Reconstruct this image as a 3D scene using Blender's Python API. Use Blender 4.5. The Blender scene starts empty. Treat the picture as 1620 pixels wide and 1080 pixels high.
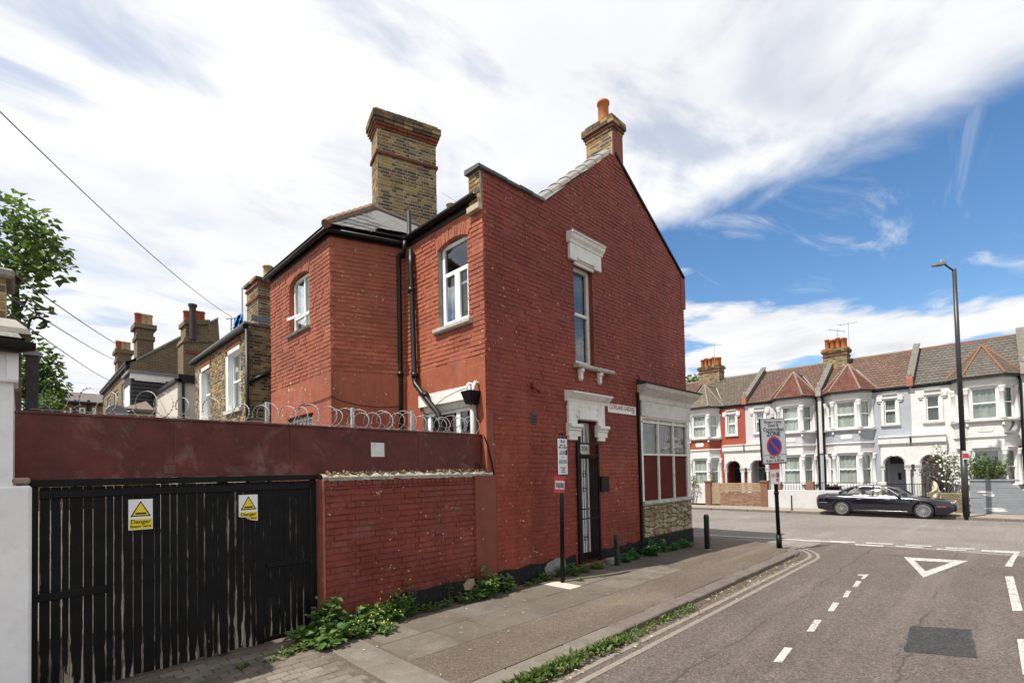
import bpy, bmesh, math, random
from mathutils import Vector, Matrix
random.seed(7)
scene = bpy.context.scene
col = scene.collection
R = math.radians

# ------------------------------------------------------------------ camera
# street axes: +X runs along the side street towards the main road, +Y away from the kerb towards the house
H = 2.1
FOC, CX, CY = 778.0, 810.0, 726.0            # focal length and principal point in photo pixels (1620 x 1080, shifted lens)
PITCH, ROLL = R(1.536), R(-1.268)
_s = math.sqrt(.5)
_f0, _r0, _z = Vector((_s, _s, 0)), Vector((_s, -_s, 0)), Vector((0, 0, 1))
CF = math.cos(PITCH)*_f0 + math.sin(PITCH)*_z
_u0 = -math.sin(PITCH)*_f0 + math.cos(PITCH)*_z
CR = math.cos(ROLL)*_r0 + math.sin(ROLL)*_u0
CU = -math.sin(ROLL)*_r0 + math.cos(ROLL)*_u0
CAM = Vector((0, 0, H))
cd = bpy.data.cameras.new('camera')
cam = bpy.data.objects.new('camera', cd); col.objects.link(cam)
cam.matrix_world = Matrix(((CR.x, CU.x, -CF.x, 0), (CR.y, CU.y, -CF.y, 0), (CR.z, CU.z, -CF.z, H), (0, 0, 0, 1)))
cd.sensor_width = 36; cd.lens = 36*FOC/1620; cd.shift_x = 0; cd.shift_y = (CY-540)/1620
cd.clip_start = .05; cd.clip_end = 3000
scene.camera = cam

# ------------------------------------------------------------------ light
SUN_EL = R(60)
sun_dir = Vector((-math.cos(R(15)), math.sin(R(15)), 0))*math.cos(SUN_EL) + _z*math.sin(SUN_EL)   # towards the sun: behind the camera's left shoulder, a little behind the line of the gable
sd = bpy.data.lights.new('sun', 'SUN'); sd.energy = 4.8; sd.angle = R(.6); sd.color = (1, .955, .88)
so = bpy.data.objects.new('sun', sd); col.objects.link(so); so.location = (-30, 10, 40)
so.rotation_euler = sun_dir.to_track_quat('Z', 'Y').to_euler()
vs = scene.view_settings
vs.view_transform = 'Standard'; vs.look = 'None'; vs.exposure = .55; vs.gamma = 1; vs.use_curve_mapping = False

world = bpy.data.worlds.new('World'); scene.world = world; world.use_nodes = True
def build_world():
    nt = world.node_tree; N = nt.nodes; L = nt.links; N.clear()
    out = N.new('ShaderNodeOutputWorld')
    sky = N.new('ShaderNodeTexSky'); sky.sky_type = 'NISHITA'; sky.sun_disc = False
    sky.sun_elevation = SUN_EL; sky.sun_rotation = math.atan2(sun_dir.x, sun_dir.y)
    sky.air_density = 1.0; sky.dust_density = .3; sky.ozone_density = 1.6
    bg = N.new('ShaderNodeBackground'); bg.inputs[1].default_value = .10
    hs = N.new('ShaderNodeHueSaturation'); hs.inputs['Saturation'].default_value = 1.22; hs.inputs['Value'].default_value = 1.12
    L.new(sky.outputs[0], hs.inputs['Color']); L.new(hs.outputs[0], bg.inputs[0])
    def m(op, a, b=None, c=None, clamp=False):
        n = N.new('ShaderNodeMath'); n.operation = op; n.use_clamp = clamp
        for i, v in enumerate((a, b, c)):
            if v is None: continue
            if isinstance(v, (int, float)): n.inputs[i].default_value = v
            else: L.new(v, n.inputs[i])
        return n.outputs[0]
    def mr(v, a, b, c=0, d=1, smooth=True):
        n = N.new('ShaderNodeMapRange'); n.interpolation_type = 'SMOOTHSTEP' if smooth else 'LINEAR'
        L.new(v, n.inputs[0])
        for i, x in enumerate((a, b, c, d)): n.inputs[i+1].default_value = x
        return n.outputs[0]
    tc = N.new('ShaderNodeTexCoord'); sp = N.new('ShaderNodeSeparateXYZ'); L.new(tc.outputs['Generated'], sp.inputs[0])
    zc = m('MAXIMUM', sp.outputs[2], .03)
    px = m('DIVIDE', sp.outputs[0], zc); py = m('DIVIDE', sp.outputs[1], zc)
    def noise(sx, sy, scale, det, rough, dist=0, rot=0, off=(0, 0)):
        cb = N.new('ShaderNodeCombineXYZ'); L.new(px, cb.inputs[0]); L.new(py, cb.inputs[1])
        mp = N.new('ShaderNodeMapping'); mp.vector_type = 'POINT'; mp.inputs['Scale'].default_value = (sx, sy, 1)
        mp.inputs['Rotation'].default_value = (0, 0, rot); mp.inputs['Location'].default_value = (off[0], off[1], 0)
        L.new(cb.outputs[0], mp.inputs[0])
        n = N.new('ShaderNodeTexNoise'); n.inputs['Scale'].default_value = scale; n.inputs['Detail'].default_value = det
        n.inputs['Roughness'].default_value = rough; n.inputs['Distortion'].default_value = dist
        L.new(mp.outputs[0], n.inputs['Vector']); return n.outputs['Fac']
    n_edge = noise(1, 1, 1.9, 7, .54, .3)
    n_big = noise(1, 1, .9, 5, .5, .3, 0, (3.1, 1.2))
    # the high sheet: everything nearer than an edge that runs across the sky at p.x about 1.9
    ed = m('ADD', px, m('MULTIPLY', m('SUBTRACT', n_edge, .5), .70))
    sheet = mr(ed, 2.02, 1.72)
    thin = mr(n_big, .30, .50, .58, 1.0)                    # bluish thin places in the sheet
    n_thin2 = noise(1.0, 1.5, 1.6, 7, .54, .5, .5, (7, 2))
    thin = m('MULTIPLY', thin, mr(n_thin2, .30, .50, .55, 1.0))
    sheet = m('MULTIPLY', sheet, thin)
    # wisps in the blue beyond
    w1 = noise(.55, 1.5, 1.35, 9, .60, 1.3, .45, (1.7, .4))
    wisp = mr(w1, .52, .78, 0, .8)
    # cumulus banks low down
    c1 = noise(1, 1, .55, 9, .56, .25, 0, (5.4, 8.8))
    far = mr(m('SQRT', m('ADD', m('MULTIPLY', px, px), m('MULTIPLY', py, py))), 3.0, 4.8, 0, .135)
    cum = mr(m('ADD', c1, far), .575, .66)
    cov = m('MAXIMUM', m('MAXIMUM', sheet, wisp), cum)
    cov = m('MINIMUM', cov, 1.0)
    # light and grey in the cloud
    sh = noise(1, 1, 1.2, 5, .5, .3, 0, (9.3, 4.1))
    sh2 = noise(1, 1, .8, 8, .6, .3, 0, (5.55, 8.95))
    val = m('MULTIPLY', mr(sh, .28, .6, .92, 1.0), mr(m('ADD', sh2, m('MULTIPLY', far, .5)), .80, .50, .80, 1.02))
    cl = N.new('ShaderNodeCombineXYZ')
    L.new(m('MULTIPLY', val, m('ADD', .965, m('MULTIPLY', val, .02))), cl.inputs[0]); L.new(m('MULTIPLY', val, .99), cl.inputs[1]); L.new(m('ADD', m('MULTIPLY', val, .93), .075), cl.inputs[2])
    bc = N.new('ShaderNodeBackground'); L.new(cl.outputs[0], bc.inputs[0]); bc.inputs[1].default_value = .70
    mx = N.new('ShaderNodeMixShader'); L.new(cov, mx.inputs[0]); L.new(bg.outputs[0], mx.inputs[1]); L.new(bc.outputs[0], mx.inputs[2])
    L.new(mx.outputs[0], out.inputs[0])
build_world()

# ------------------------------------------------------------------ photo pixel -> place
def ray(x, y): return CF*FOC + CR*(x-CX) - CU*(y-CY)
def zg(X):                                   # the carriageway falls gently across the main road
    return 0.0 if X < 15.6 else (-.32*(X-15.6)/12.4 if X < 28 else -.32)
def on_z(x, y, z=0.0):
    d = ray(x, y); return CAM + d*((z-H)/d.z)
def on_road(x, y, dz=0.0):
    p = on_z(x, y, dz)
    for _ in range(6): p = on_z(x, y, zg(p.x)+dz)
    return p
def on_y(x, y, Y):
    d = ray(x, y); return CAM + d*(Y/d.y)
def on_x(x, y, X):
    d = ray(x, y); return CAM + d*(X/d.x)

# ------------------------------------------------------------------ mesh and object helpers
ORG = {}
class Fr:                                    # a wall's own axes: u along it, n out of it, z up
    def __init__(s, O, U, N): s.O = Vector(O); s.U = Vector((U[0], U[1], 0)).normalized(); s.N = Vector((N[0], N[1], 0)).normalized()
    def __call__(s, u, n, z): return s.O + s.U*u + s.N*n + Vector((0, 0, z))
WORLD = Fr((0, 0, 0), (1, 0), (0, 1))
class MB:
    def __init__(s, fr=None): s.v = []; s.f = []; s.fr = fr or WORLD
    def add(s, pts, faces, raw=False):
        b = len(s.v); s.v += [Vector(p) if raw else s.fr(*p) for p in pts]; s.f += [tuple(b+i for i in f) for f in faces]
    def box(s, u0, u1, n0, n1, z0, z1):
        s.add([(u0, n0, z0), (u1, n0, z0), (u1, n1, z0), (u0, n1, z0), (u0, n0, z1), (u1, n0, z1), (u1, n1, z1), (u0, n1, z1)],
              [(0, 3, 2, 1), (4, 5, 6, 7), (0, 1, 5, 4), (1, 2, 6, 5), (2, 3, 7, 6), (3, 0, 4, 7)])
    def hexa(s, p): s.add(p, [(0, 3, 2, 1), (4, 5, 6, 7), (0, 1, 5, 4), (1, 2, 6, 5), (2, 3, 7, 6), (3, 0, 4, 7)])
    def poly(s, pts): s.add(pts, [tuple(range(len(pts)))])
    def prism(s, pts, n0, n1):               # outline in (u, z), from n0 to n1
        k = len(pts)
        s.add([(u, n0, z) for u, z in pts]+[(u, n1, z) for u, z in pts],
              [tuple(range(k)), tuple(range(2*k-1, k-1, -1))]+[(i, (i+1) % k, k+(i+1) % k, k+i) for i in range(k)])
    def sweep(s, prof, u0, u1, m0=0, m1=0):  # moulding: (n, z) profile swept along u; m0, m1 mitre the ends outwards
        k = len(prof)
        s.add([(u0-m0*n, n, z) for n, z in prof]+[(u1+m1*n, n, z) for n, z in prof],
              [tuple(range(k)), tuple(range(2*k-1, k-1, -1))]+[(i, (i+1) % k, k+(i+1) % k, k+i) for i in range(k)])
    def slab(s, pts, z0, z1):                # outline in (u, n), between two heights
        k = len(pts)
        s.add([(a, b, z0) for a, b in pts]+[(a, b, z1) for a, b in pts],
              [tuple(range(k))[::-1], tuple(range(k, 2*k))]+[(i, (i+1) % k, k+(i+1) % k, k+i) for i in range(k)])
    def tube(s, path, r, seg=8, cap=True):
        pts = [s.fr(*p) for p in path]; k = len(pts); b = len(s.v); prev = None
        for i, p in enumerate(pts):
            t = (pts[min(i+1, k-1)]-pts[max(i-1, 0)]).normalized()
            a = prev if prev is not None else (Vector((0, 0, 1)) if abs(t.z) < .9 else Vector((1, 0, 0)))
            a = (a - t*a.dot(t)).normalized(); prev = a; c = t.cross(a)
            rr = r[i] if isinstance(r, (list, tuple)) else r
            for j in range(seg):
                g = 2*math.pi*j/seg; s.v.append(p + a*math.cos(g)*rr + c*math.sin(g)*rr)
        for i in range(k-1):
            for j in range(seg):
                s.f.append((b+i*seg+j, b+i*seg+(j+1) % seg, b+(i+1)*seg+(j+1) % seg, b+(i+1)*seg+j))
        if cap: s.f.append(tuple(b+j for j in range(seg))[::-1]); s.f.append(tuple(b+(k-1)*seg+j for j in range(seg)))
    def lathe(s, c, prof, seg=16):           # (r, z) profile round a vertical axis
        b = len(s.v); k = len(prof); p0 = s.fr(*c)
        for r, z in prof:
            for j in range(seg):
                g = 2*math.pi*j/seg; s.v.append(p0+Vector((r*math.cos(g), r*math.sin(g), z)))
        for i in range(k-1):
            for j in range(seg): s.f.append((b+i*seg+j, b+i*seg+(j+1) % seg, b+(i+1)*seg+(j+1) % seg, b+(i+1)*seg+j))
        s.f.append(tuple(b+j for j in range(seg))[::-1]); s.f.append(tuple(b+(k-1)*seg+j for j in range(seg)))
    def ball(s, c, rx, ry, rz, seg=12, rings=7):
        b = len(s.v); p0 = s.fr(*c)
        for i in range(rings+1):
            t = math.pi*i/rings
            for j in range(seg):
                g = 2*math.pi*j/seg; s.v.append(p0+Vector((rx*math.sin(t)*math.cos(g), ry*math.sin(t)*math.sin(g), rz*math.cos(t))))
        for i in range(rings):
            for j in range(seg): s.f.append((b+i*seg+j, b+i*seg+(j+1) % seg, b+(i+1)*seg+(j+1) % seg, b+(i+1)*seg+j))
    def build(s, name, mat, parent=None, smooth=False, origin=None, bevel=0, recalc=True, weld=False):
        org = ORG[parent.name] if parent is not None else Vector(origin if origin is not None else (0, 0, 0))
        me = bpy.data.meshes.new(name); me.from_pydata([tuple(v-org) for v in s.v], [], s.f)
        if recalc or weld or bevel:
            bm = bmesh.new(); bm.from_mesh(me)
            if weld: bmesh.ops.remove_doubles(bm, verts=bm.verts, dist=1e-5)
            if recalc: bmesh.ops.recalc_face_normals(bm, faces=bm.faces)
            if bevel: bmesh.ops.bevel(bm, geom=list(bm.edges), offset=bevel, segments=1, affect='EDGES', clamp_overlap=True)
            bm.to_mesh(me); bm.free()
        if smooth:
            for p in me.polygons: p.use_smooth = True
        me.materials.append(mat)
        o = bpy.data.objects.new(name, me); col.objects.link(o)
        if parent is not None: o.parent = parent
        else: o.location = org
        ORG[o.name] = org
        return o
def thing(name, label, cat, loc, group=None):
    o = bpy.data.objects.new(name, None); col.objects.link(o); o.location = loc; o.empty_display_size = .1
    ORG[o.name] = Vector(loc); tag(o, label, cat, group); return o
def tag(o, label=None, cat=None, group=None, kind=None):
    if label: o['label'] = label
    if cat: o['category'] = cat
    if group: o['group'] = group
    if kind: o['kind'] = kind
    return o
def inst(src_mesh, name, parent, loc, rot=(0, 0, 0), scale=(1, 1, 1)):      # a piece that shares its mesh
    o = bpy.data.objects.new(name, src_mesh); col.objects.link(o)
    if parent is not None: o.parent = parent; o.location = Vector(loc)-ORG[parent.name]
    else: o.location = loc
    o.rotation_euler = rot; o.scale = scale; ORG[o.name] = Vector(loc); return o
def basis(U, N): return Matrix(((U.x, -N.x, 0), (U.y, -N.y, 0), (0, 0, 1))).to_euler()
FONT_CACHE = {}
def lettering(name, text, mat, parent, O, U, V, size, align='CENTER', thick=.0015, bold=0, width=None, spacing=1.0):
    cu = bpy.data.curves.new('t', 'FONT'); cu.body = text; cu.size = size; cu.align_x = align; cu.align_y = 'CENTER'
    cu.extrude = thick; cu.offset = bold; cu.space_character = spacing; cu.space_line = .95
    t = bpy.data.objects.new('t', cu); col.objects.link(t)
    dg = bpy.context.evaluated_depsgraph_get(); me = bpy.data.meshes.new_from_object(t.evaluated_get(dg))
    bpy.data.objects.remove(t); bpy.data.curves.remove(cu)
    U = Vector(U).normalized(); V = Vector(V).normalized(); W = U.cross(V); org = ORG[parent.name]
    sx = 1
    if width:
        xs = [v.co.x for v in me.vertices]; w = max(xs)-min(xs); sx = width/w if w > 0 else 1
    for v in me.vertices: v.co = Vector(O)+U*v.co.x*sx+V*v.co.y+W*v.co.z-org
    me.name = name; me.materials.clear(); me.materials.append(mat)
    o = bpy.data.objects.new(name, me); col.objects.link(o); o.parent = parent; ORG[o.name] = org; return o
# ------------------------------------------------------------------ materials
class MT:
    def __init__(s, name, color=(.5, .5, .5), rough=.7, metal=0, spec=.5):
        s.m = bpy.data.materials.new(name); s.m.use_nodes = True; s.nt = s.m.node_tree; s.N = s.nt.nodes; s.L = s.nt.links
        s.b = s.N['Principled BSDF']; s.b.inputs['Base Color'].default_value = (*color, 1)
        s.b.inputs['Roughness'].default_value = rough; s.b.inputs['Metallic'].default_value = metal
        s.b.inputs['Specular IOR Level'].default_value = spec
        s.geo = None; s.col = None; s.h = None
    def pos(s):
        if not s.geo: s.geo = s.N.new('ShaderNodeNewGeometry')
        return s.geo.outputs['Position']
    def rnd(s):
        s.pos(); oi = s.N.new('ShaderNodeObjectInfo')
        return s.math('FRACT', s.math('ADD', s.geo.outputs['Random Per Island'], s.math('MULTIPLY', oi.outputs['Random'], 7.31)))
    def math(s, op, a, b=None, c=None):
        n = s.N.new('ShaderNodeMath'); n.operation = op
        for i, v in enumerate((a, b, c)):
            if v is None: continue
            if isinstance(v, (int, float)): n.inputs[i].default_value = v
            else: s.L.new(v, n.inputs[i])
        return n.outputs[0]
    def noise(s, scale, det=4, rough=.55, dist=0, stretch=(1, 1, 1), vec=None, rot=(0, 0, 0)):
        n = s.N.new('ShaderNodeTexNoise'); n.inputs['Scale'].default_value = scale; n.inputs['Detail'].default_value = det
        n.inputs['Roughness'].default_value = rough; n.inputs['Distortion'].default_value = dist
        v = vec or s.pos()
        if stretch != (1, 1, 1) or rot != (0, 0, 0):
            mp = s.N.new('ShaderNodeMapping'); mp.inputs['Scale'].default_value = stretch; mp.inputs['Rotation'].default_value = rot
            s.L.new(v, mp.inputs[0]); v = mp.outputs[0]
        s.L.new(v, n.inputs['Vector']); return n.outputs['Fac']
    def voro(s, scale, feature='F1', out='Distance', stretch=(1, 1, 1), rot=(0, 0, 0)):
        n = s.N.new('ShaderNodeTexVoronoi'); n.feature = feature; n.inputs['Scale'].default_value = scale
        v = s.pos()
        if stretch != (1, 1, 1) or rot != (0, 0, 0):
            mp = s.N.new('ShaderNodeMapping'); mp.inputs['Scale'].default_value = stretch; mp.inputs['Rotation'].default_value = rot
            s.L.new(v, mp.inputs[0]); v = mp.outputs[0]
        s.L.new(v, n.inputs['Vector']); return n.outputs[out]
    def map(s, v, a, b, c=0, d=1):
        n = s.N.new('ShaderNodeMapRange'); s.L.new(v, n.inputs[0])
        for i, x in enumerate((a, b, c, d)): n.inputs[i+1].default_value = x
        return n.outputs[0]
    def ramp(s, v, stops, interp='LINEAR'):
        n = s.N.new('ShaderNodeValToRGB'); n.color_ramp.interpolation = interp; e = n.color_ramp.elements
        while len(e) < len(stops): e.new(.5)
        for i, (p, c) in enumerate(stops): e[i].position = p; e[i].color = (*c, 1)
        s.L.new(v, n.inputs[0]); return n.outputs[0]
    def mix(s, fac, a, b, mode='MIX'):
        n = s.N.new('ShaderNodeMix'); n.data_type = 'RGBA'; n.blend_type = mode
        for i, v in ((0, fac), (6, a), (7, b)):
            if isinstance(v, (int, float)): n.inputs[i].default_value = v
            elif isinstance(v, tuple): n.inputs[i].default_value = (*v, 1)
            else: s.L.new(v, n.inputs[i])
        return n.outputs[2]
    def color(s, v): s.L.new(v, s.b.inputs['Base Color']); return s
    def rough(s, v): s.L.new(v, s.b.inputs['Roughness']); return s
    def bump(s, v, strength=.3, dist=.01):
        n = s.N.new('ShaderNodeBump'); n.inputs['Strength'].default_value = strength; n.inputs['Distance'].default_value = dist
        s.L.new(v, n.inputs['Height']); s.L.new(n.outputs[0], s.b.inputs['Normal']); return s
    def bump2(s, a, b, w=.5): return s.math('ADD', a, s.math('MULTIPLY', b, w))
def vary(name, c, amt=.25, scale=3, rough=.7, bump=.15, bscale=60, fine=.5, spec=.4, dirt=None, metal=0):
    t = MT(name, c, rough, metal, spec); n = t.noise(scale, 6, .65); f = t.noise(bscale, 4, .6)
    lo = tuple(x*(1-amt) for x in c); hi = tuple(min(1, x*(1+amt*.8)) for x in c)
    k = t.ramp(n, [(.3, lo), (.7, hi)])
    k = t.mix(.35*fine, k, t.ramp(f, [(.3, (.25, .25, .25)), (.7, (.75, .75, .75))]), 'OVERLAY')
    if dirt:
        d = t.noise(scale*1.7, 8, .7, .4); k = t.mix(t.map(d, .52, .72, 0, .8), k, dirt)
    t.color(k)
    if bump: t.bump(f, bump, .006)
    return t.m
def red_paint(name, c, chips=.3, fade=.5, rough=.62):
    t = MT(name, c, rough, 0, .35)
    big = t.noise(.55, 7, .62, .5); mid = t.noise(5, 6, .65); fine = t.noise(70, 4, .6)
    k = t.ramp(big, [(.26, tuple(x*.62 for x in c)), (.42, tuple(x*.88 for x in c)), (.56, (c[0]*1.08, c[1]*1.15, c[2]*1.12)), (.74, (c[0]*1.38, c[1]*1.75, c[2]*1.75))])
    streak = t.noise(1.6, 6, .65, .2, (2.6, 2.6, .16))                            # rain runs
    k = t.mix(t.map(streak, .52, .72, 0, .42), k, tuple(x*.48 for x in c))
    k = t.mix(.42*fade, k, t.ramp(mid, [(.32, (.27, .27, .27)), (.7, (.74, .74, .74))]), 'OVERLAY')
    k = t.mix(t.math('MULTIPLY', t.rnd(), .24), k, (c[0]*.55, c[1]*.48, c[2]*.45))
    # rubbed, dusty places and old darker coats
    dust = t.noise(2.1, 8, .72, .6)
    k = t.mix(t.map(dust, .54, .76, 0, min(.6, .34*fade)), k, (.27, .20, .175))
    blot = t.noise(3.3, 5, .6, .8); k = t.mix(t.map(blot, .60, .66, 0, .5*min(1, fade)), k, (c[0]*1.25, c[1]*1.3, c[2]*1.2))
    # chips down to brick and mortar
    if chips:
        zone = t.map(t.noise(1.3, 4, .6, .3), .50, .66, .10, 1)
        vm = t.N.new('ShaderNodeVectorMath'); vm.operation = 'MULTIPLY_ADD'; nz = t.N.new('ShaderNodeTexNoise'); nz.inputs['Scale'].default_value = 26; nz.inputs['Detail'].default_value = 3
        t.L.new(t.pos(), nz.inputs['Vector']); t.L.new(nz.outputs['Color'], vm.inputs[0]); vm.inputs[1].default_value = (.13, .13, .10); t.L.new(t.pos(), vm.inputs[2])
        def flecks(scale, size, thr):
            v = t.N.new('ShaderNodeTexVoronoi'); v.inputs['Scale'].default_value = scale; t.L.new(vm.outputs[0], v.inputs['Vector'])
            sc = t.N.new('ShaderNodeSeparateColor'); t.L.new(v.outputs['Color'], sc.inputs[0])
            hit = t.map(t.math('ADD', sc.outputs[0], t.math('MULTIPLY', zone, .16*chips)), thr, thr+.01, 0, 1)
            rad = t.math('MULTIPLY', sc.outputs[1], size)
            return t.math('MULTIPLY', hit, t.map(t.math('SUBTRACT', v.outputs['Distance'], rad), .0, .03, 1, 0))
        fac = t.math('MINIMUM', t.math('ADD', flecks(24, .40, .985), flecks(10, .36, 1.045)), 1.0)
    else:
        vv = t.N.new('ShaderNodeValue'); vv.outputs[0].default_value = 0; fac = vv.outputs[0]
    k = t.mix(fac, k, t.ramp(t.noise(14, 3), [(.35, (.46, .38, .25)), (.5, (.55, .47, .36)), (.65, (.42, .20, .09))]))
    t.color(k)
    h = t.math('SUBTRACT', t.bump2(fine, mid, 1.3), t.math('MULTIPLY', fac, .5))
    t.bump(h, .38, .006)
    return t.m
def stock_brick(name, dark=1.0, red=.12):
    t = MT(name, (.3, .2, .1), .85, 0, .25)
    r = t.rnd(); f = t.noise(55, 4, .65); soot = t.noise(1.3, 6, .65, .4)
    k = t.ramp(r, [(0, (.24, .16, .068)), (.18, (.32, .215, .09)), (.34, (.135, .092, .048)), (.50, (.34, .24, .115)),
                   (.62, (.085, .066, .043)), (.78, (.20, .125, .055)), (.92, (.105, .08, .05)), (.985, (.30, .105, .042))], 'CONSTANT')
    k = t.mix(.5, k, t.ramp(f, [(.3, (.2, .2, .2)), (.7, (.78, .78, .78))]), 'OVERLAY')
    k = t.mix(t.map(soot, .45, .75, 0, .75*dark), k, (.055, .045, .035))
    t.color(k); t.bump(f, .4, .006); return t.m
def tiles(name, cs, dirt=(.09, .08, .07), moss=0):
    t = MT(name, cs[0], .82, 0, .3); r = t.rnd(); n = t.noise(2.2, 7, .7, .3); f = t.noise(40, 3)
    k = t.ramp(r, [(i/len(cs), c) for i, c in enumerate(cs)], 'CONSTANT')
    k = t.mix(t.map(n, .42, .75, 0, .7), k, dirt)
    k = t.mix(.35, k, t.ramp(f, [(.3, (.25, .25, .25)), (.7, (.75, .75, .75))]), 'OVERLAY')
    if moss: k = t.mix(t.map(t.noise(6, 6, .7), .6, .7, 0, moss), k, (.16, .13, .05))
    t.color(k); t.bump(f, .3, .006); return t.m
def glass_mat(name, see=.55, rough=.03, refl=.07):
    t = MT(name); N, L = t.N, t.L; N.remove(t.b)
    gl = N.new('ShaderNodeBsdfGlossy'); gl.inputs['Roughness'].default_value = rough; gl.inputs['Color'].default_value = (.95, .97, 1, 1)
    tr = N.new('ShaderNodeBsdfTransparent'); tr.inputs['Color'].default_value = (see, see*1.02, see, 1)
    t.pos(); dt = N.new('ShaderNodeVectorMath'); dt.operation = 'DOT_PRODUCT'; L.new(t.geo.outputs['Incoming'], dt.inputs[0]); L.new(t.geo.outputs['Normal'], dt.inputs[1])
    sch = t.math('POWER', t.math('SUBTRACT', 1.0, t.math('MINIMUM', t.math('ABSOLUTE', dt.outputs['Value']), 1.0)), 5.0)
    wob = t.noise(3.5, 2, .5); bp = N.new('ShaderNodeBump'); bp.inputs['Strength'].default_value = .04; bp.inputs['Distance'].default_value = .05
    L.new(wob, bp.inputs['Height']); L.new(bp.outputs[0], gl.inputs['Normal'])
    f2 = t.math('MINIMUM', t.math('ADD', t.math('MULTIPLY', sch, .9), refl), 1.0)
    mx = N.new('ShaderNodeMixShader'); L.new(f2, mx.inputs[0]); L.new(tr.outputs[0], mx.inputs[1]); L.new(gl.outputs[0], mx.inputs[2])
    L.new(mx.outputs[0], N['Material Output'].inputs[0]); return t.m
def leaf_mat(name, cs, trans=.35):
    t = MT(name, cs[0], .5, 0, .35); r = t.rnd()
    k = t.ramp(r, [(i/len(cs), c) for i, c in enumerate(cs)], 'CONSTANT'); t.color(k)
    tl = t.N.new('ShaderNodeBsdfTranslucent'); hs = t.N.new('ShaderNodeHueSaturation'); hs.inputs['Value'].default_value = 1.5
    t.L.new(k, hs.inputs['Color']); t.L.new(hs.outputs[0], tl.inputs[0])
    mx = t.N.new('ShaderNodeMixShader'); mx.inputs[0].default_value = trans
    t.L.new(t.b.outputs[0], mx.inputs[1]); t.L.new(tl.outputs[0], mx.inputs[2]); t.L.new(mx.outputs[0], t.N['Material Output'].inputs[0])
    return t.m
def asphalt(name, c, warm=(.2, .16, .14), crack=1, dark=.5, grain=60):
    t = MT(name, c, .88, 0, .25)
    ag = t.voro(grain, 'F1', 'Color'); big = t.noise(.35, 6, .6, .3); mid = t.noise(2.2, 7, .68, .3, (.55, 1.6, 1)); fine = t.noise(150, 3, .6)
    sep = t.N.new('ShaderNodeSeparateColor'); t.L.new(ag, sep.inputs[0])
    k = t.ramp(big, [(.3, tuple(x*.80 for x in c)), (.55, c), (.75, warm)])
    k = t.mix(t.map(mid, .5, .78, 0, .42*dark), k, tuple(x*.5 for x in c))
    k = t.mix(t.map(mid, .42, .2, 0, .3), k, tuple(min(1, x*1.45) for x in warm))
    k = t.mix(.72, k, t.ramp(sep.outputs[0], [(0, (.18, .18, .18)), (.55, (.48, .48, .48)), (.9, (.66, .66, .66)), (1, (.97, .95, .90))]), 'OVERLAY')
    tr = t.noise(1.0, 5, .6, .3, (.10, 1.5, 1)); k = t.mix(t.map(tr, .50, .68, 0, .34*dark*2*.5), k, tuple(x*.55 for x in c))
    k = t.mix(t.map(tr, .46, .30, 0, .30), k, tuple(min(1, x*1.3) for x in warm))
    st_ = t.noise(.9, 6, .62, .9); k = t.mix(t.map(st_, .62, .70, 0, .45*dark), k, tuple(x*.42 for x in c))
    if crack >= 1:
        sp = t.N.new('ShaderNodeSeparateXYZ'); t.L.new(t.pos(), sp.inputs[0]); wy = t.math('ADD', sp.outputs[1], t.math('MULTIPLY', t.noise(.9, 5, .6), .35))
        for y0 in (2.55, 1.0, -.35):
            k = t.mix(t.math('MULTIPLY', t.map(t.math('ABSOLUTE', t.math('SUBTRACT', wy, y0)), .006, .02, .7, 0), t.map(t.noise(.8, 3), .42, .52, 0, 1)), k, (.045, .038, .034))
    if crack:
        wob = t.noise(1.6, 5, .6)
        n = t.N.new('ShaderNodeTexVoronoi'); n.feature = 'DISTANCE_TO_EDGE'; n.inputs['Scale'].default_value = .33
        vm = t.N.new('ShaderNodeVectorMath'); vm.operation = 'ADD'; cb = t.N.new('ShaderNodeCombineXYZ'); t.L.new(wob, cb.inputs[0]); t.L.new(t.noise(2.3, 5, .6), cb.inputs[1])
        t.L.new(t.pos(), vm.inputs[0]); t.L.new(cb.outputs[0], vm.inputs[1]); t.L.new(vm.outputs[0], n.inputs['Vector'])
        k = t.mix(t.math('MULTIPLY', t.math('MULTIPLY', t.map(n.outputs['Distance'], .0012, .004, .45, 0), t.map(t.noise(1.1, 4), .45, .58, 0, 1)), crack), k, (.035, .03, .027))
    t.color(k); t.bump(t.bump2(sep.outputs[0], fine, .6), .45, .006); return t.m
def worn_line(name, c, wear=.35, under=(.17, .145, .13)):
    t = MT(name, c, .75, 0, .3); a = t.noise(38, 5, .7); b = t.noise(5, 5, .65)
    k = t.ramp(b, [(.3, tuple(x*.78 for x in c)), (.7, c)])
    k = t.mix(t.map(t.math('ADD', a, t.math('MULTIPLY', b, .5)), .92-wear*.45, .99-wear*.45, 0, 1), k, under)
    t.color(k); t.bump(a, .3, .004); return t.m
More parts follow.
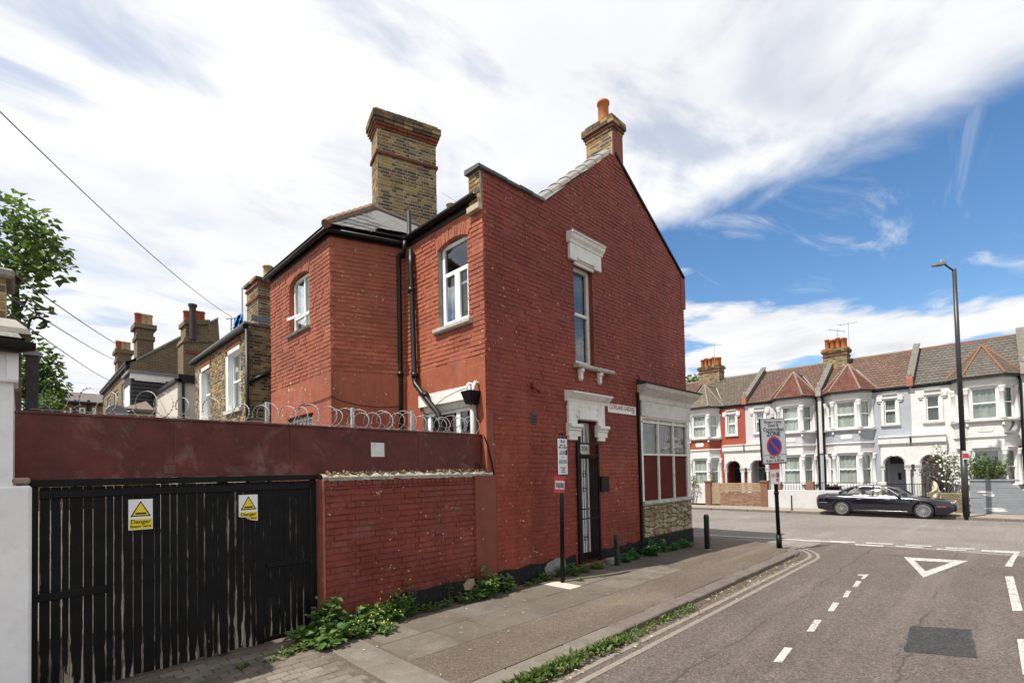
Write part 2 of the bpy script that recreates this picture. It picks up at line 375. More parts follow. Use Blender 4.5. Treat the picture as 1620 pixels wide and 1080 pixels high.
def plank_mat():
    t = MT('black_peeling_paint', (.012, .012, .013), .5, 0, .16)
    tc = t.N.new('ShaderNodeTexCoord'); sp = t.N.new('ShaderNodeSeparateXYZ'); t.L.new(tc.outputs['Generated'], sp.inputs[0])
    oi = t.N.new('ShaderNodeObjectInfo')
    ed = t.math('ABSOLUTE', t.math('SUBTRACT', sp.outputs[0], .5))               # 0 centre .. .5 edge of the plank
    low = t.map(sp.outputs[2], 0, .30, .24, 0)
    st = t.noise(9, 6, .65, .3, (3.2, 3.2, .32)); st2 = t.noise(42, 4, .6, 0, (2, 2, .18))
    one = t.math('SUBTRACT', t.math('MULTIPLY', oi.outputs['Random'], .24), .12)
    v = t.math('ADD', t.math('ADD', t.math('MULTIPLY', t.math('POWER', t.math('MULTIPLY', ed, 2.0), 3.0), .40), low), t.math('ADD', t.math('MULTIPLY', t.math('SUBTRACT', st, .5), 1.25), one))
    bare = t.math('MULTIPLY', t.map(v, .415, .455, 0, 1), t.map(t.noise(3, 3), .36, .46, .25, 1))
    wood = t.ramp(st2, [(.3, (.20, .155, .115)), (.55, (.36, .29, .225)), (.75, (.46, .385, .31))])
    blk = t.ramp(t.noise(6, 5, .6), [(.3, (.0025, .0025, .003)), (.7, (.008, .008, .0085))])
    sc = t.map(t.noise(26, 5, .75, .2), .70, .73, 0, .5)
    t.color(t.mix(bare, t.mix(sc, blk, (.10, .095, .09)), wood))
    t.rough(t.map(bare, 0, 1, .48, .9)); t.bump(t.math('SUBTRACT', t.math('MULTIPLY', st2, .5), t.math('MULTIPLY', bare, .5)), .5, .004)
    return t.m

C_RED = (.200, .041, .021); C_RED_L = (.262, .052, .031)
m = {}
m['red_brick'] = red_paint('painted_red_brick', (.168, .0300, .0175), 1.25, .9)
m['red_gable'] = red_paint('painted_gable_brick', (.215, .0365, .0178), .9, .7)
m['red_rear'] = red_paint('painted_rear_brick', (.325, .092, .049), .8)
m['red_render'] = red_paint('painted_red_render', (.295, .080, .042), 1.5, .8)
m['red_smooth'] = red_paint('smooth_red_paint', (.180, .041, .023), .25, .4, .5)
m['red_board'] = red_paint('red_board_paint', (.096, .0165, .0105), 0, 1.9, .5)
m['red_panel'] = vary('maroon_panel', (.088, .013, .0095), .12, 2, .65, .05, 60, .5, .12)
m['stock'] = stock_brick('london_stock_brick', 1.1)
m['stock_dark'] = stock_brick('sooty_shaded_stock_brick', 1.25)  # soot on chimney caps; also paints shade on the next-door side wall
m['stock_light'] = stock_brick('clean_stock_brick', .15)
m['mortar'] = vary('lime_mortar', (.40, .34, .25), .3, 4, .9, .3)
m['red_rubber'] = vary('red_rubber_brick', (.175, .050, .023), .45, 4, .8, .3, 40, 1, .3, (.045, .033, .026))
m['stone_white'] = vary('white_painted_stone', (.70, .68, .63), .10, 3, .6, .12, 45, .6, .4, (.42, .38, .31))
m['white_wall'] = vary('white_painted_wall', (.78, .78, .77), .08, 2.2, .65, .5, 9, .45, .35, (.60, .59, .57))
m['upvc'] = MT('white_plastic_frame', (.80, .80, .79), .35).m
m['white_wood'] = vary('white_painted_wood', (.66, .64, .58), .12, 6, .55, .1, 60, .5, .4, (.33, .29, .22))
m['grey_wood'] = vary('flaking_cornice_paint', (.50, .47, .42), .16, 5, .7, .25, 50, .7, .3, (.25, .21, .16))
m['fascia_grey'] = vary('grey_white_fascia', (.53, .51, .47), .10, 1.4, .6, .1, 40, .5, .4, (.36, .32, .27))
m['sill'] = vary('weathered_sill', (.40, .385, .34), .3, 7, .85, .3, 45, 1, .3, (.12, .11, .09))
m['black'] = vary('black_gloss_paint', (.005, .005, .0055), .3, 6, .45, .06, 40, .3, .18)
m['black_iron'] = vary('black_iron', (.006, .006, .006), .3, 8, .5, .1, 60, .5, .2)
m['cast_iron'] = vary('black_rain_goods', (.009, .009, .010), .3, 5, .42, .08, 40, .4, .3)
m['bitumen'] = vary('black_plinth_paint', (.006, .0065, .008), .3, 4, .6, .3, 35, .6, .2, (.05, .047, .042))
m['slate'] = tiles('roof_slate', [(.115, .118, .122), (.14, .142, .145), (.095, .097, .10), (.155, .155, .15)], (.075, .074, .07))
m['lead'] = vary('sheet_lead', (.20, .21, .22), .2, 3, .55, .15, 30, .5, .5, metal=.3)
m['ridge_tile'] = tiles('clay_ridge_tile', [(.20, .105, .065), (.16, .12, .095), (.24, .13, .085)], (.09, .075, .06))
m['cement'] = vary('cement_coping', (.25, .24, .215), .25, 5, .9, .35, 40, .8, .25, (.12, .115, .095))
m['pot'] = vary('terracotta_pot', (.40, .135, .045), .16, 5, .75, .12, 50, .5, .3)
m['pot_buff'] = vary('buff_pot', (.42, .30, .16), .18, 6, .75, .12, 50, .5, .3)
m['pot_red'] = vary('red_pot', (.30, .075, .04), .2, 6, .75, .12, 50, .5, .3)
m['glass'] = glass_mat('window_glass', see=.88)
m['glass_dark'] = glass_mat('dark_glass', see=.62, refl=.10)
m['room'] = MT('dark_room', (.018, .018, .02), .9).m  # near-black colour standing in for the dark inside rooms and openings
m['blind'] = vary('slatted_blind', (.42, .44, .47), .08, 4, .6, .02)
def curtain(name, c):
    t = MT(name, c, .85, 0, .2); w = t.noise(7, 3, .5, .2, (1, 1, .06))
    t.color(t.ramp(w, [(.3, tuple(x*.62 for x in c)), (.65, c)])); t.bump(w, .8, .04); return t.m
m['net'] = curtain('net_curtain', (.70, .74, .71)); m['drape'] = curtain('grey_green_curtain', (.42, .47, .44)); m['drape_dark'] = curtain('dark_green_curtain', (.12, .14, .115))
m['plank'] = plank_mat()
m['wire'] = MT('galvanised_wire', (.40, .41, .42), .5, .6).m
m['galv'] = vary('galvanised_post', (.36, .37, .36), .2, 8, .6, .15, 40, .6, .4)
m['concrete'] = vary('concrete', (.140, .123, .102), .2, 3, .9, .35, 70, .8, .25, (.20, .185, .16))
m['asphalt'] = asphalt('side_street_asphalt', (.110, .090, .078), (.150, .125, .108))
m['asphalt_main'] = asphalt('main_road_asphalt', (.185, .165, .150), (.215, .192, .172), .25, .3)
m['patch'] = asphalt('fresh_asphalt_patch', (.042, .041, .041), (.05, .049, .049), 0, .2)
m['tarmac'] = asphalt('pavement_tarmac', (.125, .097, .076), (.195, .158, .115), .5, .8, 95)
m['kerb'] = vary('granite_kerb', (.150, .130, .106), .25, 5, .85, .35, 80, 1, .3, (.13, .11, .09))
m['kerb_dark'] = vary('stained_kerb', (.125, .10, .085), .25, 5, .85, .35, 80, 1, .3, (.06, .05, .042))
def slab_mat(g=.82):
    t = MT('paving_flag', (.3, .27, .23), .88, 0, .25); r = t.rnd(); f = t.noise(110, 4, .65); n = t.noise(2.6, 7, .7, .3)
    k = t.ramp(r, [(0, (.112, .094, .075)), (.25, (.142, .122, .098)), (.45, (.120, .099, .079)), (.62, (.170, .149, .121)), (.8, (.124, .110, .094)), (.93, (.20, .175, .142))], 'CONSTANT')
    k = t.mix(t.map(n, .42, .70, 0, .75), k, (.072, .060, .046)); k = t.mix(t.map(t.noise(9, 6, .7), .60, .66, 0, .5), k, (.26, .23, .19)); k = t.mix(.45, k, t.ramp(f, [(.3, (.25, .25, .25)), (.72, (.75, .75, .75))]), 'OVERLAY')
    t.color(k); t.bump(f, .4, .005); return t.m
m['slab'] = slab_mat()
m['slab_pale'] = vary('pale_paving_flag', (.46, .41, .335), .12, 4, .85, .3, 90, .7)
m['paver'] = tiles('block_paver', [(.165, .138, .11), (.14, .12, .098), (.185, .16, .13), (.125, .104, .083)], (.075, .064, .05))
m['soil'] = vary('gutter_soil', (.085, .066, .045), .4, 9, .95, .6, 50, 1)
m['white_line'] = worn_line('white_road_paint', (.50, .485, .44), .36)
m['yellow_line'] = worn_line('faded_yellow_line', (.255, .222, .165), .45)
m['earth'] = vary('ground', (.11, .10, .085), .3, .6, .95, .3, 9, 1)
m['leaf_tree'] = leaf_mat('tree_leaf', [(.075, .125, .026), (.095, .155, .032), (.055, .100, .022), (.125, .19, .045)])
m['leaf_weed'] = leaf_mat('weed_leaf', [(.080, .150, .032), (.110, .19, .045), (.058, .115, .028), (.14, .21, .06)])
m['leaf_grass'] = leaf_mat('gutter_grass', [(.070, .115, .022), (.095, .145, .030), (.050, .095, .020), (.14, .16, .05)])
m['leaf_vivid'] = leaf_mat('low_green_leaf', [(.042, .14, .030), (.06, .175, .038), (.034, .11, .026), (.08, .20, .05)])
m['leaf_shrub'] = leaf_mat('shrub_leaf', [(.080, .13, .03), (.11, .17, .045), (.06, .10, .025), (.14, .19, .06)])
m['leaf_pink'] = leaf_mat('dusky_shrub_leaf', [(.20, .14, .14), (.26, .19, .18), (.15, .12, .10), (.30, .26, .24)])
m['litter'] = leaf_mat('dry_leaf', [(.50, .36, .12), (.44, .34, .20), (.36, .25, .12), (.55, .48, .34)], .15)
m['petal'] = MT('pale_flower', (.75, .72, .62), .6).m
m['yellow_fl'] = MT('yellow_flower', (.75, .55, .03), .6).m
m['bark'] = vary('bark', (.085, .07, .055), .35, 12, .95, .6, 30, 1)
m['old_timber'] = vary('weathered_timber', (.06, .053, .05), .3, 5, .85, .4, 30, 1)
# ------------------------------------------------------------------ the setting: ground, roads, pavements
PV = .10                                      # pavement above the carriageway
XB = [-500, -120, -40, -10, 15.6, 20, 28, 60, 160, 600]
def strip(name, x0, x1, y0, y1, dz, mat, nx=14, parent=None):
    mb = MB(); xs = [x0+(x1-x0)*i/nx for i in range(nx+1)]
    for a in XB:
        if x0 < a < x1: xs.append(float(a))
    xs = sorted(set(xs))
    for y in (y0, y1): pass
    pts = []; fs = []
    for x in xs: pts += [(x, y0, zg(x)+dz), (x, y1, zg(x)+dz)]
    for i in range(len(xs)-1): fs.append((2*i, 2*i+2, 2*i+3, 2*i+1))
    mb.add(pts, fs); return tag(mb.build(name, mat, parent), kind='structure')
strip('ground', -500, 600, -500, 500, -.03, m['earth'], 4)
strip('side_street', -30, 15.6, -3.6, 3.60, 0, m['asphalt'], 10)
strip('main_road', 15.6, 28.25, -90, 90, -.004, m['asphalt_main'], 8)
# mouth of the side street and the strip of main road in front of the shop
mb = MB(); arc = [(12.55+1.8*math.sin(R(a)), 5.25-1.8*math.cos(R(a))) for a in range(0, 91, 9)]
out_ = [(x-.12, y+.06) for x, y in arc]
pts = [(x, y, zg(x)-.004) for x, y in out_]+[(14.2, 90, zg(14.2)-.004), (15.6, 90, zg(15.6)-.004), (15.6, 3.4, zg(15.6)-.004)]
mb.poly(pts); tag(mb.build('main_road', m['asphalt_main']), kind='structure')
strip('main_road', 14.2, 15.6, -90, -3.6, -.004, m['asphalt_main'], 3)

# pavement: tarmac sheet with flags, kerbs and pavers set into it
pav = MB()
edge = [(x, y) for x, y in arc]
outline = [(-30, 3.70), (12.55, 3.70)]+[(12.55+1.55*math.sin(R(a)), 5.25-1.55*math.cos(R(a))) for a in range(9, 91, 9)]+[(14.10, 90), (5.4, 90), (5.4, 6.5), (-30, 6.5)]
pav.slab(outline, -.06, PV-.004)
pavement = pav.build('pavement', m['tarmac']); tag(pavement, kind='structure')
for i in range(0): pass
# kerb stones
def unit_block(name, sx, sy, sz, mat, bev=.008, jitter=0, seed=0):
    mb = MB(); rr = random.Random(seed); mb.box(-sx/2, sx/2, -sy/2, sy/2, -sz, 0)
    if jitter: mb.v = [v+Vector((rr.uniform(-1, 1), rr.uniform(-1, 1), 0))*jitter for v in mb.v]
    me = mb.build('tmp', mat, bevel=bev); d = me.data; bpy.data.objects.remove(me); d.name = name; return d
kA = [unit_block('kerb_stone', .905, .25, .2, m['kerb'], .015, .004, i) for i in range(3)]
kB = [unit_block('kerb_stone', .905, .25, .2, m['kerb_dark'], .015, .004, i+5) for i in range(3)]
x = 2.6; k = 0; rr = random.Random(3)
while x < 12.3:
    dark = x > 5.35
    inst((kB if dark else kA)[k % 3], 'kerb_stone', pavement, (x+.46, 3.575+rr.uniform(-.006, .006), PV+rr.uniform(-.006, .004)), (rr.uniform(-.01, .01), 0, rr.uniform(-.006, .006)))
    x += .92; k += 1
for a in range(6, 90, 21):                    # the rounded corner, then the main road side
    c = (12.55+1.675*math.sin(R(a+4)), 5.25-1.675*math.cos(R(a+4)))
    inst(kB[k % 3], 'kerb_stone', pavement, (c[0], c[1], PV-.02-.0006*a), (0, 0, R(a+4)), (.70, 1, 1)); k += 1
for i in range(14):
    inst(kB[k % 3], 'kerb_stone', pavement, (14.225, 5.8+.92*i, .03+zg(14.2)), (0, 0, R(90))); k += 1
# paving flags in two rows by the wall
sm = [unit_block('paving_flag', 1, 1, .05, m['slab'], .006, .004, i) for i in range(4)]
pale = unit_block('pale_paving_flag', 1, 1, .05, m['slab_pale'], .006)
rows = [(4.58, 5.26, [.74, .60, .88, .52, .80, .66, .62, .90, .58, .76, .62]), (5.27, 5.98, [.55, .82, .64, .92, .60, .34, .78, .66, .86, .60, .7])]
for ri, (y0, y1, ws) in enumerate(rows):
    x = 2.98 if ri == 0 else 3.05
    for i, w in enumerate(ws):
        d = pale if (ri == 1 and i == 5) else sm[(i*3+ri) % 4]
        if x+w < 9.3:
            inst(d, 'paving_flag', pavement, (x+w/2, (y0+y1)/2, PV+rr.uniform(-.002, .006)), (rr.uniform(-.006, .006), rr.uniform(-.006, .006), rr.uniform(-.004, .004)), (w-.012, y1-y0-.012, 1))
        x += w
xb = 9.35
for i in range(5):                             # stained big flags beyond the door, lost in the tarmac
    inst(sm[i % 4], 'paving_flag', pavement, (xb+.38, 5.35, PV-.001), (0, 0, 0), (.75, .9, 1)) if i in (0, 1) else None
    xb += .77
# concrete edging strip and block pavers in front of the gate
ed = MB(); ed.slab([(2.50, 3.74), (2.93, 3.74), (2.96, 6.12), (2.55, 6.12)], PV-.06, PV+.004); ed.build('edging_strip', m['concrete'], pavement, bevel=.01)
pm = [unit_block('paver', .198, .122, .06, m['paver'], .008, .005, i) for i in range(4)]
cnt = 0
for j in range(19):
    y = 3.80+.132*j
    for i in range(13):
        x = 2.36-.208*i-(.1 if j % 2 else 0)
        if x < -.2: continue
        sx, sy = 0, 0
        # only where the picture sees the forecourt
        v = Vector((x, y, PV))-CAM; w = v.dot(CF)
        py = CY-FOC*v.dot(CU)/w
        if py > 1110: continue
        inst(pm[(i*5+j*3) % 4], 'paver', pavement, (x, y, PV+.002+rr.uniform(-.004, .006)), (rr.uniform(-.02, .02), rr.uniform(-.02, .02), rr.uniform(-.03, .03))); cnt += 1
# gutter with soil, double yellow lines
gs = MB(); n = 60
for i in range(n):
    x0 = -2+15.0*i/n; x1 = -2+15.0*(i+1)/n
    w0 = .11+.05*math.sin(i*.9)+.03*math.sin(i*2.3); w1 = .11+.05*math.sin((i+1)*.9)+.03*math.sin((i+1)*2.3)
    gs.add([(x0, 3.47, .03), (x1, 3.47, .03), (x1, 3.47-w1, .006), (x0, 3.47-w0, .006)], [(0, 1, 2, 3)])
tag(gs.build('gutter_soil', m['soil']), 'strip of dark soil along the foot of the kerb', 'soil', kind='stuff')
def band(name, pts, w, mat, dz=.005, label=None):
    mb = MB(); L_ = []; Rr_ = []
    for i, p in enumerate(pts):
        a = Vector(pts[max(i-1, 0)]); b = Vector(pts[min(i+1, len(pts)-1)]); t = (b-a).normalized(); nrm = Vector((-t.y, t.x))
        q = Vector(p); L_.append(q+nrm*w/2); Rr_.append(q-nrm*w/2)
    for i in range(len(pts)-1):
        mb.add([(L_[i].x, L_[i].y, zg(L_[i].x)+dz), (L_[i+1].x, L_[i+1].y, zg(L_[i+1].x)+dz), (Rr_[i+1].x, Rr_[i+1].y, zg(Rr_[i+1].x)+dz), (Rr_[i].x, Rr_[i].y, zg(Rr_[i].x)+dz)], [(0, 1, 2, 3)])
    return tag(mb.build(name, mat), kind='structure')
for off in (.235, .10+.30):
    yy = 3.45-off
    pts = [(-3+.5*i, yy) for i in range(32)]
    pts = [p for p in pts if p[0] < 12.4]+[(12.55+(1.8+off)*math.sin(R(a)), 5.25-(1.8+off)*math.cos(R(a))) for a in range(0, 91, 6)]+[(14.35+off, 5.6+i) for i in range(0, 12)]
    band('yellow_line', pts, .075, m['yellow_line'])
def mark(name, pix, dz=.006):
    mb = MB(); mb.poly([tuple(on_road(x, y, dz)) for x, y in pix]); return tag(mb.build(name, m['white_line']), kind='structure')
for q in [[(1223, 1046), (1237, 1047), (1254, 1024), (1241, 1023)], [(1276, 998), (1288, 998), (1300, 980), (1289, 979)], [(1309, 966), (1319, 966), (1328, 953), (1318, 952)],
          [(1333, 944), (1341, 944), (1347, 934), (1339, 933)], [(1348, 928), (1357, 928), (1363, 919), (1355, 918)], [(1357, 908), (1375, 908), (1367, 915), (1362, 915), (1366, 910), (1357, 909.5)]]: mark('bay_marking', q)
O1, O2, O3, I1, I2, I3 = (1430, 880.5), (1532, 886.5), (1461, 913), (1447, 886.3), (1505, 889), (1464, 903)
for k, q in enumerate(([O1, O2, I2, I1], [O2, O3, I3, I2], [O3, O1, I1, I3])): mark('give_way_triangle', q, .006+.0004*k)
mark('centre_line', [(1590, 911), (1603, 911), (1618, 965), (1602, 966)]); mark('centre_line', [(1609, 1010), (1626, 1010), (1665, 1075), (1618, 1066)])
# double broken line across the mouth of the side street
for a, b in (((1352.5, 860.1), (1397, 862.2)), ((1416, 862.5), (1460, 864.9)), ((1481, 866.9), (1528, 869.3)), ((1268, 853.6), (1298, 854.2)), ((1312.5, 854.5), (1352.5, 856.6)), ((1369.5, 857.2), (1412.5, 859.2)), ((1431, 860.7), (1473.5, 862.5)), ((1495.5, 864.9), (1542, 867.2))):
    mark('give_way_line', [a, b, (b[0]+1, b[1]+1.9), (a[0]+1, a[1]+1.9)], .007)
mark('give_way_line', [(1553, 869), (1614, 872), (1612, 875.5), (1553, 872)], .0075); mark('give_way_line', [(1604, 875.2), (1612, 875.6), (1606, 884.5), (1597, 884)], .009); mark('give_way_line', [(1597, 884.2), (1606, 884.7), (1601, 896), (1589, 895)], .007)
mark('edge_line', [(1120, 845.2), (1200, 849.4), (1340, 857.2), (1341, 858.8), (1200, 851), (1120, 846.6)], .007)
mb = MB(); q = [on_road(x, y, .005) for x, y in [(1441, 989), (1537, 995), (1546, 1040), (1430, 1029)]]
jag = []
rr = random.Random(5)
for i in range(4):
    a, b = q[i], q[(i+1) % 4]
    for j in range(14): jag.append(a.lerp(b, j/14)+Vector((rr.uniform(-1, 1), rr.uniform(-1, 1), 0))*.008)
mb.poly([tuple(p) for p in jag]); tag(mb.build('asphalt_patch', m['patch']), kind='structure')
# far side: kerb and pavement in front of the terrace
fp = MB(); fp.slab([(28.25, -60), (30.6, -60), (30.6, 60), (28.25, 60)], -.5, zg(28)+.10); far_pav = tag(fp.build('far_pavement', vary('far_pavement_flags', (.24, .205, .165), .15, 1.2, .9, .2, 30, .7)), kind='structure')
kf = [unit_block('kerb_stone', .15, 1.96, .25, m['kerb'], .015, .003, i) for i in range(2)]
for i in range(24): inst(kf[i % 2], 'kerb_stone', far_pav, (28.22, -7+2*i, zg(28.2)+.115))
# ------------------------------------------------------------------ brick walls
CH = .0835                                    # one course
def profile_z(prof, u):
    for (a, za), (b, zb) in zip(prof, prof[1:]):
        if a <= u <= b: return za+(zb-za)*(u-a)/max(1e-9, b-a)
    return prof[0][1] if u < prof[0][0] else prof[-1][1]
def panel(mb, u0, u1, z0, prof, holes, n=0., depth=.11, reveal=None):
    """wall sheet with rectangular holes and their reveals; prof is the (u, z) top line"""
    us = sorted(set([u0, u1]+[a for a, _ in prof if u0 < a < u1]+[h[0] for h in holes if u0 < h[0] < u1]+[h[1] for h in holes if u0 < h[1] < u1]))
    for a, b in zip(us, us[1:]):
        mid = (a+b)/2; hs = sorted([h for h in holes if h[0] < mid < h[1]], key=lambda h: h[2]); z = z0
        for h in hs:
            if h[2] > z+1e-6: mb.add([(a, n, z), (b, n, z), (b, n, h[2]), (a, n, h[2])], [(0, 1, 2, 3)])
            z = h[3]
        mb.add([(a, n, z), (b, n, z), (b, n, profile_z(prof, b)), (a, n, profile_z(prof, a))], [(0, 1, 2, 3)])
    for h in holes:
        rv = mb
        if reveal is not None: rv = MB(mb.fr); reveal.append(rv)
        a, b, c, d = h[:4]; e = h[4] if len(h) > 4 else depth
        rv.add([(a, n, c), (a, n-e, c), (a, n-e, d), (a, n, d)], [(0, 1, 2, 3)]); rv.add([(b, n, c), (b, n-e, c), (b, n-e, d), (b, n, d)], [(0, 1, 2, 3)])
        rv.add([(a, n, d), (b, n, d), (b, n-e, d), (a, n-e, d)], [(0, 1, 2, 3)]); rv.add([(a, n, c), (b, n, c), (b, n-e, c), (a, n-e, c)], [(0, 1, 2, 3)])
def clip_top(poly, a, b):                      # keep what lies under the line a-b (a left of b)
    def side(p): return (b[0]-a[0])*(p[1]-a[1])-(b[1]-a[1])*(p[0]-a[0])
    out = []
    for i, p in enumerate(poly):
        q = poly[(i+1) % len(poly)]; sp, sq = side(p), side(q)
        if sp <= 0: out.append(p)
        if (sp < 0 < sq) or (sq < 0 < sp):
            t = sp/(sp-sq); out.append((p[0]+(q[0]-p[0])*t, p[1]+(q[1]-p[1])*t))
    return out
def brick_cells(u0, u1, z0, prof, holes, seed=0, phase=0., ch=CH, joint=.013, stretcher=.236, flemish=True, wavy=.007, ju=.0014):
    rr = random.Random(seed); cells = []; zmax = max(z for _, z in prof); k = 0; z = z0
    while z < zmax:
        u = u0-stretcher+(phase+(k % 2)*stretcher*.75)-(stretcher*.75 if k % 2 else 0)*0
        u = u0-stretcher*.5+(stretcher*.25 if k % 2 else -stretcher*.5); i = k
        while u < u1:
            w = stretcher if (i % 2 == 0 or not flemish) else stretcher*.5
            spans = [(max(u, u0)+ju/2+rr.uniform(0, .002), min(u+w, u1)-ju/2-rr.uniform(0, .002))]
            zz0, zz1 = z+joint/2+rr.uniform(-wavy, wavy)*.5, z+ch-joint/2+rr.uniform(-wavy, wavy)*.5
            for h in holes:
                ns = []
                for a, b in spans:
                    if h[2] < (zz0+zz1)/2 < h[3] and a < h[1] and b > h[0]:
                        if h[0]-a > .03: ns.append((a, h[0]-.002))
                        if b-h[1] > .03: ns.append((h[1]+.002, b))
                    else: ns.append((a, b))
                spans = ns
            for a, b in spans:
                if b-a < .025: continue
                poly = [(a, zz0), (b, zz0), (b, zz1), (a, zz1)]; full = abs((b-a)-(w-ju)) < .005
                if profile_z(prof, a) < zz1+.01 or profile_z(prof, b) < zz1+.01 or profile_z(prof, (a+b)/2) < zz1+.01:
                    full = False; mid = (a+b)/2
                    for p, q in zip(prof, prof[1:]):
                        if p[0] <= mid <= q[0]: poly = clip_top(poly, (p[0], p[1]-.006), (q[0], q[1]-.006))
                if len(poly) >= 3: cells.append((poly, full))
            u += w; i += 1
        z += ch; k += 1
    return cells
def add_brick(mb, poly, depth, rr, n=0., soft=.005):
    cu = sum(p[0] for p in poly)/len(poly); cz = sum(p[1] for p in poly)/len(poly); k = len(poly)
    d = depth*rr.choice((.35, .7, .9, 1, 1.1, 1.3)); tu, tz = rr.uniform(-.015, .015), rr.uniform(-.04, .04)
    su = max(abs(p[0]-cu) for p in poly); sz = max(abs(p[1]-cz) for p in poly)
    fu = max(.4, 1-soft*rr.choice((.04, .08, .16, .8))/su) if su > 0 else 1; fz = max(.4, 1-soft*1.2/sz) if sz > 0 else 1
    base = [(p[0], n-.001, p[1]) for p in poly]
    top = [(cu+(p[0]-cu)*fu, n+d+(p[0]-cu)*tu+(p[1]-cz)*tz, cz+(p[1]-cz)*fz) for p in poly]
    mb.add(base+top, [tuple(range(k, 2*k))]+[(i, (i+1) % k, k+(i+1) % k, k+i) for i in range(k)])
def cam_score(p): return 1/max(.1, (p-CAM).length)**2
BRICK_MESH = {}
def brick_variants(mat, w, h, depth, key):
    k = (key, round(w, 3), round(h, 3))
    if k not in BRICK_MESH:
        L_ = []
        for i in range(9):
            rr = random.Random(100+i); mb = MB(); poly = [(-w/2, -h/2), (w/2, -h/2), (w/2, h/2), (-w/2, h/2)]
            add_brick(mb, [(a+rr.uniform(-.002, .002), b+rr.uniform(-.005, .005)) for a, b in poly], depth, rr)
            # local axes: x along the wall, -y out of it
            mb.v = [Vector((v.x, -v.y, v.z)) for v in mb.v]
            o = mb.build('brick', mat); L_.append(o.data); bpy.data.objects.remove(o)
        BRICK_MESH[k] = L_
    return BRICK_MESH[k]
def lay_bricks(fr, cells, mat, parent, depth=.009, single=0, seed=1, key='a', n=0., rest='brickwork'):
    rr = random.Random(seed); order = list(range(len(cells))); chosen = set()
    if single:
        def ctr(c): p = c[0]; return fr(sum(q[0] for q in p)/len(p), n, sum(q[1] for q in p)/len(p))
        full = [i for i in order if cells[i][1]]
        full.sort(key=lambda i: -cam_score(ctr(cells[i]))); chosen = set(full[:single])
    mb = MB(fr); e = basis(fr.U, fr.N)
    # keep right-handed axes for the singles: x along u when (u, -n, z) is right-handed, else reversed
    flip = fr.U.cross(-fr.N).z < 0
    for i, (poly, full) in enumerate(cells):
        if i in chosen:
            a, b = poly[0]; c, d = poly[2]; w, h = .236-.0030 if (c-a) > .15 else .118-.0030, CH-.013
            me = rr.choice(brick_variants(mat, w, h, depth, key)); p = fr((a+c)/2, n, (b+d)/2)
            X = -fr.U if flip else fr.U; ang = math.atan2(X.y, X.x)
            inst(me, 'brick', parent, p, (rr.uniform(-.012, .012), rr.uniform(-.008, .008), ang))
        else: add_brick(mb, poly, depth, rr, n)
    o = None
    if mb.v: o = tag(mb.build(rest, mat, parent, recalc=False), kind='stuff')
    return o
def arch_cut(h, rise):                         # a rectangular hole with a segmental head, approximated for the bricks
    a, b, c, d = h[:4]; mid = (a+b)/2; out = []
    for k in range(6):
        z0 = d-rise+rise*k/6; z1 = d-rise+rise*(k+1)/6; f = math.sqrt(max(0, 1-((k+.5)/6)))
        out.append((mid-(b-a)/2*f, mid+(b-a)/2*f, z0, z1))
    return [(a, b, c, d-rise)]+out
def arch_head(mb, fr_mat, a, b, zs, rise, n0, n1, up=.02):
    """fills the corners between a rectangular hole and its segmental arch"""
    mid = (a+b)/2; hw = (b-a)/2; rad = (hw*hw+rise*rise)/(2*rise); cz = zs+rise-rad; K = 10
    def za(u): return cz+math.sqrt(max(0, rad*rad-(u-mid)**2))
    for i in range(K):
        x0 = a+(b-a)*i/K; x1 = a+(b-a)*(i+1)/K; top = zs+rise+up
        mb.hexa([(x0, n0, za(x0)), (x1, n0, za(x1)), (x1, n1, za(x1)), (x0, n1, za(x0)), (x0, n0, top), (x1, n0, top), (x1, n1, top), (x0, n1, top)])
    return za
def voussoirs(fr, a, b, zs, rise, h, mat, parent, n=.004, count=15, depth=.012, name='arch_brick'):
    mid = (a+b)/2; hw = (b-a)/2; rad = (hw*hw+rise*rise)/(2*rise); cz = zs+rise-rad; half = math.asin(min(1, hw/rad))
    rr = random.Random(int(a*100)); 
    for i in range(count):
        t0 = -half*1.06+2.12*half*i/count+.004; t1 = -half*1.06+2.12*half*(i+1)/count-.004
        mb = MB(fr); P_ = [(mid+r*math.sin(t), cz+r*math.cos(t)) for t, r in ((t0, rad), (t1, rad), (t1, rad+h), (t0, rad+h))]
        add_brick(mb, P_, depth, rr, n, .004); mb.build(name, mat, parent)
